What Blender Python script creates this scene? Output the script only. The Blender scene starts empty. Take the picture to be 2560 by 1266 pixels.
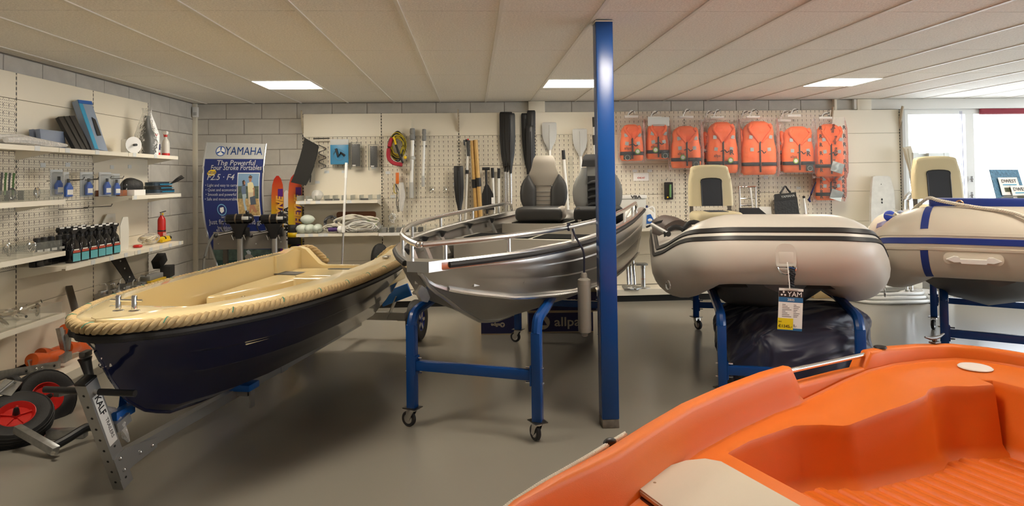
import bpy, bmesh, math, random
from mathutils import Vector, Matrix, Euler
random.seed(7)
S = bpy.context.scene
COL = S.collection
R = math.radians
# ------------------------------------------------------------------ camera
CAM_Z = 1.6
FPX, YAW, PITCH, ROLL, CPY = 1607.13, 0.060637, 0.019689, -0.013808, 411.49
def _rot():
    cy, sy = math.cos(YAW), math.sin(YAW); cp, sp = math.cos(PITCH), math.sin(PITCH); cr, sr = math.cos(ROLL), math.sin(ROLL)
    m1 = Matrix(((cy, -sy, 0), (sy, cy, 0), (0, 0, 1))); m2 = Matrix(((1, 0, 0), (0, cp, sp), (0, -sp, cp)))
    m3 = Matrix(((1, 0, 0), (0, 0, -1), (0, 1, 0))); m4 = Matrix(((cr, -sr, 0), (sr, cr, 0), (0, 0, 1)))
    return m4 @ m3 @ m2 @ m1
RC = _rot(); RCT = RC.transposed()
cd = bpy.data.cameras.new('camera'); cam = bpy.data.objects.new('camera', cd); COL.objects.link(cam)
cd.sensor_fit = 'HORIZONTAL'; cd.sensor_width = 36.0; cd.lens = FPX / 2560 * 36.0
cd.shift_x = 0.0; cd.shift_y = (CPY - 633.0) / 2560.0; cd.clip_start = 0.05
_m = Matrix.Identity(4)
for i in range(3):
    _m[i][0] = RC[0][i]; _m[i][1] = -RC[1][i]; _m[i][2] = -RC[2][i]
_m[2][3] = CAM_Z
cam.matrix_world = _m
S.camera = cam
# ------------------------------------------------------------------ world, exposure
w = bpy.data.worlds.new('world'); S.world = w; w.use_nodes = True
bg = w.node_tree.nodes['Background']; bg.inputs[0].default_value = (0.86, 0.93, 1.0, 1); bg.inputs[1].default_value = 8.0
vs = S.view_settings
vs.view_transform = 'Standard'; vs.look = 'None'; vs.gamma = 1.0; vs.use_curve_mapping = False; vs.exposure = 0.42
S.cycles.diffuse_bounces = 6
LED = 28.0
LEDC = (1.0, 0.90, 0.75)
# pixel -> point on a known plane (directions only; distance comes from what the thing touches)
def ray(px, py): return RCT @ Vector(((px - 1280) / FPX, (py - CPY) / FPX, 1.0))
def PY(px, py, Y): d = ray(px, py); d = d * (Y / d.y); return Vector((d.x, d.y, d.z + CAM_Z))
def PX(px, py, X): d = ray(px, py); d = d * (X / d.x); return Vector((d.x, d.y, d.z + CAM_Z))
def PZ(px, py, z): d = ray(px, py); d = d * ((z - CAM_Z) / d.z); return Vector((d.x, d.y, d.z + CAM_Z))
# ------------------------------------------------------------------ materials
MATS = {}
def nd(nt, t, **kw):
    n = nt.nodes.new(t)
    for k, v in kw.items(): setattr(n, k, v)
    return n
def mat(name, col, rough=.5, metal=0., spec=.5, bump=None, var=None, coat=0., trans=0., alpha=1., emit=None, aniso=0., sheen=0.):
    """col linear rgb; bump=(scale,strength[,detail]); var=(scale,amount) noise mottling of the colour itself"""
    if name in MATS: return MATS[name]
    m = bpy.data.materials.new(name); m.use_nodes = True; nt = m.node_tree; b = nt.nodes['Principled BSDF']
    b.inputs['Base Color'].default_value = (*col, 1); b.inputs['Roughness'].default_value = rough; b.inputs['Metallic'].default_value = metal
    b.inputs['Specular IOR Level'].default_value = spec; b.inputs['Coat Weight'].default_value = coat; b.inputs['Coat Roughness'].default_value = .05
    b.inputs['Transmission Weight'].default_value = trans; b.inputs['Alpha'].default_value = alpha; b.inputs['Sheen Weight'].default_value = sheen
    if emit: b.inputs['Emission Color'].default_value = (*emit[:3], 1); b.inputs['Emission Strength'].default_value = emit[3]
    tc = nd(nt, 'ShaderNodeTexCoord') if (bump or var) else None
    if var:
        no = nd(nt, 'ShaderNodeTexNoise'); no.inputs['Scale'].default_value = var[0]; no.inputs['Detail'].default_value = 6
        nt.links.new(tc.outputs['Object'], no.inputs['Vector'])
        mx = nd(nt, 'ShaderNodeMix', data_type='RGBA', blend_type='MULTIPLY'); mx.inputs[0].default_value = 1.0
        cr = nd(nt, 'ShaderNodeValToRGB'); lo = 1 - var[1]; cr.color_ramp.elements[0].color = (lo, lo, lo, 1); cr.color_ramp.elements[1].color = (1 + var[1] * .3,) * 3 + (1,)
        cr.color_ramp.elements[0].position = .3; cr.color_ramp.elements[1].position = .7
        nt.links.new(no.outputs['Fac'], cr.inputs[0]); mx.inputs[6].default_value = (*col, 1); nt.links.new(cr.outputs[0], mx.inputs[7]); nt.links.new(mx.outputs[2], b.inputs['Base Color'])
    if bump:
        no = nd(nt, 'ShaderNodeTexNoise'); no.inputs['Scale'].default_value = bump[0]; no.inputs['Detail'].default_value = bump[2] if len(bump) > 2 else 4
        nt.links.new(tc.outputs['Object'], no.inputs['Vector'])
        bp = nd(nt, 'ShaderNodeBump'); bp.inputs['Strength'].default_value = bump[1]; bp.inputs['Distance'].default_value = .01
        nt.links.new(no.outputs['Fac'], bp.inputs['Height']); nt.links.new(bp.outputs[0], b.inputs['Normal'])
    MATS[name] = m
    return m
def film(name, col=(1, 1, 1), cover=.18, rough=.12, bump=(30, .6), ior=1.3):
    """thin clear plastic: mostly see-through with glossy glints"""
    if name in MATS: return MATS[name]
    m = bpy.data.materials.new(name); m.use_nodes = True; nt = m.node_tree; nt.nodes.clear()
    out = nd(nt, 'ShaderNodeOutputMaterial'); tr = nd(nt, 'ShaderNodeBsdfTransparent'); tr.inputs[0].default_value = (*[min(1, .9 + .1 * c) for c in col], 1)
    p = nd(nt, 'ShaderNodeBsdfPrincipled'); p.inputs['Base Color'].default_value = (*col, 1); p.inputs['Roughness'].default_value = rough
    mx = nd(nt, 'ShaderNodeMixShader'); lw = nd(nt, 'ShaderNodeFresnel'); lw.inputs[0].default_value = ior
    ma = nd(nt, 'ShaderNodeMath', operation='ADD'); ma.inputs[1].default_value = cover; ma.use_clamp = True
    tc = nd(nt, 'ShaderNodeTexCoord'); no = nd(nt, 'ShaderNodeTexNoise'); no.inputs['Scale'].default_value = bump[0]; no.inputs['Detail'].default_value = 3
    nt.links.new(tc.outputs['Object'], no.inputs['Vector']); bp = nd(nt, 'ShaderNodeBump'); bp.inputs['Strength'].default_value = bump[1]; bp.inputs['Distance'].default_value = .02
    nt.links.new(no.outputs['Fac'], bp.inputs['Height']); nt.links.new(bp.outputs[0], p.inputs['Normal']); nt.links.new(bp.outputs[0], lw.inputs['Normal'])
    nt.links.new(lw.outputs[0], ma.inputs[0]); nt.links.new(ma.outputs[0], mx.inputs[0]); nt.links.new(tr.outputs[0], mx.inputs[1]); nt.links.new(p.outputs[0], mx.inputs[2]); nt.links.new(mx.outputs[0], out.inputs[0])
    MATS[name] = m
    return m
def pegmat(name, axis, base):
    """perforated steel panel: small round holes with keyhole slots between, in metres"""
    m = bpy.data.materials.new(name); m.use_nodes = True; nt = m.node_tree; b = nt.nodes['Principled BSDF']; b.inputs['Roughness'].default_value = .45
    tc = nd(nt, 'ShaderNodeTexCoord'); sp = nd(nt, 'ShaderNodeSeparateXYZ'); nt.links.new(tc.outputs['Object'], sp.inputs[0])
    def mth(op, a, bb=None, c=None):
        n = nd(nt, 'ShaderNodeMath', operation=op)
        for i, v in enumerate((a, bb, c)):
            if v is None: continue
            if isinstance(v, (int, float)): n.inputs[i].default_value = v
            else: nt.links.new(v, n.inputs[i])
        return n.outputs[0]
    H = sp.outputs[axis]; V = sp.outputs['Z']
    def cell(src, pitch, off=0.): return mth('MULTIPLY', mth('SUBTRACT', mth('FRACT', mth('ADD', mth('DIVIDE', src, pitch), off + 50.)), .5), pitch)
    dx, dy = cell(H, .02), cell(V, .02)
    dot = mth('LESS_THAN', mth('ADD', mth('MULTIPLY', dx, dx), mth('MULTIPLY', dy, dy)), .0037 ** 2)
    kx, ky = cell(H, .06, .5 / 3 + .0), cell(V, .06)
    slot = mth('MULTIPLY', mth('LESS_THAN', mth('ABSOLUTE', kx), .0022), mth('LESS_THAN', mth('ABSOLUTE', mth('ADD', ky, .004)), .011))
    kh = mth('ADD', ky, -.010)
    head = mth('LESS_THAN', mth('ADD', mth('MULTIPLY', kx, kx), mth('MULTIPLY', kh, kh)), .0052 ** 2)
    f = mth('MAXIMUM', dot, mth('MAXIMUM', slot, head))
    mx = nd(nt, 'ShaderNodeMix', data_type='RGBA'); mx.inputs[6].default_value = (*base, 1); mx.inputs[7].default_value = (.07, .056, .042, 1)
    nt.links.new(f, mx.inputs[0]); nt.links.new(mx.outputs[2], b.inputs['Base Color'])
    MATS[name] = m
    return m
# ------------------------------------------------------------------ mesh building
def basis(d, up=Vector((0, 0, 1))):
    d = d.normalized()
    if abs(d.dot(up)) > .98: up = Vector((1, 0, 0))
    a = d.cross(up).normalized(); return a, a.cross(d).normalized()
class MB:
    def __init__(s): s.v = []; s.f = []; s.m = []; s.M = Matrix.Identity(4); s.k = 0
    def add(s, vs, fs):
        o = len(s.v); s.v += [s.M @ Vector(v) for v in vs]; s.f += [[i + o for i in f] for f in fs]; s.m += [s.k] * len(fs); return s
    def bm(s, b):
        b.verts.index_update(); r = s.add([v.co.copy() for v in b.verts], [[v.index for v in f.verts] for f in b.faces]); b.free(); return r
    def box(s, x0, x1, y0, y1, z0, z1, bev=0, seg=2):
        b = bmesh.new(); bmesh.ops.create_cube(b, size=1, matrix=Matrix.Translation(((x0 + x1) / 2, (y0 + y1) / 2, (z0 + z1) / 2)) @ Matrix.Diagonal((abs(x1 - x0), abs(y1 - y0), abs(z1 - z0), 1)))
        if bev: bmesh.ops.bevel(b, geom=b.edges[:] , offset=bev, segments=seg, affect='EDGES', profile=.5)
        return s.bm(b)
    def cbox(s, c, d, bev=0, rot=None, seg=2):
        old = s.M; s.M = s.M @ Matrix.Translation(c) @ (Euler(rot).to_matrix().to_4x4() if rot else Matrix.Identity(4))
        s.box(-d[0] / 2, d[0] / 2, -d[1] / 2, d[1] / 2, -d[2] / 2, d[2] / 2, bev, seg); s.M = old; return s
    def bar(s, p0, p1, wd, ht, up=Vector((0, 0, 1)), bev=0):
        """rectangular bar from p0 to p1"""
        p0, p1 = Vector(p0), Vector(p1); d = p1 - p0; a, u = basis(d, Vector(up)); L = d.length; d.normalize()
        old = s.M; mm = Matrix((a, d, u)).transposed().to_4x4(); mm.translation = p0; s.M = s.M @ mm
        s.box(-wd / 2, wd / 2, 0, L, -ht / 2, ht / 2, bev); s.M = old; return s
    def loft(s, secs, closed=True, caps=True, loop=False):
        n = len(secs[0]); vs = [p for q in secs for p in q]; fs = []
        for i in range(len(secs) - (0 if loop else 1)):
            a, b = i * n, ((i + 1) % len(secs)) * n
            for j in range(n - (0 if closed else 1)):
                k = (j + 1) % n; fs.append([a + j, a + k, b + k, b + j])
        if caps and closed and not loop: fs.append(list(range(n))[::-1]); fs.append([(len(secs) - 1) * n + j for j in range(n)])
        return s.add(vs, fs)
    def tube(s, pts, r, n=8, loop=False, caps=True, flat=1.0, up=Vector((0, 0, 1)), twist=None):
        pts = [Vector(p) for p in pts]; N = len(pts); secs = []
        for i, p in enumerate(pts):
            d = (pts[(i + 1) % N] - pts[i - 1]) if loop else (pts[min(i + 1, N - 1)] - pts[max(i - 1, 0)])
            a, u = basis(d, up); rr = r[i] if isinstance(r, (list, tuple)) else r
            secs.append([p + a * math.cos(2 * math.pi * j / n) * rr + u * math.sin(2 * math.pi * j / n) * rr * flat for j in range(n)])
        return s.loft(secs, True, caps, loop)
    def cyl(s, p0, p1, r0, r1=None, n=12): return s.tube([p0, p1], [r0, r0 if r1 is None else r1], n)
    def lathe(s, prof, n=16, c=(0, 0, 0), axis=None, sq=(1, 1), ring=False):
        """prof [(r,z)] about z through c"""
        old = s.M
        if axis is not None: s.M = s.M @ Matrix.Translation(c) @ Vector((0, 0, 1)).rotation_difference(Vector(axis)).to_matrix().to_4x4()
        else: s.M = s.M @ Matrix.Translation(c)
        secs = [[Vector((r * math.cos(2 * math.pi * j / n) * sq[0], r * math.sin(2 * math.pi * j / n) * sq[1], z)) for j in range(n)] for r, z in prof]
        s.loft(secs, True, not ring, ring); s.M = old; return s
    def prism(s, poly, d0, d1, plane='XZ'):
        """extrude a 2d outline; plane XZ -> depth along Y, XY -> depth along Z, YZ -> depth along X"""
        g = {'XZ': lambda a, b, d: (a, d, b), 'XY': lambda a, b, d: (a, b, d), 'YZ': lambda a, b, d: (d, a, b)}[plane]
        return s.loft([[Vector(g(a, b, d)) for a, b in poly] for d in (d0, d1)], True, True)
    def ell(s, c, r, n=12, m=8):
        secs = []
        for i in range(m + 1):
            t = math.pi * (i + .02) / (m + .04); secs.append([Vector((c[0] + r[0] * math.sin(t) * math.cos(2 * math.pi * j / n), c[1] + r[1] * math.sin(t) * math.sin(2 * math.pi * j / n), c[2] - r[2] * math.cos(t))) for j in range(n)])
        return s.loft(secs, True, True)
    def mesh(s, name, mats, ang=35, merge=False):
        me = bpy.data.meshes.new(name); me.from_pydata([tuple(v) for v in s.v], [], s.f)
        b = bmesh.new(); b.from_mesh(me)
        if merge: bmesh.ops.remove_doubles(b, verts=b.verts[:], dist=1e-5)
        bmesh.ops.recalc_face_normals(b, faces=b.faces[:]); b.to_mesh(me); b.free()
        for m in (mats if isinstance(mats, (list, tuple)) else [mats]): me.materials.append(m)
        if len(me.polygons) == len(s.m): me.polygons.foreach_set('material_index', s.m)
        me.polygons.foreach_set('use_smooth', [True] * len(me.polygons)); me.set_sharp_from_angle(angle=R(ang))
        return me
    def obj(s, name, mats, parent=None, ang=35, world=False, sub=0, label=None, cat=None, group=None, kind=None, sol=0, merge=False):
        """one mesh object; world=True: built in world coordinates, moved into the parent's frame. Top-level: origin to the base"""
        if parent is not None and world:
            inv = TM[parent.name].inverted(); s.v = [inv @ v for v in s.v]
        loc = None
        if parent is None and s.v and kind is None:
            xs = [v.x for v in s.v]; ys = [v.y for v in s.v]; zs = [v.z for v in s.v]; loc = Vector(((min(xs) + max(xs)) / 2, (min(ys) + max(ys)) / 2, min(zs))); s.v = [v - loc for v in s.v]
        me = s.mesh(name, mats, ang, merge); o = bpy.data.objects.new(name, me); COL.objects.link(o)
        if loc is not None: o.location = loc; TM[o.name] = Matrix.Translation(loc)
        elif parent is None: TM[o.name] = Matrix.Identity(4)
        else: TM[o.name] = TM[parent.name]
        if parent is not None: o.parent = parent
        if sub: md = o.modifiers.new('sub', 'SUBSURF'); md.levels = sub; md.render_levels = sub
        if sol: md = o.modifiers.new('sol', 'SOLIDIFY'); md.thickness = sol; md.offset = 0
        return tag(o, label, cat, group, kind)
TM = {}
def tag(o, label=None, cat=None, group=None, kind=None):
    for k, v in (('label', label), ('category', cat), ('group', group), ('kind', kind)):
        if v: o[k] = v
    return o
def thing(name, label, cat, loc=(0, 0, 0), rz=0., group=None, M=None, kind=None):
    o = bpy.data.objects.new(name, None); COL.objects.link(o); o.empty_display_size = .05
    mm = M if M is not None else Matrix.Translation(loc) @ Matrix.Rotation(rz, 4, 'Z')
    o.matrix_world = mm; TM[o.name] = mm.copy(); return tag(o, label, cat, group, kind)
def inst(me, name, parent=None, loc=(0, 0, 0), rot=None, scale=None, **kw):
    o = bpy.data.objects.new(name, me); COL.objects.link(o); o.location = loc
    if rot: o.rotation_euler = rot
    if scale: o.scale = scale
    if parent is not None: o.parent = parent; TM[o.name] = TM[parent.name]
    return tag(o, **kw)
def dup(o, loc=None, rz=None, label=None, **kw):
    r = o.copy(); COL.objects.link(r)
    if loc is not None: r.location = loc
    if rz is not None: r.rotation_euler[2] = rz
    for c in o.children:
        k = c.copy(); COL.objects.link(k); k.parent = r
        for g in c.children: q = g.copy(); COL.objects.link(q); q.parent = k
    return tag(r, label, **kw)
_tc = {}
def textmesh(s, size=.1, sx=1., shear=0., bold=0.):
    key = (s, size, sx, shear, bold)
    if key in _tc: return _tc[key]
    cu = bpy.data.curves.new('t', 'FONT'); cu.body = s; cu.size = size; cu.align_x = 'CENTER'; cu.align_y = 'CENTER'; cu.shear = shear; cu.offset = bold; cu.resolution_u = 2; cu.extrude = .0004
    o = bpy.data.objects.new('t', cu); COL.objects.link(o); dg = bpy.context.evaluated_depsgraph_get(); me = bpy.data.meshes.new_from_object(o.evaluated_get(dg))
    bpy.data.objects.remove(o); me.name = 'lettering'
    if sx != 1: me.transform(Matrix.Diagonal((sx, 1, 1, 1)))
    _tc[key] = me.copy() if False else me
    return me
def text(s, size, m, parent, M, sx=1., shear=0., bold=0., world=True, name='lettering'):
    """flat lettering; M places text plane (x right, y up) in world (or parent-local) space"""
    me = textmesh(s, size, sx, shear, bold).copy(); me.materials.clear(); me.materials.append(m)
    me.transform((TM[parent.name].inverted() @ M) if world else M)
    o = bpy.data.objects.new(name, me); COL.objects.link(o); o.parent = parent; TM[o.name] = TM[parent.name]
    return o
def wallM(p, face='back', rot=0., tilt=0.):
    """text/plate frame: x right, y up, z toward the viewer"""
    if face == 'back': b = Matrix(((1, 0, 0), (0, 0, -1), (0, 1, 0)))
    elif face == 'left': b = Matrix(((0, 0, 1), (1, 0, 0), (0, 1, 0)))
    mm = b.to_4x4(); mm.translation = p
    return mm @ Matrix.Rotation(tilt, 4, 'X') @ Matrix.Rotation(rot, 4, 'Z')
def arc(c, r, a0, a1, n): return [(c[0] + r * math.cos(R(a0 + (a1 - a0) * i / n)), c[1] + r * math.sin(R(a0 + (a1 - a0) * i / n))) for i in range(n + 1)]
def rrect(x0, x1, y0, y1, r, n=4): return arc((x1 - r, y1 - r), r, 0, 90, n) + arc((x0 + r, y1 - r), r, 90, 180, n) + arc((x0 + r, y0 + r), r, 180, 270, n) + arc((x1 - r, y0 + r), r, 270, 360, n)
def lerp(xs, ys, x):
    if x <= xs[0]: return ys[0]
    for i in range(1, len(xs)):
        if x <= xs[i]: t = (x - xs[i - 1]) / (xs[i] - xs[i - 1]); return ys[i - 1] + (ys[i] - ys[i - 1]) * t
    return ys[-1]
def smooth_path(pts, n=6, loop=False):
    """Catmull-Rom through pts"""
    pts = [Vector(p) for p in pts]; N = len(pts); out = []
    for i in range(N if loop else N - 1):
        g = (lambda k: pts[k % N]) if loop else (lambda k: pts[max(0, min(N - 1, k))])
        a, b, c, d = g(i - 1), g(i), g(i + 1), g(i + 2)
        for j in range(n):
            t = j / n; out.append(.5 * ((2 * b) + (c - a) * t + (2 * a - 5 * b + 4 * c - d) * t * t + (3 * b - a - 3 * c + d) * t ** 3))
    if not loop: out.append(pts[-1])
    return out
# ------------------------------------------------------------------ palette
CREAM = mat('cream_steel', (.76, .70, .575), .42)
CREAM2 = mat('cream_shelf', (.78, .73, .62), .4)
PEGX = pegmat('perforated_panel_x', 'X', (.76, .70, .575)); PEGY = pegmat('perforated_panel_y', 'Y', (.76, .70, .575))
BLOCK = mat('painted_block', (.56, .53, .475), .8, bump=(90, .25), var=(7, .12))
MORTAR = mat('mortar', (.30, .27, .23), .9)
TILE = mat('mineral_tile', (.88, .85, .79), .95, bump=(120, .4), var=(70, .16))
TBAR = mat('grid_bar', (.74, .71, .65), .5)
BLUEST = mat('blue_lacquer', (.004, .055, .235), .25, bump=(300, .04))
WHITE = mat('white_plastic', (.80, .79, .76), .4); WHITEG = mat('white_gloss', (.82, .81, .77), .15, coat=.5)
BLACK = mat('black_plastic', (.012, .012, .013), .42); BLACKG = mat('black_gloss', (.008, .008, .009), .12); BLACKM = mat('black_matte', (.018, .017, .016), .8)
DARK = mat('dark_grey', (.06, .06, .062), .5); GREY = mat('mid_grey', (.22, .22, .215), .5); LGREY = mat('light_grey', (.48, .48, .46), .45)
ALU = mat('aluminium', (.62, .615, .60), .30, 1.0); ALUB = mat('bright_aluminium', (.78, .77, .75), .27, 1.0); CHROME = mat('chrome', (.82, .81, .79), .07, 1.0)
GALV = mat('galvanised', (.45, .46, .46), .38, 1.0, var=(25, .25)); STEEL = mat('dark_steel', (.16, .15, .14), .4, 1.0)
RUBBER = mat('rubber', (.016, .015, .015), .62, bump=(60, .15)); ORANGE = mat('roller_orange', (.62, .10, .015), .3)
CLEAR = film('clear_acrylic', (.62, .64, .60), .05, .10, (8, .1), 1.12); BAG = film('clear_bag', (.95, .95, .95), .05, .10, (16, 1.0)); BAG2 = film('cloudy_bag', (.92, .91, .88), .42, .2, (30, 1.0))
PAPER = mat('paper', (.82, .81, .78), .6); CARD = mat('card_grey', (.55, .56, .55), .6)
RED = mat('red_plastic', (.55, .02, .015), .3); YELLOW = mat('yellow_plastic', (.75, .50, .01), .35); NAVY = mat('navy_print', (.012, .018, .11), .35); BLUE = mat('blue_print', (.02, .12, .45), .35); CYAN = mat('cyan_print', (.03, .32, .55), .35)
ROPEW = mat('white_rope', (.72, .68, .58), .8, bump=(250, .4))
# ------------------------------------------------------------------ the room
ZC, XL, YB, XR, YF = 2.6, -3.58, 8.5, 11.0, -4.6
COLS = [-2.2237 + .6 * i for i in range(-2, 23)]; ROWS = [3.8604 + 1.2 * i for i in range(-7, 4)]
fm = bpy.data.materials.new('floor_coating'); fm.use_nodes = True; nt = fm.node_tree; b = nt.nodes['Principled BSDF']
b.inputs['Base Color'].default_value = (.265, .245, .205, 1); b.inputs['Roughness'].default_value = .22
MB().box(XL - .2, XR + .2, YF - .2, YB + .2, -.1, 0).obj('floor', fm, kind='structure', label='grey beige seamless coated showroom floor')
ceil = MB().box(XL - .2, XR + .2, YF - .2, YB + .2, ZC + .02, ZC + .12).obj('ceiling', mat('void_grey', (.05, .045, .04), .9), kind='structure', label='suspended ceiling of speckled white tiles')
LIGHTS = [(2, 9), (7, 9), (12, 9), (2, 6), (7, 6), (12, 6)]  # column, row of the tile bay
xs = [XL] + COLS; xs = sorted(set(x for x in xs if XL <= x <= XR)); xs = [XL] + [x for x in xs if x > XL + .02] + ([XR] if XR - xs[-1] > .05 else [])
ys = [YF] + [y for y in ROWS if YF + .05 < y < YB - .05] + [YB]
tcache = {}
def tile(x0, x1, y0, y1):
    k = (round(x1 - x0, 3), round(y1 - y0, 3))
    if k not in tcache:
        t = MB(); t.box(-k[0] / 2, k[0] / 2, -k[1] / 2, k[1] / 2, 0, .012, .003, 1); tcache[k] = t.mesh('ceiling_tile', TILE)
    inst(tcache[k], 'ceiling_tile', ceil, ((x0 + x1) / 2, (y0 + y1) / 2, ZC + .004))
g = .006
lightbays = {}
for ci, ri in LIGHTS: lightbays[(round(-2.2237 + .6 * (ci - 2), 2), round(3.8604 + 1.2 * (ri - 7), 2))] = 1
barx = MB(); 
for i in range(len(xs) - 1):
    for j in range(len(ys) - 1):
        x0, x1, y0, y1 = xs[i] + .010, xs[i + 1] - .010, ys[j] + .0035, ys[j + 1] - .0035
        if (round(xs[i], 2), round(ys[j], 2)) in lightbays:
            ym = (ys[j] + ys[j + 1]) / 2; tile(x0, x1, y0, ym - .305); tile(x0, x1, ym + .305, y1)
        else: tile(x0, x1, y0, y1)
for x in xs[1:-1]:
    inst(bpy.data.meshes.get('gridbar') or MB().box(-.012, .012, YF, YB, 0, .02).mesh('gridbar', TBAR), 'grid_bar', ceil, (x, 0, ZC - .003))
for (x, y) in lightbays:
    cx, cy = x + .3, y + .6
    near = {6.26: 'nearest the back wall', 2.66: 'above the boats', -.94: 'behind the viewer'}[y]
    side = {-2.22: 'left', .78: 'middle', 3.78: 'right'}[x]
    t = thing('ceiling_light', 'square glowing LED ceiling panel, %s one of the row %s' % (side, near), 'ceiling light', (cx, cy, ZC - .004), group='LED panels in the ceiling')
    fr = MB()
    for a in ((-.3, .3, -.3, -.285), (-.3, .3, .285, .3), (-.3, -.285, -.285, .285), (.285, .3, -.285, .285)): fr.box(*a, 0, .012)
    fr.obj('frame', WHITE, t)
    MB().box(-.285, .285, -.285, .285, .003, .010).obj('diffuser', mat('led_diffuser', (.9, .9, .9), .4, emit=(*LEDC, LED)), t)
# block walls
def blocks(parent, face, rows, u0, u1, phase, skip=None):
    """rows: (top z, index); running bond of 0.45 x 0.2 m blocks on the wall plane"""
    for zt, k in rows:
        off = phase + (.225 if k % 2 else 0); u = u0 - ((u0 - off) % .45)
        while u < u1 - .01:
            a, c = max(u, u0), min(u + .45, u1); u += .45
            if c - a < .03 or (skip and skip((a + c) / 2, zt - .1)): continue
            key = ('b', face, round(c - a, 3))
            if key not in tcache:
                t = MB(); L = c - a - .007
                if face == 'back': t.box(-L / 2, L / 2, 0, .012, -.0965, .0965, .003, 1)
                else: t.box(-.012, 0, -L / 2, L / 2, -.0965, .0965, .003, 1)
                tcache[key] = t.mesh('block', BLOCK)
            inst(tcache[key], 'block', parent, ((a + c) / 2, YB, zt - .1) if face == 'back' else (XL, (a + c) / 2, zt - .1))
WX0, WX1, WX2, WZ0, WZ1 = 5.93, 6.80, 10.6, .95, 2.46
wb = MB(); wb.box(XL - .2, WX0, YB + .01, YB + .2, 0, ZC + .1).box(WX0, XR, YB + .01, YB + .2, 0, WZ0).box(WX0, XR, YB + .01, YB + .2, WZ1, ZC + .1).box(WX2, XR, YB + .01, YB + .2, WZ0, WZ1)
wb = wb.obj('wall_back', MORTAR, kind='structure', label='grey beige painted block wall at the back')
ph = PY(565, 280, YB).x
blocks(wb, 'back', [(ZC - .2 * k, k) for k in range(13)], XL, 5.6, ph % .45, skip=lambda u, z: u > -1.9 and z < 2.35)
wl = MB().box(XL - .2, XL - .01, YF, YB, 0, ZC + .1).obj('wall_left', MORTAR, kind='structure', label='grey beige painted block wall on the left')
phl = PX(190, 215, XL).y
blocks(wl, 'left', [(ZC - .2 * k, k) for k in range(13)], 3.6, YB, phl % .45, skip=lambda u, z: u < 6.85 and z < 2.35)
PLASTER = mat('plaster_white', (.72, .69, .63), .85)
wf = MB().box(XL - .2, XR + .2, YF - .2, YF, 0, ZC + .1).obj('wall_front', PLASTER, kind='structure', label='plain wall behind the viewer')
# unseen right wall: tall shop front windows assumed, to carry daylight in
wr = MB(); wr.box(XR, XR + .2, YF, YB, 0, .5).box(XR, XR + .2, YF, YB, 2.46, ZC + .1)
WB = [(-3.6, -.6), (-.2, 2.8), (3.2, 6.2), (6.6, 8.3)]
yy = YF
for a, c in WB: wr.box(XR, XR + .2, yy, a, .5, 2.46); yy = c
wr.box(XR, XR + .2, yy, YB, .5, 2.46)
wr.obj('wall_right', PLASTER, kind='structure', label='plain shop front wall with windows on the right')
GLASS = film('window_glass', (1, 1, 1), .02, .02, (2, .0)); FRAMEW = mat('window_frame_white', (.78, .77, .73), .35)
def window(n, M, wd, z0, z1, mull, label):
    t = thing('window_%d' % n, label, None, M=M, kind='structure')
    f = MB(); e = .07
    f.box(0, wd, -.06, .05, z0, z0 + e).box(0, wd, -.06, .05, z1 - e, z1).box(0, e, -.06, .05, z0 + e, z1 - e).box(wd - e, wd, -.06, .05, z0 + e, z1 - e); f.obj('window_frame', FRAMEW, t)
    cuts = [0] + list(mull) + [wd]
    for x in mull: MB().box(x - .06, x + .06, -.055, .045, z0 + e, z1 - e).obj('mullion', FRAMEW, t)
    for a, c in zip(cuts[:-1], cuts[1:]): MB().box(a + .05, c - .05, .01, .014, z0 + .05, z1 - .05).obj('pane', GLASS, t)
    return t
w1 = window(1, Matrix.Translation((WX0, YB + .07, 0)), WX2 - WX0, WZ0, WZ1, [.96, 2.9], 'bright white framed window in the back wall with blown-out daylight')
MB().box(WX0 - .02, XR, YB - .16, YB + .02, WZ0 - .04, WZ0, .006).obj('window_sill', FRAMEW, w1, world=True)
for i, (a, c) in enumerate(WB): window(i + 2, Matrix.Translation((XR + .08, a, 0)) @ Matrix.Rotation(R(90), 4, 'Z'), c - a, .5, 2.46, [(c - a) / 2], 'shop front window %s' % ['nearest the viewer', 'second along', 'third along', 'by the back wall'][i])
# daylight portals help the sampling of the sky through the openings
def portal(loc, rot, sx, sy):
    l = bpy.data.lights.new('window_portal', 'AREA'); l.shape = 'RECTANGLE'; l.size = sx; l.size_y = sy; l.cycles.is_portal = True
    o = bpy.data.objects.new('window_portal', l); COL.objects.link(o); o.location = loc; o.rotation_euler = rot
portal(((WX0 + WX2) / 2, YB + .3, 1.7), (R(-90), 0, 0), WX2 - WX0, 1.6)
portal((XR + .3, 1.9, 1.5), (R(90), 0, R(90)), 12.5, 2.0)
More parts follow.
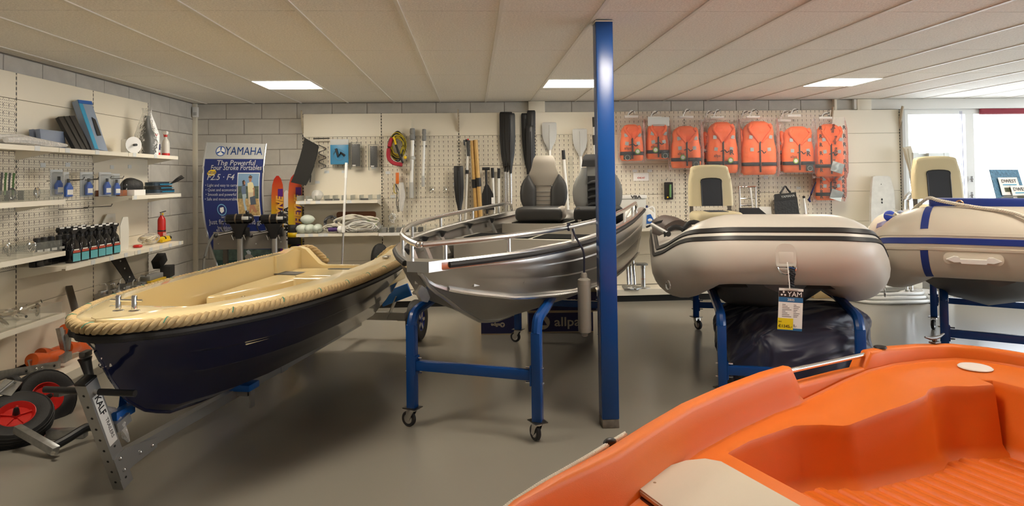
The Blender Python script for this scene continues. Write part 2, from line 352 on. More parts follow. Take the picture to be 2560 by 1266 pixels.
# trim over the window, wall battens, corner conduit
MB().box(5.2, XR, YB - .05, YB, 2.46, ZC, .004).obj('trim_1', FRAMEW, kind='structure', label='white fascia board above the back window')
MB().box(*[PY(x, 260, YB).x for x in (2137, 2172)], YB - .06, YB, 2.40, ZC, .004).obj('trim_2', CREAM, kind='structure', label='cream batten over the plain panels near the window')
MB().box(*[PY(x, 260, YB).x for x in (1320, 1361)], YB - .06, YB, 2.40, ZC, .004).obj('trim_3', CREAM, kind='structure', label='cream batten over the oars')
MB().box(*[PY(x, 260, YB).x for x in (2080, 2086)], YB - .06, YB, 2.40, ZC, .002).obj('trim_4', CREAM, kind='structure', label='narrow cream batten beside the life jackets')
MB().box(XL, XL + .05, YB - .05, YB, 0, ZC, .004).obj('trim_5', CREAM, kind='structure', label='cream conduit running down the room corner')
p = PY(490, 280, YB - .06)
t = thing('alarm_sensor', 'small white motion sensor box high in the left corner', 'sensor', (p.x, YB - .055, p.z - .07)); MB().box(-.035, .035, -.04, 0, 0, .13, .008).obj('housing', WHITE, t); MB().box(-.022, .022, -.046, -.038, .02, .06, .004).obj('lens', LGREY, t)
t = thing('roller_blind', 'rolled-up dark red blind at the top of the right window', 'blind', (7.02, YB - .02, 2.39))
MB().box(0, 3.4, -.02, .02, .0, .07, .008).obj('fabric_roll', mat('blind_red', (.30, .03, .05), .7), t); MB().box(0, 3.4, -.024, .024, -.012, .003, .004).obj('bottom_bar', mat('blind_bar', (.36, .09, .10), .5), t)
# steel column
t = thing('steel_column', 'tall square blue lacquered steel column from floor to ceiling', 'column', (.851, 4.11, 0), 0)
MB().box(-.055, .055, -.055, .055, .055, ZC, .006).obj('shaft', BLUEST, t); MB().box(-.054, .054, -.054, .054, 0, .055, .004).obj('bare_foot', mat('worn_steel', (.22, .20, .17), .55, .4, var=(30, .3)), t, label='scuffed bare grey foot of the column')
t_ = MB().box(-.06, .06, -.06, .06, ZC - .012, ZC - .004).obj('ceiling_plate', CREAM2, t)
# ================================================================== cream and navy rowing boat on a trolley
CREAMG = mat('cream_gelcoat', (.74, .60, .33), .12, coat=.4); NAVYG = mat('navy_gelcoat', (.006, .008, .030), .14, coat=.6)
ROPET = mat('tan_rope', (.52, .38, .19), .8, bump=(260, .25), var=(40, .12)); GREEN = mat('green_tracer', (.02, .22, .14), .6)
def strand_rope(path, r, pitch, strands=3, n=6, k=10):
    """laid rope: helical strands round a path"""
    P = [Vector(p) for p in path]; L = [0]
    for a, b in zip(P[:-1], P[1:]): L.append(L[-1] + (b - a).length)
    steps = int(L[-1] / pitch * k); mb = MB(); fl = MB(); out = [[] for _ in range(strands + 1)]; j = 0
    for i in range(steps + 1):
        s = L[-1] * i / steps
        while j < len(L) - 2 and L[j + 1] < s: j += 1
        t = (s - L[j]) / max(1e-9, L[j + 1] - L[j]); c = P[j].lerp(P[j + 1], t); d = (P[min(j + 2, len(P) - 1)] - P[max(j - 1, 0)]); a, u = basis(d)
        for q in range(strands):
            ph = 2 * math.pi * (s / pitch + q / strands); out[q].append(c + (a * math.cos(ph) + u * math.sin(ph)) * r * .54)
        ph = 2 * math.pi * s / pitch; out[-1].append(c + (a * math.cos(ph) + u * math.sin(ph)) * r * .985)
    for q in range(strands): mb.tube(out[q], r * .47, n)
    for i in range(0, len(out[-1]) - 4, 3 * k): fl.tube(out[-1][i:i + 4], r * .10, 4)
    return mb, fl
B1 = thing('rowing_boat', 'navy blue hulled rowing boat with cream interior and rope fender, on a trolley', 'boat', (-1.81, 3.20, 0), R(-12))
S1 = [0, .03, .1, .2, .3, .45, .6, .8, 1., 1.3, 1.6, 2., 2.4, 2.7, 2.95, 3.05]; W1 = [0, .10, .205, .295, .36, .435, .50, .555, .60, .645, .67, .68, .665, .64, .61, .60]
def w1(s): return lerp(S1, W1, s)
def g1(s): return .905 - .025 * s + .008 * s * s
def k1(s): return lerp([0, .05, .12, .2, .32, .5, .9, 2., 3.05], [.80, .71, .60, .50, .405, .325, .275, .27, .29], s)
st = [0, .012, .03, .06, .1, .15, .2, .26, .33, .42, .52, .65, .8, 1., 1.25, 1.5, 1.8, 2.1, 2.4, 2.7, 2.9, 2.98]
hl = [1, .93, .8, .68, .655, .56, .44, .415, .3, .18, .08, .02, 0]
secs = []
for s in st:
    w_, g_, k_ = max(w1(s), .004), g1(s) - .03, k1(s); p_ = lerp([0, .2, .5, 1.2, 3], [1.3, 1.05, .82, .48, .32], s); q = []
    for i, h in enumerate(hl):
        x = w_ * h ** p_ * (1 - .06 * (1 - h)); x -= (.0 if h > .66 else (.018 if h > .42 else .034)) * min(1, s * 2) * (1 if h > .1 else 0)
        q.append(Vector((max(x, .0), s, k_ + (g_ - k_) * h)))
    secs.append(q + [Vector((-v.x, v.y, v.z)) for v in q[-2::-1]])
HS = secs[-1]; h = MB(); h.loft(secs, False, False); h.obj('hull', NAVYG, B1, ang=22, merge=True)
h = MB(); h.tube([(0, s_, k1(s_) - .004) for s_ in st], .008, 6).obj('keel_strip', NAVYG, B1)
# liner: one deck moulding from gunwale to gunwale
def zf(s):  return lerp([0, .34, .42, .55, .70, 1.9, 1.98, 3.05], [.045, .05, .03, -.11, -.25, -.27, -.27, -.27], s)
secs = []
for s in [0, .012, .03, .06, .1, .15, .2, .26, .33, .38, .44, .52, .6, .7, .85, 1., 1.25, 1.5, 1.8, 2.1, 2.4, 2.7, 2.9, 3.05]:
    w_, g_ = max(w1(s), .004), g1(s); e = min(.165, w_ * .5); a = w_ - e
    inn = g_ + zf(s); r = [(w_, -.03), (w_ * 1., .012), (w_ - e * .15, .03), (w_ - e * .5, .040), (a, .042)]
    mid = [(a * .985, min(.03, zf(s) + .012)), (a * .95, max(zf(s), -.24)), (a * .92, zf(s)), (a * .5, zf(s)), (0, zf(s))]
    q = [Vector((x, s, g_ + dz)) for x, dz in r + mid]; secs.append(q + [Vector((-v.x, v.y, v.z)) for v in q[-2::-1]])
h = MB(); h.loft(secs, False, False); h.add(secs[0], [list(range(len(secs[0])))]); h.obj('deck_liner', CREAMG, B1, ang=50, merge=True)
# side benches and stern bench (wide L-shaped seat moulding), centre thwart
def bench(poly, z0, z1, name):
    h = MB(); h.prism(poly, z0, z1, 'XY'); b = bmesh.new(); me = h.mesh(name, CREAMG); b.from_mesh(me); bmesh.ops.bevel(b, geom=[e for e in b.edges], offset=.018, segments=3, affect='EDGES', profile=.5)
    b.to_mesh(me); b.free(); me.polygons.foreach_set('use_smooth', [True] * len(me.polygons)); return inst(me, name, B1)
sb = bench([(-.44, 1.50), (-.34, 1.56), (-.24, 1.9), (-.20, 2.35), (.20, 2.35), (.24, 1.9), (.34, 1.56), (.44, 1.50), (.47, 2.0), (.46, 2.95), (-.46, 2.95), (-.47, 2.0)], g1(2.2) - .28, g1(2.2) - .115, 'stern_seat')
bench([(-.24, 2.42), (.24, 2.42), (.24, 2.8), (-.24, 2.8)], g1(2.2) - .13, g1(2.2) - .103, 'seat_hatch')
bench([(-.42, 1.0), (.42, 1.0), (.44, 1.30), (-.44, 1.30)], .64, .70, 'thwart')
h = MB(); h.cbox((-.05, 1.15, .703), (.14, .09, .004), rot=(0, 0, .3)).obj('paper_tag', PAPER, B1)
h = MB(); h.box(-.29, -.27, 1.70, 1.73, .66, .74, .002).box(-.30, -.26, 1.69, 1.725, .70, .715).obj('seat_latch', CHROME, B1, label='small chrome latch on the seat front')
h = MB(); h.cbox((-.38, 2.6, g1(2.2) - .112), (.26, .16, .006), rot=(0, 0, -.15)).obj('vent_plate', DARK, B1); MB().cbox((.02, 2.88, g1(2.2) - .112), (.30, .05, .006)).obj('vent_plate', DARK, B1)
# transom with motor cut-out and rounded shoulders
wS, gS = w1(3.0) - .01, g1(3.0)
po = [(-wS + .005, gS - .05), (-wS, gS + .02), (-wS + .05, gS + .065), (-.46, gS + .065), (-.40, gS + .045), (-.27, gS - .085), (-.22, gS - .105), (.22, gS - .105), (.27, gS - .085), (.40, gS + .045), (.46, gS + .065), (wS - .05, gS + .065), (wS, gS + .02), (wS - .005, gS - .05)] + [(v.x * .985, v.z + .004) for v in HS[2:-2]]
h = MB(); h.prism(po, 2.96, 3.04, 'XZ'); h.obj('transom', CREAMG, B1)
for sx in (-1, 1):
    h = MB(); h.loft([[Vector((sx * x, y, z)) for x, z in ((wS, gS - .02), (wS - .04, gS + (.055 if y > 2.8 else .03)), (.47, gS + (.06 if y > 2.8 else .03)), (.45, gS - .22), (wS - .03, gS - .22))] for y in (2.55, 2.7, 2.85, 2.98)], True, True); h.obj('stern_shoulder', CREAMG, B1, ang=40)
h = MB(); h.box(w1(2.4) - .115, w1(2.4) - .065, 2.42, 2.5, g1(2.4) + .044, g1(2.4) + .062, .006).obj('rowlock_socket', ALU, B1)
path = [Vector((-.24, 3.09, gS - .09)), Vector((-.33, 3.09, gS - .01)), Vector((-.42, 3.09, gS + .045)), Vector((-wS, 3.07, gS + .02))]
for s in reversed(st[:-1]): path.append(Vector((-(w1(s) + .012) if s > 0 else 0, s - (.012 if s < .05 else 0), g1(s) + .0)))
full = path + [Vector((-v.x, v.y, v.z)) for v in path[-2::-1]]
full = smooth_path(full, 3)
ro, fl = strand_rope(full, .031, .112, n=7); ro = ro.obj('rope_fender', ROPET, B1, ang=60, label='thick tan rope fender round the gunwale'); fl.obj('green_tracer', GREEN, ro, kind='stuff')
MB().tube([Vector((v.x * .995, v.y + (.01 if v.y < .1 else 0), v.z - .052)) for v in full[9:-9]], .021, 8).obj('rub_rail', RUBBER, B1, label='black rubber rub rail under the rope')
for x in (-.045, .045):  # bow bollard pair
    h = MB(); h.lathe([(.028, 0), (.026, .004), (.014, .008), (.0135, .075), (.012, .08)], 12, (x, .20, g1(.2) + .045)); b_ = h.obj('bollard', CHROME, B1)
    MB().cyl((x - .045, .20, g1(.2) + .10), (x + .045, .20, g1(.2) + .10), .006, n=8).obj('cross_pin', CHROME, b_)
h = MB(); h.tube([(0, .055 + .03 * math.sin(a), .735 + .03 * math.cos(a)) for a in [i * .628 for i in range(10)]], .007, 6, loop=True).box(-.02, .02, .07, .10, .70, .77, .004).obj('bow_eye', CHROME, B1)
# ------------------------------------------------------------------ launching trolley
TA = R(12.6); tu = Vector((math.sin(TA), math.cos(TA), 0)); tn = Vector((math.cos(TA), -math.sin(TA), 0))
foot = PZ(312, 1222, 0); foot.z = 0
def PT(px, py, off=0.):  # point on the trolley's vertical centre plane
    d = ray(px, py); n = tn; o = foot + n * off; c = Vector((0, 0, CAM_Z)); k = (o - c).dot(n) / d.dot(n); return c + d * k
T1 = thing('boat_trolley', 'grey aluminium launching trolley with blue keel pads under the rowing boat', 'trolley', tuple(foot), -TA)
GREYAL = mat('grey_anodised', (.40, .40, .39), .42, .7)
top = foot - tu * .25 + Vector((0, 0, .635)); fb = foot + Vector((0, 0, .0)); pd = (top - foot).normalized()
h = MB(); h.bar(fb + pd * .03, top, .062, .072, up=tu); post = h.obj('post', GREYAL, T1, world=True)
h = MB(); h.bar(top - pd * .001, top + pd * .012, .065, .075, up=tu, bev=.003).obj('end_cap', BLACK, post, world=True)
fr = (tu * (pd.z) - Vector((0, 0, 1)) * (pd.dot(tu))).normalized()  # normal of the post's rear face
for k in range(9):
    c = foot + pd * (.08 + .068 * k); 
    h = MB(); h.cyl(c + tn * .0308, c + tn * .0325, .0065, n=8); h.obj('bolt_hole', BLACKM, post, world=True)
    h = MB(); h.cyl(c - fr * .0358, c - fr * .0375, .0065, n=8); h.obj('bolt_hole', BLACKM, post, world=True)
# sticker on the starboard face
mm = Matrix((pd * -1, fr, tn)).transposed().to_4x4(); mm.translation = foot + pd * .455 + tn * .0318
h = MB(); h.M = mm; h.box(-.15, .15, -.026, .026, 0, .001); sk = h.obj('sticker', PAPER, post, world=True)
m2 = mm.copy(); m2.translation = mm.translation + tn * .0012 - pd * -.085 + fr * .0
text('KALF', .05, BLACK, post, m2, bold=.001); m2 = mm.copy(); m2.translation = mm.translation + tn * .0012 - pd * .06 + fr * .008
text('TRAILERS', .026, BLACK, post, m2, sx=1.1)
hb = top - pd * .06
h = MB(); h.cyl(hb - tn * .06, hb + tn * .06, .013); h.obj('handle_bar', ALU, T1, world=True)
for sg in (-1, 1): MB().cyl(hb + tn * sg * .055, hb + tn * sg * .25, .0165, n=12).obj('hand_grip', BLACK, T1, world=True)
j = foot + pd * .175
ax = foot + tu * 3.12; bz0, bz1 = j.z - .0, .165
boomA, boomB = j + fr * .04, Vector((ax.x, ax.y, bz1))
h = MB(); h.bar(boomA, boomB, .05, .06).obj('boom', GREYAL, T1, world=True)
bd = (boomB - boomA).normalized()
h = MB(); pl = [j + pd * .055 - fr * .035, j + pd * .05 + fr * .05, j + bd * .26 + Vector((0, 0, .026)), j + bd * .26 - Vector((0, 0, .026)), j - pd * .075 + fr * .05, j - pd * .08 - fr * .035]
h.loft([[p + tn * o for p in pl] for o in (.0315, .036)], True, True).obj('gusset_plate', GREYAL, T1, world=True)
for c in (j + pd * .03, j - pd * .045, j + bd * .13, j + bd * .22): MB().ell(c + tn * .037, (.011, .011, .011), 10, 6).obj('bolt', ALU, T1, world=True)
# blue V-block that cradles the stem
vb = foot + pd * .40 + fr * .05
VBLUE = mat('pad_blue', (.01, .13, .50), .35)
h = MB()
for sg in (-1, 1): h.loft([[vb + fr * a + tn * sg * b_ + Vector((0, 0, c)) for a, b_, c in ((.04 + o, .0, -.06), (.11 + o, .0, -.05), (.20 + o, .065, .05), (.19 + o, .085, .06), (.10 + o, .03, .0), (.04 + o, .02, .0))] for o in (0, .012)], True, True)
h.bar(vb + fr * .02, vb + fr * .16 + Vector((0, 0, -.045)), .05, .05, bev=.006).obj('stem_block', VBLUE, T1, world=True)
h = MB(); h.bar(vb - fr * .01 - pd * .04, vb + fr * .10 + Vector((0, 0, -.05)), .085, .05).obj('block_bracket', GREYAL, T1, world=True)
h = MB(); h.tube([vb + pd * .06 - tn * .03 + fr * .02, vb + pd * .02 - tn * .02 + fr * .045, vb - pd * .05 + fr * .03 + tn * .03, vb - pd * .13 + fr * .035 + tn * .02, vb - pd * .19 + fr * .06], [.012, .022, .02, .018, .008], 8).obj('protective_wrap', BAG2, T1, world=True)
# keel pad and side bunks, axle, wheels
kp = boomA + bd * 1.02 + Vector((0, 0, .045))
h = MB(); h.bar(kp - tn * .14, kp + tn * .14, .13, .045, bev=.008).obj('keel_pad', VBLUE, T1, world=True)
h = MB(); h.bar(kp + tn * .12 + Vector((0, 0, -.02)), kp + tn * .12 + Vector((0, 0, -.14)), .012, .05, up=tu).bar(kp - tn * .03 - Vector((0, 0, .05)), kp + tn * .1 - Vector((0, 0, .05)), .04, .03).obj('pad_bracket', GREYAL, T1, world=True)
sl = boomA + bd * 1.62
h = MB(); h.bar(sl - bd * .05, sl + bd * .05, .062, .072).obj('boom_sleeve', GREYAL, T1, world=True)
axz = Vector((ax.x, ax.y, .235))
h = MB(); h.bar(axz - tn * .48, axz + tn * .48, .05, .075).obj('axle_beam', GREYAL, T1, world=True)
for sg in (-1, 1):
    ap = axz + tn * sg * .38; h = MB(); h.bar(ap + Vector((0, 0, -.02)) - tn * sg * .08, ap + Vector((0, 0, .20)) + tn * sg * .02, .008, .09, up=tu).obj('bunk_upright', GREYAL, T1, world=True)
    h = MB(); c = ap + Vector((0, 0, .21)); dv = (tn * sg * .94 + Vector((0, 0, .36))).normalized(); h.bar(c - dv * .16, c + dv * .16, .13, .035, up=tu, bev=.006).obj('side_bunk', VBLUE, T1, world=True)
    wc = axz + tn * sg * .60 + Vector((0, 0, -.035)); h = MB()
    h.lathe([(.105, -.05), (.15, -.062), (.185, -.058), (.20, -.03), (.20, .03), (.185, .058), (.15, .062), (.105, .05)], 28, wc, tn, ring=True); wh = h.obj('tyre', RUBBER, T1, world=True)
    h = MB(); h.lathe([(.02, -.04), (.11, -.046), (.112, .046), (.10, .05), (.092, .035), (.03, .03), (.028, .05), (.012, .055)], 24, wc, tn * sg); rm = h.obj('rim', mat('rim_blue', (.03, .05, .28), .3), wh, world=True)
    h = MB()
    for q in range(5):
        a_ = q * 1.2566; dd = tu * math.cos(a_) + Vector((0, 0, 1)) * math.sin(a_); h.bar(wc + tn * sg * .04 + dd * .02, wc + tn * sg * .045 + dd * .095, .028, .012, up=tn)
    h.obj('spokes', ALU, wh, world=True)
    h = MB(); h.cyl(axz + tn * sg * .40 - Vector((0, 0, .035)), wc + tn * sg * .06, .012, n=8).obj('stub_axle', STEEL, T1, world=True)
# ================================================================== aluminium boat
A2 = thing('aluminium_boat', 'open aluminium fishing boat with bow rail and two seats, on a blue stand', 'boat', (-.288, 3.467, 0), R(-22))
HULLA = bpy.data.materials.new('rolled_aluminium'); HULLA.use_nodes = True; nt = HULLA.node_tree; b = nt.nodes['Principled BSDF']
b.inputs['Base Color'].default_value = (.50, .485, .46, 1); b.inputs['Metallic'].default_value = 1.; b.inputs['Roughness'].default_value = .34
tc = nd(nt, 'ShaderNodeTexCoord'); mp = nd(nt, 'ShaderNodeMapping'); mp.inputs['Scale'].default_value = (14, .8, 40); no = nd(nt, 'ShaderNodeTexNoise'); no.inputs['Scale'].default_value = 3; no.inputs['Detail'].default_value = 5
nt.links.new(tc.outputs['Object'], mp.inputs[0]); nt.links.new(mp.outputs[0], no.inputs['Vector']); rr = nd(nt, 'ShaderNodeMapRange'); rr.inputs[3].default_value = .27; rr.inputs[4].default_value = .42; nt.links.new(no.outputs['Fac'], rr.inputs[0]); nt.links.new(rr.outputs[0], b.inputs['Roughness'])
S2 = [0, .03, .08, .17, .27, .4, .55, .8, 1., 1.3, 1.9, 2.6, 3.5, 4.1]; W2 = [.035, .07, .115, .185, .26, .345, .44, .54, .61, .675, .735, .74, .705, .67]
def w2(s): return lerp(S2, W2, s)
def g2(s): return 1.147 + .022 * s
def k2(s): return lerp([0, .05, .1, .2, .3, .57, .87, 1.3, 2, 4.1], [1.10, 1.06, 1.02, .965, .92, .78, .655, .575, .55, .56], s)
def c2(s): return lerp([0, .05, .1, .2, .3, .6, 1.2, 2, 4.1], [1.108, 1.07, 1.032, .985, .95, .875, .815, .77, .75], s)
CWS, CWF = [0, .1, .2, .3, .6, 1, 2, 4], [.05, .10, .30, .52, .74, .82, .88, .9]
ST2 = [0, .03, .08, .13, .2, .27, .35, .45, .57, .7, .85, 1., 1.2, 1.45, 1.8, 2.2, 2.7, 3.2, 3.7, 4.1]
def sec2(s, ins=0.):
    w_, g_, c_, k_ = w2(s) - ins, g2(s) - .02, c2(s), k2(s); cw = w_ * lerp(CWS, CWF, s); fl_ = .018 * min(1, max(0, s - .12) * 5); q = []
    for t, e in ((0, 0), (.22, .006), (.30, .003), (.33, .009), (.55, .008), (.60, .004), (.63, .009), (1., 0)): q.append((max(.004, w_ + (cw - w_) * t ** 1.3 + e * min(1, s)), g_ + (c_ - g_) * t))
    if k_ > c_: k_ = c_ - .01
    q += [(cw + fl_, c_ - .004), (cw + fl_ * .9, c_ - .016), (max(cw - .012, .003), c_ - .02)]
    for t in (.25, .5, .75, .93, 1.): q.append((max(.0, (cw - .012) * (1 - t)), c_ - .02 + (k_ - c_ + .02) * (t ** .8) + ins * .3))
    return [Vector((x, s, z)) for x, z in q]
h = MB(); se = []
for s in ST2: q = sec2(s); se.append(q + [Vector((-v.x, v.y, v.z)) for v in q[-2::-1]])
h.loft(se, False, False); hu = h.obj('hull', HULLA, A2, ang=28, sol=.004)
h = MB(); q = se[-1]; h.add([v + Vector((0, -.0, 0)) for v in q] , [list(range(len(q)))]); h.obj('transom', HULLA, A2, sol=.02)
h = MB()
for sx in (-1, 1): h.tube([(sx * (w2(s) * lerp(CWS, CWF, s) + .012), s, c2(s) - .008) for s in ST2[4:]], .012, 6)
h.obj('spray_rail', ALUB, A2)
MB().tube([(0, s - .006, k2(s) - .004) for s in ST2[:-1]], .014, 8).obj('keel_bar', ALUB, A2)
# gunwale: aluminium extrusion with black rubber insert
for sx in (-1, 1):
    h = MB(); sc = []
    for s in ST2:
        w_, g_ = w2(s), g2(s); sc.append([Vector((sx * x, s, z)) for x, z in ((w_ + .012, g_ - .045), (w_ + .016, g_ - .038), (w_ + .016, g_ + .0), (w_ + .006, g_ + .010), (w_ - .035, g_ + .010), (max(.0, w_ - .045), g_ + .002), (max(0., w_ - .045), g_ - .03), (max(0, w_ - .035), g_ - .032), (max(0, w_ - .03), g_ - .004), (w_ - .006, g_ - .008), (w_ - .006, g_ - .045))])
    h.loft(sc, True, True); h.obj('gunwale', ALUB, A2, ang=30)
    MB().tube([(sx * (w2(s) + .020), s, g2(s) - .018) for s in ST2 if s > .06], .015, 8, flat=1.1).obj('rubber_strip', RUBBER, A2)
h = MB(); h.loft([[Vector((x, y, z)) for x, y in ((-.065, -.03), (.065, -.03), (w2(.09), .09), (-w2(.09), .09))] for z in (g2(0) - .045, g2(0) + .012)], True, True); h.obj('bow_casting', ALUB, A2)
h = MB(); h.prism([(-.05, 1.0), (.0, 1.03), (.06, 1.0), (.10, .945), (.07, .925), (-.0, .945)], -.008, .008, 'YZ'); h.obj('bow_eye_plate', ALUB, A2)
# bow rail
for sx in (-1, 1):
    rp = [Vector((0, -.02, g2(0) + .10))] if False else []
    rs = [.0, .06, .15, .27, .45, .7, 1., 1.4, 1.9, 2.5, 3.1, 3.45]
    pts = [Vector((sx * max(.012, w2(s) - .03), s, g2(s) + .098)) for s in rs] + [Vector((sx * (w2(3.52) - .03), 3.53, g2(3.5) + .07)), Vector((sx * (w2(3.52) - .03), 3.54, g2(3.5) + .0))]
    rl = MB().tube(pts, .0175, 10).obj('bow_rail', ALUB, A2)
    if sx < 0: MB().ell((0, 0, g2(0) + .098), (.022, .019, .019), 12, 8).obj('rail_joint', ALUB, rl)
    for s in (.10, .45, 1.05, 1.75, 2.5, 3.15): MB().cyl((sx * (w2(s) - .03), s, g2(s)), (sx * (w2(s) - .03), s, g2(s) + .095), .012, n=8).obj('stanchion', ALUB, rl)
    for s in (.62, .95, 1.3, 1.7, 2.35, 2.9):
        h = MB(); x0, x1 = sx * (w2(s) - .035), sx * (w2(s) * .88 - .03); h.bar((x0, s, g2(s) - .03), (x1, s, g2(s) - .20), .05, .02, up=(sx, 0, 0)).obj('rib', ALU, A2)
        h = MB(); h.prism([(0, 0), (.05, -.008), (.02, -.055), (0, -.06)], -.012, .012, 'XZ'); h.v = [Vector((sx * (w2(s) - .045) - sx * v.x, s + v.y, g2(s) - .01 + v.z)) for v in h.v]; h.obj('rib_gusset', BLACK, A2)
# interior: floor, bow deck, two box benches with black mats
MATT = mat('anti_slip_black', (.010, .010, .0095), .9, spec=.1, bump=(300, .3)); DULL = mat('dull_aluminium', (.56, .53, .47), .42, .7)
def deck(s0, s1, z, name, m=DULL, fr=.93, th=.02, dz=0.):
    ss = [s0 + (s1 - s0) * i / 6 for i in range(7)]; po = [(w2(s) * fr - .02, s) for s in ss] + [(-(w2(s) * fr - .02), s) for s in reversed(ss)]
    return MB().prism(po, z - th, z, 'XY').obj(name, m, A2)
deck(.30, .75, 1.0, 'bow_deck', fr=.74); deck(1.2, 4.05, .85, 'floor_plate', fr=.80)
deck(1.95, 2.5, 1.085, 'front_bench', th=.28); deck(3.15, 3.95, 1.125, 'rear_bench', th=.32)
for x0, x1, s0, s1, z in ((-.6, -.02, 2.02, 2.43, 1.085), (.02, .6, 2.02, 2.43, 1.085), (-.56, -.02, 3.2, 3.85, 1.125), (.02, .56, 3.2, 3.85, 1.125), (-.17, .17, .42, .66, 1.0)): MB().box(x0, x1, s0, s1, z, z + .006).obj('anti_slip_mat', MATT, A2)
# fender
fx = A2.matrix_world @ Vector((w2(1.0) + .065, .98, 0)); 
F = thing('boat_fender', 'grey cylindrical fender hanging from the rail of the aluminium boat', 'fender', (fx.x, fx.y, .57))
FG = mat('fender_grey', (.25, .23, .195), .4)
MB().lathe([(.012, -.002), (.02, .002), (.022, .018), (.041, .028), (.043, .045), (.043, .34), (.041, .362), (.022, .375), (.022, .39), (.018, .405), (.01, .408)], 20).obj('body', FG, F)
for zz in (.05, .33): MB().lathe([(.0435, zz), (.0438, zz + .004), (.0435, zz + .008)], 20).obj('moulded_ring', FG, F)
rp = A2.matrix_world @ Vector((w2(1.0) - .03, .98, 0)); q = rp - fx; q.z = 0
MB().tube(smooth_path([(0, 0, .39), (.003, 0, .46), (-.003, 0, .55), q * .55 + Vector((0, 0, .64)), q * .75 + Vector((0, 0, .69))], 4), .007, 6).obj('lanyard', mat('navy_cord', (.01, .012, .03), .8), F)
MB().tube([q + Vector((0, 0, .702)) + Vector((.022 * math.cos(a) * .4, .022 * math.cos(a), .022 * math.sin(a))) for a in [i * .7 for i in range(9)]], .008, 6, loop=True).obj('knot', MATS['navy_cord'], F)
# ------------------------------------------------------------------ folding helm seats
def seat(M, label, kind):
    t = thing('helm_chair', label, 'chair', M=M)
    CH = mat('charcoal_vinyl', (.028, .028, .027), .45, bump=(400, .15)); TP = mat('taupe_vinyl', (.27, .24, .20), .5, bump=(400, .15)); GV = mat('grey_vinyl', (.20, .20, .19), .5, bump=(400, .15)); BK = mat('black_fabric_seat', (.010, .010, .011), .8)
    side, mid = (CH, TP) if kind == 1 else (GV, BK)
    # cushion
    def pad(xs, y0, y1, zs, name, m, top=.13):
        h = MB(); sc = []
        for i in range(9):
            a = i / 8; y = y0 + (y1 - y0) * a; r = min(1, min(a, 1 - a) * 6 + .55)
            sc.append([Vector((x, y, z)) for x, z in ((xs[0], .015), (xs[0] - .01 * (1 - r), zs * .5), (xs[0] + .02, zs * r), ((xs[0] + xs[1]) / 2, zs * r * .96), (xs[1] - .02, zs * r), (xs[1] + .01 * (1 - r), zs * .5), (xs[1], .015))])
        return h.loft(sc, True, True).obj(name, m, t, ang=60)
    MB().box(-.245, .245, -.25, .20, .015, .155, .048, 4).obj('cushion', CH if kind == 1 else BK, t, ang=60)
    MB().box(.165, .250, -.235, .15, .018, .157, .040, 4).obj('cushion_side', TP if kind == 1 else BK, t, ang=60)
    if kind == 2: MB().bar((-.185, -.238, .02), (-.20, -.225, .155), .035, .012, up=(0, 1, 0)).obj('piping', TP, t)
    MB().box(-.2, .2, -.18, .18, 0, .02, .005).obj('base_plate', BLACK, t)
    # backrest: waisted shell
    zs = [.10, .16, .22, .30, .38, .44, .48, .52, .58, .64, .68, .70]; hw = [.19, .228, .25, .256, .245, .215, .18, .150, .130, .120, .108, .09]
    if kind == 2: hw = [.20, .235, .255, .262, .25, .225, .195, .175, .16, .15, .14, .12]
    def strip(lo, hi, name, m, z0, z1, bul=.0, th=.07):
        h = MB(); sc = []
        for z in [z0 + (z1 - z0) * i / 12 for i in range(13)]:
            w_ = lerp(zs, hw, z); yb = .17 + (z - .1) * .16; a, c = lo(z, w_), hi(z, w_); th_ = th * min(1, .35 + min(z - .08, .72 - z) * 8)
            sc.append([Vector((a, yb + th_ * .3, z)), Vector((a, yb - th_ * .4 - bul * .4, z)), Vector((a + (c - a) * .25, yb - th_ * .5 - bul, z)), Vector((a + (c - a) * .75, yb - th_ * .5 - bul, z)), Vector((c, yb - th_ * .4 - bul * .4, z)), Vector((c, yb + th_ * .3, z))])
        return h.loft(sc, True, True).obj(name, m, t, ang=60)
    if kind == 1:
        strip(lambda z, w_: -w_, lambda z, w_: -.078 - max(0, z - .34) * .55 if z < .5 else -w_ + .003, 'back_bolster', CH, .10, .495, .035)
        strip(lambda z, w_: .078 + max(0, z - .34) * .55 if z < .5 else w_ - .003, lambda z, w_: w_, 'back_bolster', CH, .10, .495, .035)
        strip(lambda z, w_: -.082, lambda z, w_: .082, 'back_panel', TP, .10, .40, .006)
        strip(lambda z, w_: -min(w_, .085 + max(0, z - .36) * .62), lambda z, w_: min(w_, .085 + max(0, z - .36) * .62), 'headrest', TP, .375, .70, .012)
        for z in (.17, .215, .26, .305): MB().tube([(x, .17 + (z - .1) * .16 - .044, z) for x in (-.08, 0, .08)], .0025, 5).obj('seam', CH, t)
    else:
        strip(lambda z, w_: -w_, lambda z, w_: -.105, 'back_bolster', GV, .10, .56, .02); strip(lambda z, w_: .105, lambda z, w_: w_, 'back_bolster', GV, .10, .56, .02)
        strip(lambda z, w_: -.11, lambda z, w_: .11, 'back_panel', GV, .10, .58, .004)
        strip(lambda z, w_: -w_, lambda z, w_: w_, 'headrest', BK, .57, .70, .012)
        strip(lambda z, w_: -.10, lambda z, w_: .10, 'back_inset', BK, .13, .47, .03)
        for i in range(4):
            z = .16 + .075 * i; MB().tube([(x, .17 + (z - .1) * .16 - .075 + .02 * abs(x) / .1, z + .02 - x * x * 2.2) for x in (-.10, -.06, 0, .06, .10)], [.012, .022, .026, .022, .012], 8).obj('lumbar_roll', BK, t)
    for sx in (-1, 1): MB().bar((sx * .19, .20, .03), (sx * .19, .20, .16), .03, .04).obj('hinge', BLACK, t)
    return t
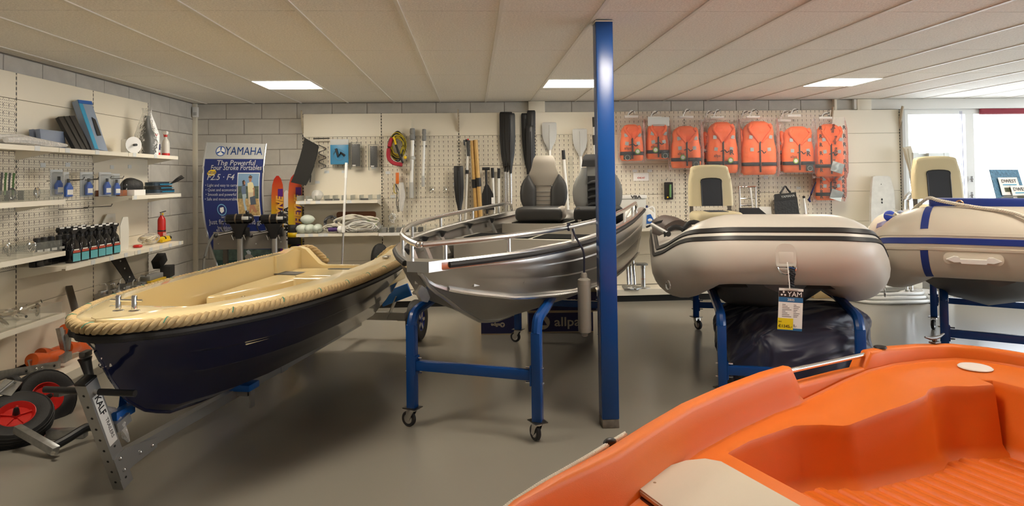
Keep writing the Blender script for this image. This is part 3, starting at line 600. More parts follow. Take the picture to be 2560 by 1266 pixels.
AM = A2.matrix_world.copy() if False else (Matrix.Translation((-.288, 3.467, 0)) @ Matrix.Rotation(R(-22), 4, 'Z'))
seat(AM @ Matrix.Translation((-.30, 3.42, 1.131)) @ Matrix.Rotation(R(8), 4, 'Z'), 'charcoal and taupe folding boat seat on the left of the aluminium boat bench', 1)
seat(AM @ Matrix.Translation((.30, 3.42, 1.131)) @ Matrix.Rotation(R(12), 4, 'Z'), 'black and grey ribbed boat seat behind the blue column', 2)
# ------------------------------------------------------------------ blue rolling stands
def caster(t, p, ang, r=.05, m=None):
    """swivel caster: plate, fork, wheel; p = top plate centre, wheel reaches the floor"""
    d = Vector((math.cos(ang), math.sin(ang), 0)); n = Vector((-d.y, d.x, 0)); c = Vector((p.x, p.y, 0)) + d * .03 + Vector((0, 0, r))
    cs = MB().cbox((p.x, p.y, p.z), (.10, .085, .006), rot=(0, 0, ang)).obj('caster_plate', STEEL, t, world=True)
    h = MB()
    for sg in (-1, 1): h.loft([[Vector((p.x, p.y, p.z - .004)) + d * a + n * sg * (.02 + o) + Vector((0, 0, b_)) for a, b_ in ((-.03, 0), (.03, 0), (.045, c.z - p.z - .005), (.02, c.z - p.z - .012))] for o in (0, .003)], True, True)
    h.cyl((p.x, p.y, p.z - .003), (p.x, p.y, p.z - .02), .028, n=14); h.obj('fork', CHROME, cs, world=True)
    MB().lathe([(r * .62, -.013), (r * .9, -.015), (r, -.009), (r, .009), (r * .9, .015), (r * .62, .013)], 22, c, n, ring=True).obj('wheel', RUBBER, cs, world=True)
    MB().lathe([(.008, -.016), (r * .3, -.015), (r * .62, -.012), (r * .62, .012), (r * .3, .015), (.008, .016)], 18, c, n).obj('hub', ALUB, cs, world=True)
def stand(name, label, FL, FR, LEN, axis, zb, zbar, run, zt, lean=0., wd=.06, caps=None, ctype=(2.6, 2.0)):
    """two-legged frame front and rear: square legs bent inwards to carry the hull; FL, FR front feet, axis = direction to the rear"""
    u = Vector(axis).normalized(); n = (FR - FL).normalized(); t = thing(name, label, 'boat stand', tuple((FL + FR) / 2 + u * LEN / 2), math.atan2(n.y, n.x))
    for fr_ in (0, 1):
        for sg, P in ((-1, FL), (1, FR)):
            b0 = P + u * (LEN * fr_) + Vector((0, 0, .125)); b1 = b0 + Vector((0, 0, zb - .125 - .06)) - n * sg * lean * -1 * 0 + u * 0
            h = MB(); h.bar(b0, b1, wd, wd, up=u, bev=.006); 
            dirn = run[0] * u * (1 if fr_ == 0 else -1) + n * -sg * run[1]; e = b1 + Vector((0, 0, .06)); k = smooth_path([b1 - Vector((0, 0, .01)), b1 + Vector((0, 0, .03)) + dirn * .03, e + dirn * .12 + Vector((0, 0, .012)), e + dirn * .5 + Vector((0, 0, (zt - e.z) * .5)), e + dirn + Vector((0, 0, zt - e.z))], 4)
            h.tube(k, wd * .56, 10); h.obj('leg', BLUEST, t, world=True)
            caster(t, b0, ctype[0] if sg < 0 else ctype[1])
        a, c = FL + u * (LEN * fr_) + Vector((0, 0, zbar)), FR + u * (LEN * fr_) + Vector((0, 0, zbar))
        h = MB(); h.bar(a + n * .03, c - n * .03, .05, .06, bev=.004).obj('crossbar', BLUEST, t, world=True)
        for P, sg in ((a, 1), (c, -1)):
            h = MB(); h.bar(P + n * sg * .034 - Vector((0, 0, .06)), P + n * sg * .034 + Vector((0, 0, .06)), .008, .06, up=u); h.obj('flange', BLUEST, t, world=True)
            for dz in (-.045, .045): MB().cyl(P + n * sg * -.045 + Vector((0, 0, dz)), P + n * sg * .07 + Vector((0, 0, dz)), .006, n=6).obj('bolt', CHROME, t, world=True)
    for sg, P in ((-1, FL), (1, FR)):
        a = P + n * -sg * run[1] + u * run[0] + Vector((0, 0, zt - .005)); h = MB(); h.bar(a - u * .05, a + u * (LEN - 2 * run[0] + .05), .05, .05, bev=.004).obj('side_rail', BLUEST, t, world=True)
    return t
cl, cr_ = PZ(1032, 1068, 0), PZ(1345, 1106, 0); cl.z = cr_.z = 0
stand('boat_stand', 'blue steel stand on casters under the aluminium boat', cl, cr_, 2.2, (math.sin(R(22)), math.cos(R(22)), 0), .72, .40, (.48, .02), .80)
# ================================================================== inflatable dinghies
def dinghy(name, label, Fx, Fy, th, r, zb, zs, hw, L, mtube, strakes, flat=.36, drop=0.):
    """U-shaped buoyancy tube with raised flat bow; local y runs aft, x to the right; Fx,Fy = bow front on the floor plan"""
    t = thing(name, label, 'inflatable boat', (Fx, Fy, 0), R(-th))
    half = [(0, r), (flat * .55, r), (flat * .93, r + .008), (flat + .06, r + .07), (hw * .88, r + .27), (hw * .97, r + .42), (hw, r + .62), (hw, 1.3), (hw, 2.0), (hw, L - .45)]
    def zz(y): return zs + (zb - zs) * (1 - min(1, max(0, (y - r - .0) / .55))) ** 1.35
    pts = [Vector((x, y, zz(y))) for x, y in half]
    full = [Vector((-v.x, v.y, v.z)) for v in pts[:0:-1]] + pts
    path = smooth_path(full, 5); n = 26
    rad = []
    h = MB(); secs = []
    ends = [(0, .35), (.10, .72), (.22, .95), (.35, 1.)]
    def frame(i, P):
        d = P[min(i + 1, len(P) - 1)] - P[max(i - 1, 0)]; d.z *= .4; d.normalize(); a = Vector((d.y, -d.x, 0)).normalized()  # a: outward (left run then right run)
        return a, Vector((0, 0, 1))
    P = [path[0] + Vector((0, .42, 0))] + [path[0] + Vector((0, .28, 0))] + [path[0] + Vector((0, .12, 0))] + path + [path[-1] + Vector((0, .12, 0)), path[-1] + Vector((0, .28, 0)), path[-1] + Vector((0, .42, 0))]
    sc = [.4, .78, .95] + [1.] * len(path) + [.95, .78, .4]
    for i, p in enumerate(P):
        a, u = frame(i, P); secs.append([p - a * math.cos(2 * math.pi * j / n) * r * sc[i] + u * math.sin(2 * math.pi * j / n) * r * sc[i] for j in range(n)])
    h.loft(secs, True, True); tb = h.obj('buoyancy_tube', mtube, t, ang=70)
    for ang, wd, th_, m in strakes:   # rubbing strakes: bands along the outside at angle ang above horizontal
        h = MB(); ss = []
        for i, p in enumerate(P[2:-2]):
            a, u = frame(i + 2, P); o = a
            def q(al, k): return p + (o * math.cos(al) + u * math.sin(al)) * r * k
            A = R(ang); dA = wd / r / 2; ss.append([q(A - dA, .99), q(A - dA * .8, 1 + th_ / r), q(A + dA * .8, 1 + th_ / r), q(A + dA, .99)])
        h.loft(ss, True, True).obj('rubbing_strake', m, t, ang=30)
    HG = mat('hypalon_grey', (.10, .105, .11), .5)
    # floor and V keel, transom
    h = MB(); st_ = [.25, .5, .9, 1.6, 2.4, L - .5]; q = []
    for y in st_: w_ = lerp([.25, .55, .9, 4], [.16, .36, .5, .52], y); z = zz(y) - r * .75; q.append([Vector((x, y, zz_)) for x, zz_ in ((-w_, z + .05), (-w_ * .55, z - .06 - .05 * min(1, y)), (0, z - .09 - .09 * min(1, y)), (w_ * .55, z - .06 - .05 * min(1, y)), (w_, z + .05), (0, z + .07))])
    h.loft(q, True, True).obj('hull_floor', HG, t, ang=40)
    h = MB(); h.prism([(-hw + .1, zs - .18), (hw - .1, zs - .18), (hw - .1, zs + .15), (-hw + .1, zs + .15)], L - .55, L - .51, 'XZ').obj('transom', mat('plywood_grey', (.3, .3, .3), .5), t)
    h = MB(); h.box(-hw + r * .6, hw - r * .6, 1.5, 1.75, zs + r * .55, zs + r * .55 + .03, .008).obj('thwart', HG, t)
    return t, tb, zz, frame, P
PVCW = mat('pvc_off_white', (.62, .585, .52), .36, bump=(5, .03)); PVCB = mat('pvc_beige', (.60, .545, .45), .4, bump=(5, .03)); BSTR = mat('strake_black', (.018, .018, .018), .4); NBLUE = mat('strake_blue', (.012, .035, .23), .4); PURP = mat('faded_blue', (.14, .13, .30), .6)
# ---- white dinghy with black strakes
th = 15; u3 = Vector((math.sin(R(th)), math.cos(R(th)), 0)); n3 = Vector((math.cos(R(th)), -math.sin(R(th)), 0))
D1, D1T, zz1, fr1, P1 = dinghy('inflatable_dinghy', 'white inflatable dinghy with two black rubbing strakes, on a blue stand', 2.0, 4.03, th, .238, 1.085, .875, .60, 3.4, PVCW, [(38, .042, .008, BSTR), (24, .034, .006, BSTR)], .37)
W3 = lambda x, y, z: D1.matrix_world @ Vector((x, y, z))
D1M = Matrix.Translation((2.0, 4.03, 0)) @ Matrix.Rotation(R(-th), 4, 'Z')
MB().box(-.05, .05, -.006, .03, 1.015, 1.10, .01).obj('tow_patch', PVCW, D1)
h = MB(); h.prism(rrect(-.062, .062, .97, 1.15, .055, 5), -.004, .05, 'XZ'); h.obj('patch_backing', PVCW, D1)
MB().tube([(.055 * math.cos(a), -.02, 1.0 - .045 * abs(math.sin(a)) * (1 if math.sin(a) > 0 else 0)) for a in [i * math.pi / 8 for i in range(9)]], .006, 6).cyl((-.058, -.02, 1.0), (.058, -.02, 1.0), .006, n=6).obj('tow_ring', CHROME, D1)
rp = [Vector((.025, -.03, 1.0)), Vector((.03, -.045, .96)), Vector((.02, -.04, .90)), Vector((.03, -.045, .85)), Vector((.035, -.04, .79))]
ro, fl = strand_rope(smooth_path(rp, 4), .019, .05, n=5); ro = ro.obj('painter_rope', mat('black_rope', (.012, .012, .016), .8), D1); fl.obj('blue_tracer', BLUE, ro, kind='stuff')
def onside(P, fr, r, side, y, al, k=1.0):
    """point on the tube surface: side -1/1, distance y aft, al degrees above horizontal"""
    c = [i for i in range(len(P)) if P[i].x * side > 0]; i = min(c, key=lambda q: abs(P[q].y - y)); a, u = fr(i, P); return P[i] + (a * math.cos(R(al)) + u * math.sin(R(al))) * r * k, a, u
for sx, y in ((-1, .55), (1, .62)):
    q, a, u = onside(P1, fr1, .238, sx, y, -38, 1.06); MB().tube([q + (Vector((-a.y, a.x, 0)) * math.cos(e_) + u * math.sin(e_)) * .036 for e_ in [i * .628 for i in range(10)]], .006, 6, loop=True).obj('side_ring', CHROME if sx > 0 else LGREY, D1)
MB().box(-.45, .45, .40, .50, .79, .86, .02).obj('floor_lip', BLACKM, D1)
# gear inside: seat pads with straps, paddle, folded pad
for i, (px, py) in enumerate(((1690, 590), (1735, 578))):
    c = Matrix.Identity(4) and PY(px, py, 5.35); h = MB(); h.tube([c + Vector((.085 * math.cos(a), 0, .075 * math.sin(a))) for a in [R(-15) + i_ * R(210) / 10 for i_ in range(11)]], .02, 6, flat=.35, up=Vector((0, 1, 0))).obj('foot_strap', BLACK, None, label='black padded strap loop in the white dinghy, %s one' % ('left' if i == 0 else 'right'), cat='strap', group='straps in the white dinghy')
t = thing('paddle', 'short black and silver paddle lying across the left tube of the white dinghy', 'paddle', tuple(PY(1650, 575, 5.2)))
a, b_ = PY(1630, 562, 5.3), PY(1665, 582, 5.0); MB().cyl(a, b_, .017, n=10).obj('shaft', LGREY, t, world=True); MB().cyl(b_, b_ + (b_ - a).normalized() * .05, .022, n=10).obj('grip', BLACK, t, world=True)
h = MB(); q = [PY(x, y, 5.35) for x, y in ((1615, 566), (1640, 555), (1658, 550), (1654, 557), (1635, 563), (1618, 570))]; h.loft([q, [v + Vector((0, .015, -.004)) for v in q]], True, True).obj('blade', BLACK, t, world=True)
h = MB(); q = []
for i in range(9):
    c = PY(1645 + 8.5 * i, 556 - 15 * math.sin(math.pi * i / 8), 5.75); q.append([c + Vector((0, -.18, -.12)), c + Vector((0, -.2, -.02)), c, c + Vector((0, .2, 0)), c + Vector((0, .2, -.12))])
h.loft(q, True, True).obj('seat_cushion', mat('brown_pad', (.10, .075, .065), .45), None, label='brown rounded cushion lying in the white dinghy', cat='cushion', ang=60)
# price tag on a clip
tp = PY(1978, 722, 3.9); tm = wallM(tp + Vector((0, 0, -.0)), 'back', rot=R(-3.5)) @ Matrix.Rotation(R(-10), 4, 'Y')
TG = thing('price_tag', 'white price card with yellow sticker hanging from the white dinghy', 'price tag', tuple(tp))
W_, H_ = .145, .26
h = MB(); h.M = tm; h.box(-W_ / 2, W_ / 2, -H_, 0, -.001, .001).obj('card', PAPER, TG, world=True)
h = MB(); h.M = tm; h.box(-W_ / 2, W_ / 2, -.055, -.015, .0012, .0016).obj('black_band', BLACK, TG, world=True); h = MB(); h.M = tm; h.box(-W_ / 2, W_ / 2, -.085, -.055, .0012, .0016).obj('blue_band', mat('band_blue', (.02, .14, .33), .5), TG, world=True)
h = MB(); h.M = tm; h.box(-W_ / 2, W_ / 2, -H_, -H_ + .015, .0012, .0016).obj('blue_band', MATS['band_blue'], TG, world=True)
h = MB(); h.M = tm; h.box(-W_ / 2 - .002, .018, -H_ + .005, -H_ + .075, .0018, .0022).obj('price_sticker', mat('sticker_yellow', (.80, .62, .01), .5), TG, world=True)
TT = lambda x, y: tm @ Matrix.Translation((x, y, .003))
text('YAM', .043, PAPER, TG, TT(.022, -.036)); text('380S', .022, PAPER, TG, TT(.0, -.07)); text('€1345,-', .026, BLACK, TG, TT(-.028, -.235)); text('NU', .013, BLACK, TG, TT(-.06, -.207)); text('5,-', .02, BLACK, TG, TT(.03, -.228))
for i in range(8):
    for x0, L_ in ((-.05, .02 + .012 * (i * 5 % 4)), (.018, .016 + .007 * (i * 3 % 4))): h = MB(); h.M = tm; h.box(x0, x0 + L_, -.1025 - .0105 * i, -.0985 - .0105 * i, .0012, .0016).obj('print_line', GREY, TG, world=True)
h = MB(); h.M = tm @ Matrix.Translation((-.045, -.035, .002))
for k in range(3): h.prism([(math.cos(R(90 + 120 * k) + q_) * r_, math.sin(R(90 + 120 * k) + q_) * r_) for q_, r_ in ((-.2, .004), (-.55, .015), (0, .019), (.45, .014), (.2, .004))], 0, .0006, 'XY')
h.obj('propeller_logo', PAPER, TG, world=True)
h = MB(); h.M = tm; h.box(-.04, .04, -.014, .004, -.003, .004, .002).obj('clip', CLEAR, TG, world=True); MB().tube([tp + Vector((-.01, 0, 0)), tp + Vector((-.012, 0, .05)), tp + Vector((-.006, .03, .16))], .003, 6).obj('clip_link', WHITE, TG, world=True)
# stand under it
fl_ = Vector((1.70, 4.37, 0)); stand('boat_stand', 'blue steel stand on casters under the white dinghy', fl_, fl_ + n3 * .88, 2.28, u3, .62, .25, (.55, .0), .69, ctype=(-1.2, -.6))
# ---- beige dinghy with blue strakes
th = 34; u4 = Vector((math.sin(R(th)), math.cos(R(th)), 0)); n4 = Vector((math.cos(R(th)), -math.sin(R(th)), 0))
D2, D2T, zz2, fr2, P2 = dinghy('inflatable_dinghy', 'beige inflatable dinghy with blue stripes and white rope, by the window', 3.55, 4.12, th, .262, 1.085, .90, .62, 3.3, PVCB, [(6, .048, .006, NBLUE), (17, .03, .006, PVCB), (-6, .02, .008, PVCB)], .42)
D2M = Matrix.Translation((3.55, 4.12, 0)) @ Matrix.Rotation(R(-th), 4, 'Z')
ib = min((i for i in range(len(P2)) if P2[i].x < 0), key=lambda i: abs(P2[i].x + .40))   # blue vertical seam band round the bow corner
for lo, hi in ((-70, -9), (25, 112)):
    rr_ = []
    for d in [lo + (hi - lo) * k / 12 for k in range(13)]:
        A, U = fr2(ib, P2); T_ = (P2[ib + 1] - P2[ib - 1]).normalized(); c_ = P2[ib] + (A * math.cos(R(d)) + U * math.sin(R(d))) * .262 * 1.004; n_ = (A * math.cos(R(d)) + U * math.sin(R(d))) * .006; rr_.append([c_ - T_ * .024, c_ + T_ * .024, c_ + T_ * .024 - n_, c_ - T_ * .024 - n_])
    MB().loft(rr_, True, True).obj('seam_band', NBLUE, D2, ang=60)
h = MB(); h.box(-.40, .55, .25, .42, 1.32, 1.40, .012).obj('bow_dodger', NBLUE, D2); MB().tube([(-.22 + .022 * math.cos(a), .245, 1.365 + .02 * math.sin(a)) for a in [i * .52 for i in range(12)]], .006, 6, loop=True).obj('eyelet', mat('brass', (.6, .35, .2), .3, 1.), D2)
h = MB(); h.prism(rrect(-.34, .0, .955, 1.035, .035, 4), -.006, .09, 'XZ').obj('handle_patch', PVCB, D2)
h = MB(); h.prism([(-.325, .99), (-.28, 1.012), (-.255, 1.01), (-.245, .995), (-.095, .995), (-.085, 1.01), (-.06, 1.012), (-.015, .99), (-.06, .972), (-.095, .975), (-.10, .965), (-.24, .965), (-.245, .975), (-.28, .972)], -.045, -.006, 'XZ').obj('grab_handle', WHITE, D2)
rope = smooth_path([(-.66, 1.2, 1.10), (-.63, .95, 1.135), (-.66, .72, 1.15), (-.60, .52, 1.20), (-.50, .36, 1.31), (-.41, .26, 1.40), (-.34, .215, 1.385), (-.15, .17, 1.345), (.05, .10, 1.315), (.18, .03, 1.26), (.3, .0, 1.20)], 5)
ro, fl = strand_rope(rope, .014, .04, n=5); ro.obj('life_line', ROPEW, D2, ang=60)
for k, (pts) in enumerate(([(-.70, .98, 1.13), (-.66, 1.12, 1.10), (-.60, 1.0, 1.17), (-.63, .82, 1.165), (-.68, .85, 1.12)], [(-.74, 1.1, 1.10), (-.70, 1.25, 1.12), (-.62, 1.4, 1.18), (-.55, 1.25, 1.22), (-.58, 1.1, 1.22)])): MB().tube(smooth_path(pts, 4), .014, 6).obj('rope_coil', ROPEW, D2)
q = []
for i in range(8):
    y = .62 + .12 * i; q.append([onside(P2, fr2, .262, -1, y, al, 1.006)[0] for al in (58, 70, 82, 96)])
MB().loft(q, False, False).obj('tube_patch', PURP, D2, sol=.004, ang=60)
t = thing('paper_bundle', 'white papers and tags lying on the left tube of the beige dinghy', 'papers', tuple(D2M @ Vector((-.60, 1.02, 1.21))))
for i, (x, y, z, rz, m) in enumerate(((-.60, .95, 1.215, .5, PAPER), (-.52, 1.05, 1.235, -.2, mat('paper_blue', (.35, .42, .62), .5)), (-.55, 1.0, 1.25, .9, PAPER), (-.48, .9, 1.24, .1, PAPER))): h = MB(); h.M = D2M; h.cbox((x, y, z), (.16, .11, .003), rot=(.15 * i, .3, rz)).obj('sheet', m, t, world=True)
h = MB(); h.M = D2M; h.ell((-.66, 1.35, 1.20), (.05, .06, .05), 12, 8).obj('blue_ball', mat('blue_knit', (.04, .09, .55), .8, bump=(80, .8)), None, label='small royal blue woolly ball on the beige dinghy by the rope', cat='ball')
h = MB(); h.M = D2M; h.ell((-.62, 1.18, 1.19), (.02, .075, .05), 12, 8).obj('rope_float', mat('olive_foam', (.36, .33, .20), .6), None, label='flat olive oval float among the white rope coils', cat='float')
fl4 = Vector((3.77, 4.98, 0)); stand('boat_stand', 'blue steel stand on casters under the beige dinghy', fl4, fl4 + n4 * .9, 1.57, u4, .62, .30, (.4, .0), .70, ctype=(-2.4, -.6))
# grey hull bottom of the next boat seen under the beige dinghy
# ---- navy sail bag / cover on the floor below the white dinghy
NYL = bpy.data.materials.new('navy_nylon'); NYL.use_nodes = True; nt = NYL.node_tree; b = nt.nodes['Principled BSDF']; b.inputs['Base Color'].default_value = (.016, .018, .048, 1); b.inputs['Roughness'].default_value = .45; b.inputs['Sheen Weight'].default_value = .3
tc = nd(nt, 'ShaderNodeTexCoord'); no = nd(nt, 'ShaderNodeTexNoise'); no.inputs['Scale'].default_value = 2.6; no.inputs['Detail'].default_value = 1.5; no.inputs['Distortion'].default_value = 1.2; mp = nd(nt, 'ShaderNodeMapping'); mp.inputs['Scale'].default_value = (.6, 2.2, 1.6); bp = nd(nt, 'ShaderNodeBump'); bp.inputs['Strength'].default_value = 1.; bp.inputs['Distance'].default_value = .12
nt.links.new(tc.outputs['Object'], mp.inputs[0]); nt.links.new(mp.outputs[0], no.inputs['Vector']); nt.links.new(no.outputs['Fac'], bp.inputs['Height']); nt.links.new(bp.outputs[0], b.inputs['Normal'])
bx = MB(); q = []; c0 = Vector((2.45, 4.95, 0)); N = 72
for i in range(90):
    a = i / 89; s = -.80 + 1.6 * a; env = max(.0, 1 - abs(s / .80) ** 4) ** .5; ring = []
    for j in range(N):
        p = 2 * math.pi * j / N; x, z = math.cos(p), math.sin(p); rr_ = 1 + .05 * math.sin(p * 3 + s * 4) + .045 * math.sin(p * 4 + 9 * s + 2 * math.sin(p * 2)) + .05 * math.sin(s * 24 + 3 * math.sin(p * 2 + s * 3)) * abs(math.sin(p + .6)) + .03 * math.sin(s * 43 + 5 * math.cos(p + s)) * abs(math.cos(p * 1.5))
        X = .52 * env * rr_ * (abs(x) ** .7) * (1 if x > 0 else -1); Z = .30 + .30 * env * (rr_ * (abs(z) ** .75) * (1 if z > 0 else -1)) * (1 - .18 * math.sin(s * 4))
        ring.append(c0 + n3 * X + u3 * s + Vector((0, 0, max(.004, Z))))
    q.append(ring)
bx.loft(q, True, True); bx.obj('boat_bag', NYL, None, ang=60, label='large navy nylon boat bag slumped on the floor below the white dinghy', cat='bag')
# ================================================================== orange polyethylene boat in the foreground
ORG = mat('orange_polyethylene', (.76, .17, .016), .42, spec=.35, bump=(420, .12)); HATCH = mat('hatch_cream', (.62, .555, .44), .5, bump=(500, .08))
OA = 21; ou = Vector((math.cos(R(OA)), math.sin(R(OA)), 0)); OM = Matrix.Translation((.03, 1.72, 0)) @ Matrix.Rotation(R(OA - 90), 4, 'Z')
OB = thing('orange_boat', 'bright orange moulded plastic boat in the foreground with cream hatch lid', 'boat', M=OM)
OS = [0, .03, .128, .30, .55, .82, 1.09, 1.4, 1.71, 1.93, 2.3, 2.73, 2.97, 3.17, 3.28, 3.34]; OW = [0, .09, .17, .26, .37, .50, .62, .72, .80, .835, .875, .89, .85, .77, .64, .50]
def zr(s): return lerp([0, 1.90, 1.96, 2.50, 2.56, 3.4], [.65, .645, .555, .55, .63, .615], s)
def zbn(s): return lerp([0, 1.9, 2.5, 3.4], [.465, .465, .535, .545], s)
right = [(lerp(OS, OW, s), s) for s in [0, .01, .03, .07, .128, .2, .3, .42, .55, .7, .82, .95, 1.09, 1.25, 1.4, 1.56, 1.71, 1.83, 1.90, 1.93, 1.96, 2.0, 2.15, 2.3, 2.44, 2.50, 2.53, 2.56, 2.64, 2.73, 2.85, 2.97, 3.08, 3.17, 3.24, 3.29, 3.33]] + [(.40, 3.36), (.25, 3.37), (.12, 3.37), (0, 3.37)]
loop = [(-x, y) for x, y in reversed(right)][:-1] + right; loop = loop[1:]   # closed ring: stern centre -> far side -> bow -> near side
NL = len(loop)
def nrm(i):
    a, c = loop[i - 1], loop[(i + 1) % NL]; d = Vector((c[0] - a[0], c[1] - a[1], 0)).normalized(); return Vector((-d.y, d.x, 0))
cen = Vector((0, 1.8, 0)); secs = []
def inward(i):
    n = nrm(i); p = Vector((loop[i][0], loop[i][1], 0)); return n if n.dot(cen - p) > 0 else -n
IW = []
for i, (x, y) in enumerate(loop):
    n = inward(i); p = Vector((x, y, 0)); z = zr(y); zb_ = zbn(y); k = min(1, .35 + y * 1.2)
    prof = [(.34 * k, .002), (.20 * k, .06), (.10 * k, .22), (.045, z - .16), (.035, z - .115), (.0, z - .105), (-.012, z - .09), (-.012, z - .055), (.0, z - .045), (.03, z - .04), (.035, z - .012), (.045, z - .003), (.075, z), (.088, z - .003), (.096, z - .012), (.10, z - .025), (.108, z - .09), (.118, max(zb_ + .012, z - .16)), (.124, zb_ + .003), (.135, zb_)]
    secs.append([p + n * a * (1 if a > .2 else k) + Vector((0, 0, c)) for a, c in prof]); IW.append(p + n * .135 * k)
h = MB(); h.loft(secs, False, False, loop=True); h.obj('hull_shell', ORG, OB, ang=40)
MB().add([q[0] for q in secs], [list(range(NL))]).obj('hull_bottom', ORG, OB)
# bench ring between the inner wall and the cockpit opening
def wc(s): return lerp([1.24, 1.32, 1.66, 1.78, 1.85, 1.92, 2.2, 2.38, 2.44, 2.52, 2.62, 2.75, 2.9], [.45, .49, .535, .545, .47, .43, .42, .40, .415, .45, .45, .37, .33], s)
CK = []
for i, (x, y) in enumerate(loop):
    sg = 1 if x > 0 else -1
    if y < 1.24: CK.append(Vector((sg * .45 * min(1, abs(x) / .60), 1.24, 0)))
    elif y > 2.85: CK.append(Vector((sg * min(.40, abs(x) * .55), 2.90 if abs(x) < .7 else 2.86, 0)))
    else: CK.append(Vector((sg * wc(y), y, 0)))
h = MB(); ss = []
for i in range(NL):
    a, c = IW[i], CK[i]; zb_ = zbn(loop[i][1]); d = (c - a); e = d.normalized() if d.length > 1e-6 else Vector((0, 1, 0)); fz = .205
    pr = [(a, zb_), (a.lerp(c, .5), zb_), (c - e * .016, zb_), (c - e * .005, zb_ - .004), (c, zb_ - .014), (c + e * .004, zb_ - .04), (c + e * .03, fz + .05), (c + e * .045, fz + .025), (c + e * .075, fz)]
    ss.append([Vector((v.x, v.y, z)) for v, z in pr])
h.loft(ss, False, False, loop=True); h.obj('inner_moulding', ORG, OB, ang=40)
MB().loft([[Vector((-wc(s) + .03, s, .206)), Vector((wc(s) - .03, s, .206))] for s in [1.26, 1.4, 1.6, 1.8, 1.9, 2.1, 2.3, 2.5, 2.7, 2.89]], False, False).obj('cockpit_floor', ORG, OB)
rib = MB(); rib.loft([[Vector((x, y, z)) for y, z in ((-.028, 0), (-.018, .011), (.018, .011), (.028, 0))] for x in (-.34, -.33, 0, .33, .34)], True, True); rib = rib.mesh('floor_rib', ORG, 60)
for k in range(17):
    s = 1.40 + .086 * k; inst(rib, 'floor_rib', OB, (0, s, .205), scale=((wc(s) - .09) / .34, 1, 1))
# hatch lid on the bow locker, bow locker front lip
po = [(-.35, .70), (-.42, .90), (-.43, 1.0), (-.41, 1.08), (-.36, 1.12), (.36, 1.12), (.41, 1.08), (.43, 1.0), (.42, .90), (.35, .70)]
h = MB(); h.prism([(a * 1.02, .7 + (b_ - .7) * 1.03 - .008) for a, b_ in po], .462, .4675, 'XY').obj('hatch_recess', mat('orange_dark_gap', (.10, .02, .005), .7), OB, label='dark gap round the hatch lid')
h = MB(); h.prism(po, .468, .49, 'XY'); me = h.mesh('x', HATCH); b = bmesh.new(); b.from_mesh(me); bmesh.ops.bevel(b, geom=b.edges[:], offset=.005, segments=2, affect='EDGES'); b.to_mesh(me); b.free(); inst(me, 'hatch_lid', OB)
for x, y in ((-.33, .78), (-.02, .98)): MB().lathe([(.006, 0), (.006, .001)], 8, (x, y, .4895)).obj('screw', mat('tan_screw', (.28, .20, .10), .5), OB)
# stainless grab rail in the far-side notch and on the near side
for sg in (-1, 1):
    a, c = Vector((sg * (lerp(OS, OW, 1.90) - .06), 1.90, .615)), Vector((sg * (lerp(OS, OW, 2.57) - .06), 2.57, .605)); MB().cyl(a, c, .0125, n=14).obj('grab_rail', CHROME, OB, label='polished stainless grab rail')
c = OM.inverted() @ PZ(2438, 921, .545)
h = MB(); h.lathe([(.012, .0), (.078, .0), (.080, .004), (.074, .009), (.05, .0075), (.012, .0075)], 28, (c.x, c.y, .546)).obj('inspection_hatch', WHITE, OB, label='round white inspection hatch on the stern bench')
for sg in (-1, 1):
    q = Vector((sg * (lerp(OS, OW, 3.05) - .06), 3.05, zr(3.0)))
    cl_ = MB().box(q.x - .02, q.x + .02, q.y - .025, q.y + .025, q.z, q.z + .012, .003).obj('cleat_base', STEEL, OB)
    MB().tube([(q.x - .0, q.y - .085, q.z + .045), (q.x, q.y - .04, q.z + .032), (q.x, q.y, q.z + .03), (q.x, q.y + .04, q.z + .032), (q.x, q.y + .085, q.z + .045)], [.005, .009, .012, .009, .005], 8).cyl((q.x, q.y, q.z + .01), (q.x, q.y, q.z + .03), .013, n=8).obj('cleat_horn', STEEL, cl_)
    MB().lathe([(.03, 0), (.034, .003), (.03, .010), (.012, .011)], 18, (sg * (lerp(OS, OW, 2.68) - .065), 2.68, zr(2.7) - .002)).obj('rowlock_plug', BLACK, OB)
MB().lathe([(.014, 0), (.014, .003)], 14, tuple(OM.inverted() @ PY(2520, 892, 3.36)), OM.inverted().to_3x3() @ Vector((-.4, -1, .2))).obj('drain_plug', BLACKM, OB)
# white rope along the bow, in the outer groove
for sg in (-1, 1):
    pts = []
    for i in range(15):
        s = .05 + .72 * i / 14; w_ = lerp(OS, OW, s); d = Vector((sg * 1, -.55, 0)).normalized(); pts.append(Vector((sg * w_, s, zr(s) - .035)) + d * .012)
    ro, fl = strand_rope(pts, .0095, .03, n=5); ro.obj('bow_rope', ROPEW, OB, ang=60)
    s = .66; MB().ell((sg * (lerp(OS, OW, s) + .012), s, zr(s) - .03), (.016, .028, .016), 10, 6).obj('rope_clip', BLACK, OB)
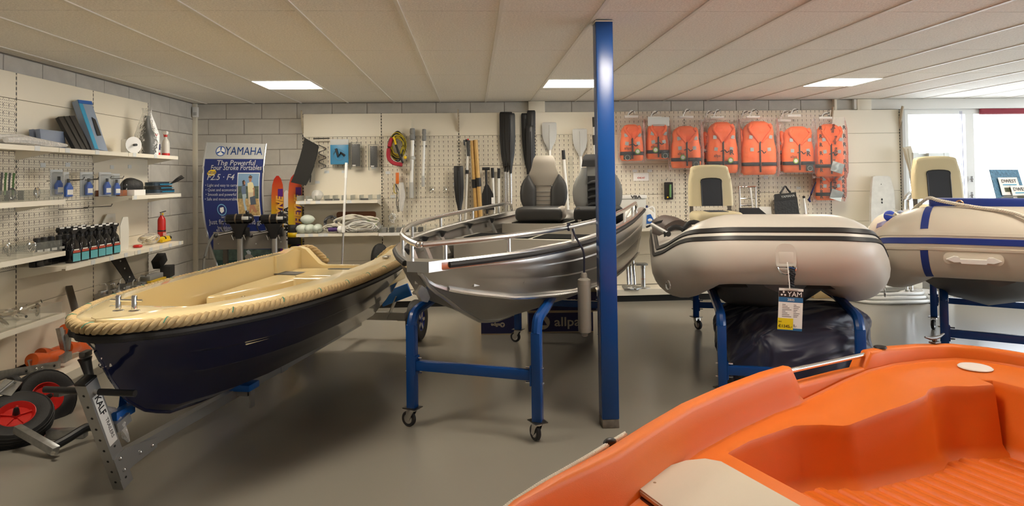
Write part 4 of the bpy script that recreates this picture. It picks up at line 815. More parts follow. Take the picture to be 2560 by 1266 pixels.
# ================================================================== shop shelving
def slotmat():
    m = bpy.data.materials.new('slotted_upright'); m.use_nodes = True; nt = m.node_tree; b = nt.nodes['Principled BSDF']; b.inputs['Roughness'].default_value = .5
    tc = nd(nt, 'ShaderNodeTexCoord'); sp = nd(nt, 'ShaderNodeSeparateXYZ'); nt.links.new(tc.outputs['Object'], sp.inputs[0])
    a = nd(nt, 'ShaderNodeMath', operation='MODULO'); a.inputs[1].default_value = .04; nt.links.new(sp.outputs['Z'], a.inputs[0]); c = nd(nt, 'ShaderNodeMath', operation='LESS_THAN'); c.inputs[1].default_value = .024; nt.links.new(a.outputs[0], c.inputs[0])
    mx = nd(nt, 'ShaderNodeMix', data_type='RGBA'); mx.inputs[6].default_value = (.55, .48, .36, 1); mx.inputs[7].default_value = (.012, .01, .008, 1); nt.links.new(c.outputs[0], mx.inputs[0]); nt.links.new(mx.outputs[2], b.inputs['Base Color']); return m
SLOT = slotmat()
PRICE = mat('price_label', (.66, .68, .68), .35)
class Unit:
    """one metre of wall shelving; local x runs along the wall, y out of the wall (negative), z up"""
    def __init__(s, name, label, M, panels, w=1.0, top=2.45, ends=(True, True), peg=None):
        s.t = thing(name, label, 'shelving', M=M); s.M = M; s.w = w; s.peg = peg or PEGX
        for z0, z1, kind in panels: MB().box(.006, w - .006, -.012, 0, z0 + .0015, z1 - .0015, .002, 1).obj('perforated_panel' if kind == 'p' else 'back_panel', s.peg if kind == 'p' else CREAM, s.t)
        for k, x in enumerate((0, w)):
            if ends[k]: MB().box(x - .006, x + .006, -.010, .03, .0, top, 0).obj('upright', SLOT, s.t)
    def shelf(s, z, d, lip=.034, x0=.004, x1=None, m=None, tags=()):
        x1 = x1 or s.w - .004; m = m or CREAM2
        o = MB().box(x0, x1, -d, -.013, z - .02, z).box(x0, x1, -d - .006, -d, z - lip, z + .002).obj('shelf', m, s.t, label=None)
        for x in (x0 + .004, x1 - .010): MB().prism([(-.013, z - .02), (-d + .03, z - .02), (-d + .03, z - .032), (-.013, z - .09)], x, x + .006, 'YZ').obj('bracket', m, o)
        for x in tags: MB().box(x - .028, x + .028, -d - .009, -d - .0065, z - lip + .001, z + .004).obj('price_tag', PRICE, o)
        return o
    def bin(s, z, d, n, label, x0=.01, x1=None, h=.085):
        """clear acrylic front and dividers standing on a shelf"""
        x1 = x1 or s.w - .01; t = thing('acrylic_bin', label, 'storage bin', M=s.M @ Matrix.Translation(((x0 + x1) / 2, -d / 2, z + .002)))
        h_ = MB(); h_.M = s.M; h_.box(x0, x1, -d + .004, -d + .007, z + .003, z + h).obj('front_panel', CLEAR, t, world=True)
        for k in range(n + 1):
            x = x0 + (x1 - x0 - .003) * k / n; h_ = MB(); h_.M = s.M; h_.box(x, x + .003, -d + .008, -.03, z + .003, z + h - .005).obj('divider', CLEAR, t, world=True)
        return t
    def tagon(s, x, z):
        MB().box(x - .03, x + .03, -.017, -.013, z - .018, z + .018).obj('price_tag', PRICE, s.t)
    def hook(s, x, z, L=.25, rise=.03):
        MB().tube([(x, -.012, z), (x, -L, z + rise * .3), (x, -L - .01, z + rise)], .004, 6).obj('hook', STEEL, s.t)
# ---- left wall: local x along +Y, out of the wall = +X
def ML(y): return Matrix.Translation((-3.5, y, 0)) @ Matrix.Rotation(R(90), 4, 'Z')
plain = [(.20, .65, 's'), (.65, 1.05, 's'), (1.05, 1.45, 's'), (1.45, 1.85, 's'), (1.85, 2.25, 's'), (2.25, 2.455, 's')]
pegged = [(.20, .65, 's'), (.65, .95, 's'), (.95, 1.45, 'p'), (1.45, 1.85, 'p'), (1.85, 2.25, 'p'), (2.25, 2.455, 's')]
mixed = [(.20, .65, 's'), (.65, 1.02, 's'), (1.02, 1.45, 'p'), (1.45, 1.85, 'p'), (1.85, 2.25, 's'), (2.25, 2.455, 's')]
UL = [Unit('wall_shelving', 'cream perforated wall shelving at the left edge, with acrylic bins', ML(4.14), pegged, peg=None), Unit('wall_shelving', 'cream wall shelving on the left wall holding black spray bottles', ML(5.14), mixed, ends=(False, True)), Unit('wall_shelving', 'cream wall shelving nearest the corner of the left wall, with the fire extinguisher', ML(6.14), plain, ends=(False, True))]
for u in UL: u.shelf(1.873, .32, tags=(.1, .5) if u is not UL[0] else (.75,)); MB().box(.0, 1.0, -.40, -.013, .12, .155).box(.0, 1., -.41, -.40, .09, .16).box(.0, 1., -.36, -.02, .0, .09).obj('base_deck', CREAM2, u.t)
UL[0].shelf(1.473, .37); UL[0].shelf(1.08, .37); UL[0].shelf(.61, .37); UL[1].shelf(.962, .37, tags=(.35, .62, .85)); UL[2].shelf(1.473, .35, tags=(.05,)); UL[2].shelf(.962, .37, tags=(.08, .3, .5, .7, .92)); UL[2].shelf(.575, .32, m=LGREY)
for u in UL: u.tagon(.3, 1.75); u.tagon(.62, 1.76)
for x, z in ((.35, 1.62), (.55, 1.62), (.75, 1.63), (.95, 1.63)): UL[1].hook(x, z, .3)
for x in (.5, .85): UL[1].hook(x, 1.38, .25)
def lx(px, py, X=-3.3): return PX(px, py, X)
def on(px, z, X=-3.3):
    """a spot on a left-wall shelf: image column and shelf height"""
    d = ray(px, 500); k = X / d.x; return Vector((X, d.y * k, z))
# ---- top shelf
zt = 1.873 + .001
for i, (px, X) in enumerate(((112, -3.42), (128, -3.36))):
    p = on(px, zt, X); h = MB(); h.cbox((p.x, p.y, zt + .075), (.035, .30, .15), rot=(0, R(-6), 0), bev=.002); h.obj('carton', mat('carton_blue_grey', (.17, .21, .30), .5), None, label='low blue-grey carton lying on the top left shelf, %s of two' % ('rear' if i == 0 else 'front'), cat='carton', group='blue-grey cartons on the top shelf')
def slab(pts_low, pts_top, X0, X1, th, name, m, label, cat, extra=None):
    """flat pack leaning back against the wall: its front outline given by foot and head pixels"""
    a, b_ = [PX(*q, X0) for q in pts_low]; c, d = [PX(*q, X1) for q in pts_top]; n = (b_ - a).cross(d - a).normalized(); n = n if n.x < 0 else -n
    t = thing(name, label, cat, tuple((a + b_) / 2)); MB().loft([[a, b_, c, d], [v + n * th for v in (a, b_, c, d)]], True, True).obj('pack', m, t, world=True); return t, a, b_, c, d, n
t, a, b_, c, d, n = slab(((190, 374), (232, 376)), ((187, 289), (146, 292)), -3.24, -3.40, .03, 'folding_solar_panel', mat('solar_black', (.020, .017, .014), .5), 'dark brown-black folded panel leaning on the top left shelf', 'panel')
for k in (.33, .66): MB().bar(a.lerp(b_, k) - n * .002, d.lerp(c, k) - n * .002, .006, .004).obj('fold_line', BLACKM, t, world=True)
t, a, b_, c, d, n = slab(((236, 372), (270, 378)), ((228, 254), (193, 250)), -3.22, -3.43, .05, 'tall_carton', mat('carton_print', (.26, .32, .42), .4), 'tall blue carton with oar picture leaning on the top left shelf', 'carton')
MB().loft([[v - n * .001 for v in (a, a.lerp(b_, .28), d.lerp(c, .28), d)], [v - n * .003 for v in (a, a.lerp(b_, .28), d.lerp(c, .28), d)]], True, True).obj('blue_band', CYAN, t, world=True)
e = lambda s_, r_: a.lerp(b_, s_).lerp(d.lerp(c, s_), r_) - n * .004
MB().loft([[e(.55, .28), e(.85, .30), e(.80, .62), e(.60, .66)], [v - n * .002 for v in (e(.55, .28), e(.85, .30), e(.80, .62), e(.60, .66))]], True, True).obj('printed_picture', BLACK, t, world=True)
MB().loft([[e(0, .93), e(1, .93), e(1, 1.), e(0, 1.)], [v - n * .002 for v in (e(0, .93), e(1, .93), e(1, 1.), e(0, 1.))]], True, True).obj('navy_top', BLUE, t, world=True)
t = thing('clear_bag_bundle', 'flat bundle of clear plastic bags along the top left shelf', 'plastic bags', tuple(on(60, zt, -3.28)))
for k in range(3): p0, p1 = on(-30 + 22 * k, zt + .03 + .02 * (k % 2), -3.3 + .05 * k), on(150 + 8 * k, zt + .025, -3.27 + .03 * k); MB().tube([p0, p0.lerp(p1, .3) + Vector((0, 0, .012)), p0.lerp(p1, .6), p1], [.02, .032, .03, .012], 8).obj('bag', BAG2, t, world=True)
p = on(325, zt, -3.3); t = thing('ventilator', 'small white plastic fan with round disc on the top left shelf', 'fan', tuple(p), R(-30)); MB().box(-.05, .03, -.06, .06, 0, .14, .008).obj('housing', WHITE, t); MB().lathe([(.012, -.01), (.078, -.008), (.08, .004), (.012, .008)], 22, (.055, 0, .085), (1, 0, 0)).obj('disc', WHITE, t); MB().cyl((.06, 0, .085), (.10, 0, .085), .012, n=10).obj('knob', BLACK, t)
p = on(368, zt, -3.30); t = thing('jerry_can', 'dark grey watering can wrapped in a clear plastic bag on the top shelf', 'watering can', tuple(p), R(-20))
DG = mat('can_grey', (.05, .055, .052), .45); MB().loft([[Vector((a_ * x, b2 * y, z)) for x, y in rrect(-1, 1, -1, 1, .5, 3)] for z, a_, b2 in ((0, .085, .06), (.02, .092, .066), (.16, .088, .064), (.22, .06, .05), (.27, .035, .035), (.33, .026, .026), (.40, .022, .022))], True, True).obj('body', DG, t, ang=50); MB().tube([(-.075, 0, .08), (-.105, 0, .2), (-.075, 0, .30), (-.01, 0, .34)], .014, 8).obj('handle', DG, t)
MB().loft([[Vector((a_ * x, b2 * y, z)) for x, y in rrect(-1, 1, -1, 1, .6, 3)] for z, a_, b2 in ((.001, .10, .075), (.2, .115, .078), (.34, .07, .05), (.43, .045, .02), (.48, .06, .012))], True, False).obj('bag', BAG, t, ang=60)
def trigger(t, z, m, m2, s=1., d=1):
    """spray head with nozzle and lever"""
    MB().lathe([(.014 * s, 0), (.016 * s, .002), (.016 * s, .022 * s), (.011 * s, .026 * s)], 12, (0, 0, z)).obj('collar', m2, t)
    MB().loft([[Vector((x * s, y * s, z + zz_ * s)) for x, zz_ in ((-.018, .026), (.012, .026), (.045, .045), (.045, .062), (-.02, .062), (-.028, .045))] for y in (-.011, .011)], True, True).obj('spray_head', m, t)
    MB().tube([(.02 * s, 0, z + .045 * s), (.034 * s, 0, z + .025 * s), (.028 * s, 0, z + .0)], .005 * s, 6).obj('trigger', m2, t)
for i, px in enumerate((391, 415)):
    p = on(px, zt, -3.30 + .03 * i); t = thing('spray_bottle', 'clear spray bottle with red trigger on the top left shelf, %s of two' % ('left' if i == 0 else 'right'), 'spray bottle', tuple(p), R(150 if i else 130), group='clear spray bottles')
    MB().lathe([(.036, 0), (.038, .01), (.038, .14), (.030, .165), (.014, .19), (.013, .21)], 16).obj('bottle', mat('milky_plastic', (.62, .60, .55), .3), t); trigger(t, .205, WHITE, RED)
    if i == 0: MB().lathe([(.0385, .06), (.0388, .061), (.0388, .12), (.0385, .121)], 16).obj('label', NAVY, t)
    MB().lathe([(.0386, .006), (.0389, .008), (.0389, .03), (.0386, .032)], 16).obj('red_band', RED, t)
# ---- blister packs of motor oil on the hooks
for i, (px, py, X, wd) in enumerate(((141, 440, -3.28, .11), (165, 446, -3.2, .05), (216, 445, -3.30, .13), (262, 445, -3.22, .13), (286, 448, -3.30, .12))):
    p = PX(px, py, X); t = thing('blister_pack', 'hanging blister pack with blue oil bottle, number %s from the left on the hooks' % ['one', 'two', 'three', 'four', 'five'][i], 'blister pack', (p.x, p.y, p.z - .16), R(75), group='blister packs on the left wall hooks')
    MB().box(-wd / 2, wd / 2, -.004, .004, 0, .21, .002, 1).obj('card', mat('blister_card', (.42, .44, .45), .4), t); MB().box(-wd / 2 + .005, wd / 2 - .005, -.045, -.005, .01, .19, .012).obj('clear_shell', CLEAR, t)
    MB().loft([[Vector((a_ * x, b2 * y - .024, z)) for x, y in rrect(-1, 1, -1, 1, .4, 3)] for z, a_, b2 in ((.015, .030, .014), (.09, .032, .015), (.115, .014, .012), (.125, .011, .011))], True, True).obj('oil_bottle', mat('oil_blue', (.03, .10, .42) if i % 2 == 0 else (.04, .20, .50), .3), t); MB().cyl((0, -.024, .125), (0, -.024, .155), .011, n=10).obj('cap', BLACK, t); MB().box(-.024, .024, -.0405, -.039, .03, .07).obj('label', PAPER, t)
p = PX(230, 478, -3.3); MB().box(-3.48, -3.26, 6.15, 6.28, 1.475, 1.53, .004).obj('wooden_box', mat('brown_wood', (.25, .08, .03), .5, var=(20, .3)), None, label='flat reddish brown wooden box under the blister packs', cat='box')
# ---- upper right shelf of the left wall: bags
zt2 = 1.4735
p = on(305, zt2, -3.3); MB().box(-3.44, -3.2, 6.29, 6.50, zt2, zt2 + .055, .004).obj('white_box', WHITE, None, label='flat white box on the shelf beside the black bag', cat='box')
h = MB(); h.box(-3.33, -3.28, 6.31, 6.43, zt2 + .056, zt2 + .11, .003).obj('small_carton', PAPER, None, label='small white printed carton on the flat white box', cat='carton')
FAB = mat('black_nylon', (.014, .014, .014), .6, bump=(40, .6)); FABB = mat('blue_black_nylon', (.012, .03, .05), .4, bump=(40, .5))
def lump(name, c, r, m, label, cat, seed, parent=None, k=.16):
    rnd = random.Random(seed); h = MB(); h.ell((0, 0, 0), r, 18, 12); ph = [rnd.uniform(0, 6) for _ in range(6)]
    h.v = [Vector(c) + Vector((v.x * (1 + k * math.sin(9 * v.z / r[2] / 3 + ph[0]) * math.sin(5 * v.y / r[1] / 2 + ph[1])), v.y * (1 + k * math.sin(7 * v.x / r[0] / 2 + ph[2])), v.z * (1 + k * math.sin(6 * v.y / r[1] / 2 + ph[3])))) for v in h.v]
    z0 = min(v.z for v in h.v); base = c[2] - r[2]; h.v = [Vector((v.x, v.y, max(v.z, base + .0))) for v in h.v]
    return h.obj(name, m, parent, world=parent is not None, label=label, cat=cat, ang=60)
p = on(330, zt2, -3.3); lump('folded_bag', (p.x, p.y + .02, zt2 + .085), (.09, .15, .085), FAB, 'crumpled black nylon bag on the shelf by the white box', 'bag', 3)
t = thing('life_vest', 'folded black and blue life vest with straps at the shelf end', 'life vest', tuple(on(395, zt2, -3.3))); q = on(398, zt2, -3.3)
for k in range(3): MB().loft([[q + Vector((x * (.10 - .012 * k), y * (.20 - .02 * k) - .02 * k, .012 + .038 * k + z)) for x, y in rrect(-1, 1, -1, 1, .6, 4)] for z in (0, .008, .028, .036)], True, True).obj('vest_layer', FABB if k % 2 == 0 else FAB, t, world=True, ang=50)
for k in range(3): MB().loft([[q + Vector((.101 - .012 * k, y, .022 + .038 * k + z)) for y, z in ((-.15, 0), (.12, 0), (.12, .008), (-.15, .008))], [q + Vector((.104 - .012 * k, y, .022 + .038 * k + z)) for y, z in ((-.15, 0), (.12, 0), (.12, .008), (-.15, .008))]], True, True).obj('blue_piping', mat('piping_blue', (.02, .25, .45), .4), t, world=True)
for k in range(3): MB().tube(smooth_path([q + Vector((.06, .08 + .02 * k, .10)), q + Vector((.09, .2, .13 + .015 * k)), q + Vector((.1 - .02 * k, .34 + .02 * k, .17 + .012 * k))], 4), .012, 6, flat=.4).obj('strap', BLACK, t, world=True)
# ---- black spray bottles on the long shelf
zt3 = .963
def sprayer(p, rz, label, big=True):
    t = thing('spray_bottle', label, 'spray bottle', tuple(p), rz, group='black cleaner bottles on the left shelf')
    if sprayer.k is None:
        MB().loft([[Vector((a_ * x, b2 * y, z)) for x, y in rrect(-1, 1, -1, 1, .45, 3)] for z, a_, b2 in ((0, .050, .030), (.01, .052, .032), (.10, .052, .032), (.16, .040, .028), (.19, .018, .016), (.205, .015, .015))], True, True).obj('bottle', BLACKG, t, ang=45)
        MB().box(-.042, .042, -.0335, -.0325, .012, .075).obj('label_scene', mat('label_teal', (.12, .42, .48), .35), t); MB().box(-.040, .040, -.0338, -.0326, .08, .098).obj('label_stripe', mat('label_red', (.45, .08, .05), .4), t); MB().box(-.03, .025, -.034, -.0327, .1, .108).obj('label_text', PAPER, t)
        trigger(t, .20, BLACK, BLACK, 1.15); MB().box(-.022, .022, -.020, -.018, .262, .275).obj('white_sticker', PAPER, t); sprayer.k = t
    else:
        for c in sprayer.k.children: k = c.copy(); COL.objects.link(k); k.parent = t
    return t
sprayer.k = None
ordn = ['first', 'second', 'third', 'fourth', 'fifth', 'sixth', 'seventh', 'eighth', 'ninth', 'tenth', 'eleventh', 'twelfth']
for i, px in enumerate((182, 204, 226, 246, 264, 284)): sprayer(on(px, zt3, -3.21), R(84), 'black spray bottle with teal label in the front row, %s from the left' % ordn[i])
for i, px in enumerate((196, 216, 236, 255, 272)): sprayer(on(px, zt3, -3.31), R(80), 'black spray bottle in the second row, %s from the left' % ordn[i])
for i, px in enumerate((150, 166, 184, 203)): sprayer(on(px, zt3, -3.40), R(80), 'black spray bottle in the rear row, %s from the left' % ordn[i])
for i, px in enumerate((92, 110, 128, 147, 166)):
    p = on(px, zt3, -3.34); t = thing('cleaner_bottle', 'black screw-cap bottle in the left shelf row, %s from the left' % ordn[i], 'bottle', tuple(p), R(80), group='black screw-cap bottles')
    MB().loft([[Vector((a_ * x, b2 * y, z)) for x, y in rrect(-1, 1, -1, 1, .45, 3)] for z, a_, b2 in ((0, .046, .03), (.01, .048, .032), (.14, .048, .032), (.17, .026, .022), (.18, .02, .02))], True, True).obj('bottle', BLACKG, t, ang=45); MB().lathe([(.022, 0), (.024, .002), (.024, .035), (.02, .04)], 12, (0, 0, .18)).obj('cap', BLACK, t); MB().box(-.03, .02, -.034, -.033, .11, .13).obj('white_sticker', PAPER, t)
MILK = mat('milky_sheet', (.66, .64, .58), .35)
for i, (px, wd, hh, X, lab) in enumerate(((276, .13, .34, -3.45, 'wide milky white plastic plate leaning behind the spray bottles'), (312, .085, .31, -3.30, 'narrow curved white plastic plate standing beside the spray bottles'))):
    p = on(px, zt3, X); h = MB(); h.prism([(p.y - wd, zt3), (p.y + wd * .6, zt3), (p.y + wd * .75, zt3 + hh * .5), (p.y + wd * .55, zt3 + hh), (p.y - wd * .5, zt3 + hh), (p.y - wd * 1.1, zt3 + hh * .75)], p.x, p.x + .006, 'YZ').obj('plastic_plate', MILK, None, label=lab, cat='plate')
p = on(344, zt3, -3.28); MB().lathe([(.035, 0), (.045, .012), (.035, .024), (.025, .012)], 20, p).obj('red_hose_coil', RED, None, label='flat red hose coil on the long left shelf', cat='hose')
p = on(372, zt3, -3.3); t = thing('bag_of_tubing', 'clear bag of cream coloured tubing on the long left shelf', 'plastic bag', tuple(p))
for k in range(5): MB().tube(smooth_path([p + Vector((.05 * math.cos(a_ + k), .09 * math.sin(a_), .03 + .012 * k + .01 * math.sin(3 * a_))) for a_ in [i_ * .9 for i_ in range(7)]], 3, True), .007, 6, loop=True).obj('tubing', mat('cream_tube', (.70, .62, .45), .4), t, world=True)
lump('bag', (p.x, p.y, zt3 + .06), (.08, .14, .06), BAG, None, None, 5, parent=t)
p = on(408, zt3, -3.28); t = thing('hand_pump', 'bright yellow hand pump with black clips on the long left shelf', 'pump', tuple(p)); MB().tube([p + Vector((0, -.12, .035)), p + Vector((.0, .10, .035))], .026, 12).obj('barrel', YELLOW, t, world=True); MB().cyl(p + Vector((0, .10, .035)), p + Vector((0, .15, .035)), .02, n=10).obj('end_cap', BLACK, t, world=True); MB().lathe([(.03, -.01), (.032, 0), (.03, .01)], 14, p + Vector((0, 0, .035)), (0, 1, 0)).obj('clip', BLACK, t, world=True); MB().tube([p + Vector((.03, -.11, .018)), p + Vector((.03, .08, .018))], .016, 8).obj('side_tube', YELLOW, t, world=True)
p = on(404, zt3, -3.38); t = thing('fire_extinguisher', 'small red fire extinguisher standing on the long left shelf', 'fire extinguisher', tuple(p), R(70)); MB().lathe([(.036, 0), (.04, .008), (.04, .22), (.034, .245), (.02, .26), (.016, .275)], 18).obj('cylinder', RED, t); MB().lathe([(.0405, .10), (.0412, .101), (.0412, .115), (.0405, .116)], 18).obj('black_band', BLACK, t); MB().box(-.022, .022, -.0412, -.040, .03, .09).obj('white_label', mat('label_pink', (.7, .35, .3), .5), t); MB().lathe([(.016, 0), (.018, .01), (.012, .03)], 12, (0, 0, .275)).obj('valve', ALU, t); MB().bar((-.02, 0, .305), (.055, 0, .318), .012, .008).obj('lever', BLACK, t); MB().lathe([(.01, -.004), (.012, 0), (.01, .004)], 12, (-.005, -.02, .29), (0, 1, 0)).obj('gauge', YELLOW, t)
# ---- lower right shelf: couplings, black plate, tray, boxes
zt4 = .576
for i, (px, X) in enumerate(((262, -3.36), (284, -3.3), (296, -3.24), (316, -3.3), (336, -3.22), (352, -3.28), (305, -3.4))):
    p = on(px, zt4, X); t = thing('tow_coupling', 'galvanised tow coupling in the row on the lower left shelf, %s from the left' % ordn[i], 'coupling', tuple(p), R(60 + 25 * i), group='galvanised couplings'); MB().box(-.05, .03, -.022, .022, 0, .045, .006).obj('body', GALV, t); MB().tube([(.02, 0, .02), (.02, 0, .08), (.0, 0, .105), (-.05, 0, .10)], .006, 6).obj('lever', CHROME, t); MB().cyl((-.02, -.034, .022), (-.02, .034, .022), .013, n=10).obj('bolt', CHROME, t)
a, b_, c, d = [PX(x, y, X) for x, y, X in ((318, 708, -3.26), (341, 703, -3.26), (312, 641, -3.44), (276, 648, -3.44))]
t = thing('black_plate', 'long black drilled plate leaning on the lower left shelf', 'plate', tuple((a + b_) / 2)); nn = (b_ - a).cross(d - a).normalized() * .006; MB().loft([[a, b_, c, d], [v - nn for v in (a, b_, c, d)]], True, True).obj('plate', BLACK, t, world=True)
for k in (.2, .55, .85): q = (a.lerp(b_, .5)).lerp(d.lerp(c, .5), k); MB().ell(q + Vector((.006, 0, 0)), (.005, .009, .009), 8, 6).obj('rivet', ALU, t, world=True)
t = thing('parts_tray', 'shallow yellow tray of grey parts on the lower left shelf', 'tray', tuple(on(385, zt4, -3.28))); q = on(378, zt4, -3.28); MB().box(q.x - .06, q.x + .07, q.y - .15, q.y + .17, zt4, zt4 + .035, .005).obj('tray', mat('tray_yellow', (.55, .36, .02), .45), t, world=True); MB().box(q.x - .05, q.x + .05, q.y - .13, q.y + .15, zt4 + .035, zt4 + .085, .008).obj('grey_part', GREY, t, world=True)
q = on(398, zt4, -3.38); MB().cbox((q.x, q.y, zt4 + .175), (.09, .16, .10), rot=(R(28), 0, 0), bev=.006).obj('ribbed_block', BLACKM, None, label='black ribbed plastic block tilted on the lower left shelf', cat='block')
q = on(416, zt4, -3.30); MB().cbox((q.x, q.y + .02, zt4 + .061), (.10, .20, .12), rot=(0, 0, R(12)), bev=.006).obj('ribbed_block', BLACKM, None, label='black ribbed plastic block lying flat at the shelf end', cat='block')
a, b_ = PX(192, 790, -3.25), PX(172, 718, -3.46); MB().bar(a, b_, .05, .03, bev=.002).obj('steel_bar', STEEL, None, label='dark steel bar leaning against the plain left panel', cat='bar')
# ---- acrylic bins at the left edge with small hardware
for z, n, lab in ((1.473, 7, 'upper'), (1.08, 6, 'middle'), (.61, 4, 'lower')): UL[0].bin(z, .36, n, 'clear acrylic divider bin on the %s shelf at the left edge' % lab, h=.09 if z < 1.4 else .085)
k = 0
for z, n0, names in ((1.473, 8, 'snap_hook'), (1.08, 9, 'shackle'), (.61, 12, 'fitting')):
    for i in range(n0):
        y = 4.42 + .70 * i / n0 + .02; xx = -3.22 - .12 * (i % 3) / 2; rnd = random.Random(k); k += 1; a_ = rnd.uniform(0, 3)
        q = Vector((xx, y, z + .022)); m = CHROME if names != 'snap_hook' else (DARK if i % 2 else CHROME); h = MB()
        if names == 'fitting': h.tube([q + Vector((math.cos(a_) * .06 * s_, math.sin(a_) * .08 * s_, .03 + .012 * (i % 3) + .02 * s_ * (i % 2))) for s_ in (-1, -.3, .4, 1)], [.010, .014, .012, .016], 8)
        else: h.tube([q + Vector((.012 * math.cos(b2) * math.cos(a_) + .0, .022 * math.cos(b2) * math.sin(a_ + 1), .035 + .04 * math.sin(b2))) for b2 in [j_ * .7 for j_ in range(9)]], .006, 6, loop=True)
        h.obj(names, m, None, label={'snap_hook': 'small snap hook in the upper acrylic bin, %s from the left', 'shackle': 'small chrome shackle in the middle acrylic bin, %s from the left', 'fitting': 'bagged dark metal fitting in the lower acrylic bin, %s from the left'}[names] % ordn[i], cat='hardware', group=names.replace('_', ' ') + 's in the acrylic bins')
for i in range(4):
    q = PX(2 + 10 * i, 488, -3.24); h = MB(); h.tube([q, q + Vector((0, .005, .10)), q + Vector((0, .012, .155))], [.007, .006, .008], 6).obj('bungee_cord', mat('cord_green', (.05, .12, .03), .6) if i % 2 else DARK, None, label='upright striped bungee cord in the upper bin, %s from the left' % ordn[i], cat='cord', group='bungee cords')
# ---- base deck: keel rollers, steel bars, jockey wheels on the floor
zb0 = .161
def roller(a, b_, label):
    t = thing('keel_roller', label, 'keel roller', tuple(a.lerp(b_, .5) - Vector((0, 0, .05)))); d = (b_ - a); L = d.length
    MB().lathe([(.012, 0), (.05, .004), (.052, L * .12), (.040, L * .42), (.034, L * .5), (.040, L * .58), (.052, L * .88), (.05, L - .004), (.012, L)], 20, a, d).obj('roller', ORANGE, t, world=True); MB().cyl(a - d.normalized() * .03, b_ + d.normalized() * .03, .009, n=8).obj('pin', GALV, t, world=True)
    for e, s_ in ((a, -1), (b_, 1)): MB().bar(e + d.normalized() * s_ * .012, e + d.normalized() * s_ * .012 + Vector((0, .02, -.05 if e.z < .3 else -.18)), .012, .035).obj('bracket', GALV, t, world=True)
for (x0, y0, x1, y1, X, lab) in ((78, 902, 150, 890, -3.28, 'orange keel roller lying in front of the base deck group'), (100, 888, 152, 880, -3.36, 'orange keel roller behind the front one on the base deck'), (166, 871, 222, 866, -3.30, 'orange keel roller low in the bracket by the boat bow'), (160, 826, 205, 832, -3.34, 'orange keel roller high in the bracket by the boat bow')): a, b_ = PX(x0, y0, X), PX(x1, y1, X); roller(a, b_, lab)
t = thing('roller_bracket', 'upright galvanised bracket carrying the upper orange rollers', 'bracket', tuple(PX(165, 895, -3.26))); MB().bar(PX(148, 820, -3.30), PX(166, 898, -3.24), .035, .035).obj('post', GALV, t, world=True); MB().bar(PX(172, 835, -3.24), PX(168, 876, -3.24), .03, .03).obj('post', GALV, t, world=True); MB().bar(PX(152, 900, -3.22), PX(172, 888, -3.22), .05, .06).obj('foot', GALV, t, world=True)
t = thing('galvanised_bar', 'long perforated galvanised bar lying over the base deck at the left edge', 'bar', tuple(PX(60, 928, -3.08))); a, b_ = PX(-40, 946, -3.05), PX(150, 912, -3.12); MB().bar(a, b_, .012, .055, bev=.002).obj('bar', GALV, t, world=True)
for k in (.5, .64, .72, .9): q = a.lerp(b_, k); MB().ell(q + Vector((.008, -.004, 0)), (.006, .01, .01), 8, 6).obj('bolt', CHROME if k > .6 and k < .8 else BLACKM, t, world=True)
# jockey wheels: pneumatic tyre on red rim, leaning on the floor
def jockey(c, ax, r, w, label, bar_to, grip_to):
    ax = Vector(ax).normalized(); t = thing('pneumatic_wheel', label, 'wheel', (c.x, c.y, 0)); h = MB()
    h.lathe([(r * .52, -w * .42), (r * .70, -w * .52), (r * .88, -w * .46), (r * .97, -w * .28), (r, -w * .1), (r, w * .1), (r * .97, w * .28), (r * .88, w * .46), (r * .70, w * .52), (r * .52, w * .42)], 36, c, ax, ring=True); ty = h.obj('tyre', RUBBER, t, world=True)
    for k in (-.34, -.2, -.07, .07, .2, .34): rr_ = r * (1.004 if abs(k) < .1 else (.995 if abs(k) < .25 else .965)); MB().tube([c + ax * w * k + sum(((basis(ax)[q] * (math.cos(a_), math.sin(a_))[q] * rr_) for q in (0, 1)), Vector()) for a_ in [i_ * math.pi / 16 for i_ in range(32)]], .0035, 5, loop=True).obj('tread_ring', RUBBER, ty, world=True)
    MB().lathe([(.012, -w * .1), (r * .50, -w * .3), (r * .54, w * .40), (r * .50, w * .44), (r * .46, w * .34), (r * .40, w * .18), (r * .12, w * .22), (r * .10, w * .40), (.008, w * .42)], 30, c, ax).obj('rim', RED, t, world=True)
    u_, v_ = basis(ax)
    for k in range(5): a_ = k * 1.2566 + .4; dd = u_ * math.cos(a_) + v_ * math.sin(a_); MB().bar(c + ax * w * .22 + dd * r * .1, c + ax * w * .22 + dd * r * .42, .012, .018, up=ax).obj('spoke', RED, t, world=True)
    MB().lathe([(.02, 0), (.018, .02), (.014, .05), (.006, .06)], 12, c + ax * w * .35, ax).obj('hub_cap', BLACK, t, world=True)
    if bar_to: p0, p1 = bar_to; MB().bar(p0, p1, .045, .045, bev=.003).obj('arm', GALV, t, world=True); MB().cyl(p1 - Vector((.0, .03, .0)), p1 + Vector((0.03, -.045, 0)), .012, n=8).obj('bolt', CHROME, t, world=True)
    if grip_to: MB().tube(smooth_path(grip_to, 4), .026, 10).obj('grip', BLACK, t, world=True)
jockey(PY(40, 1050, 4.22) + Vector((0, 0, -.0)), (.30, -.42, .85), .195, .13, 'black pneumatic wheel on red rim lying flat with steel arm, nearest the viewer', (PY(42, 1072, 4.03), PY(140, 1128, 3.92)), [PY(132, 1118, 3.98), PY(165, 1100, 4.03), PY(215, 1070, 4.12), PY(240, 1068, 4.15)])
jockey(PY(108, 1000, 4.62), (.78, -.42, .42), .20, .13, 'black pneumatic wheel on red rim leaning upright behind the flat wheel', (PY(140, 985, 4.5), PY(205, 968, 4.7)), None)
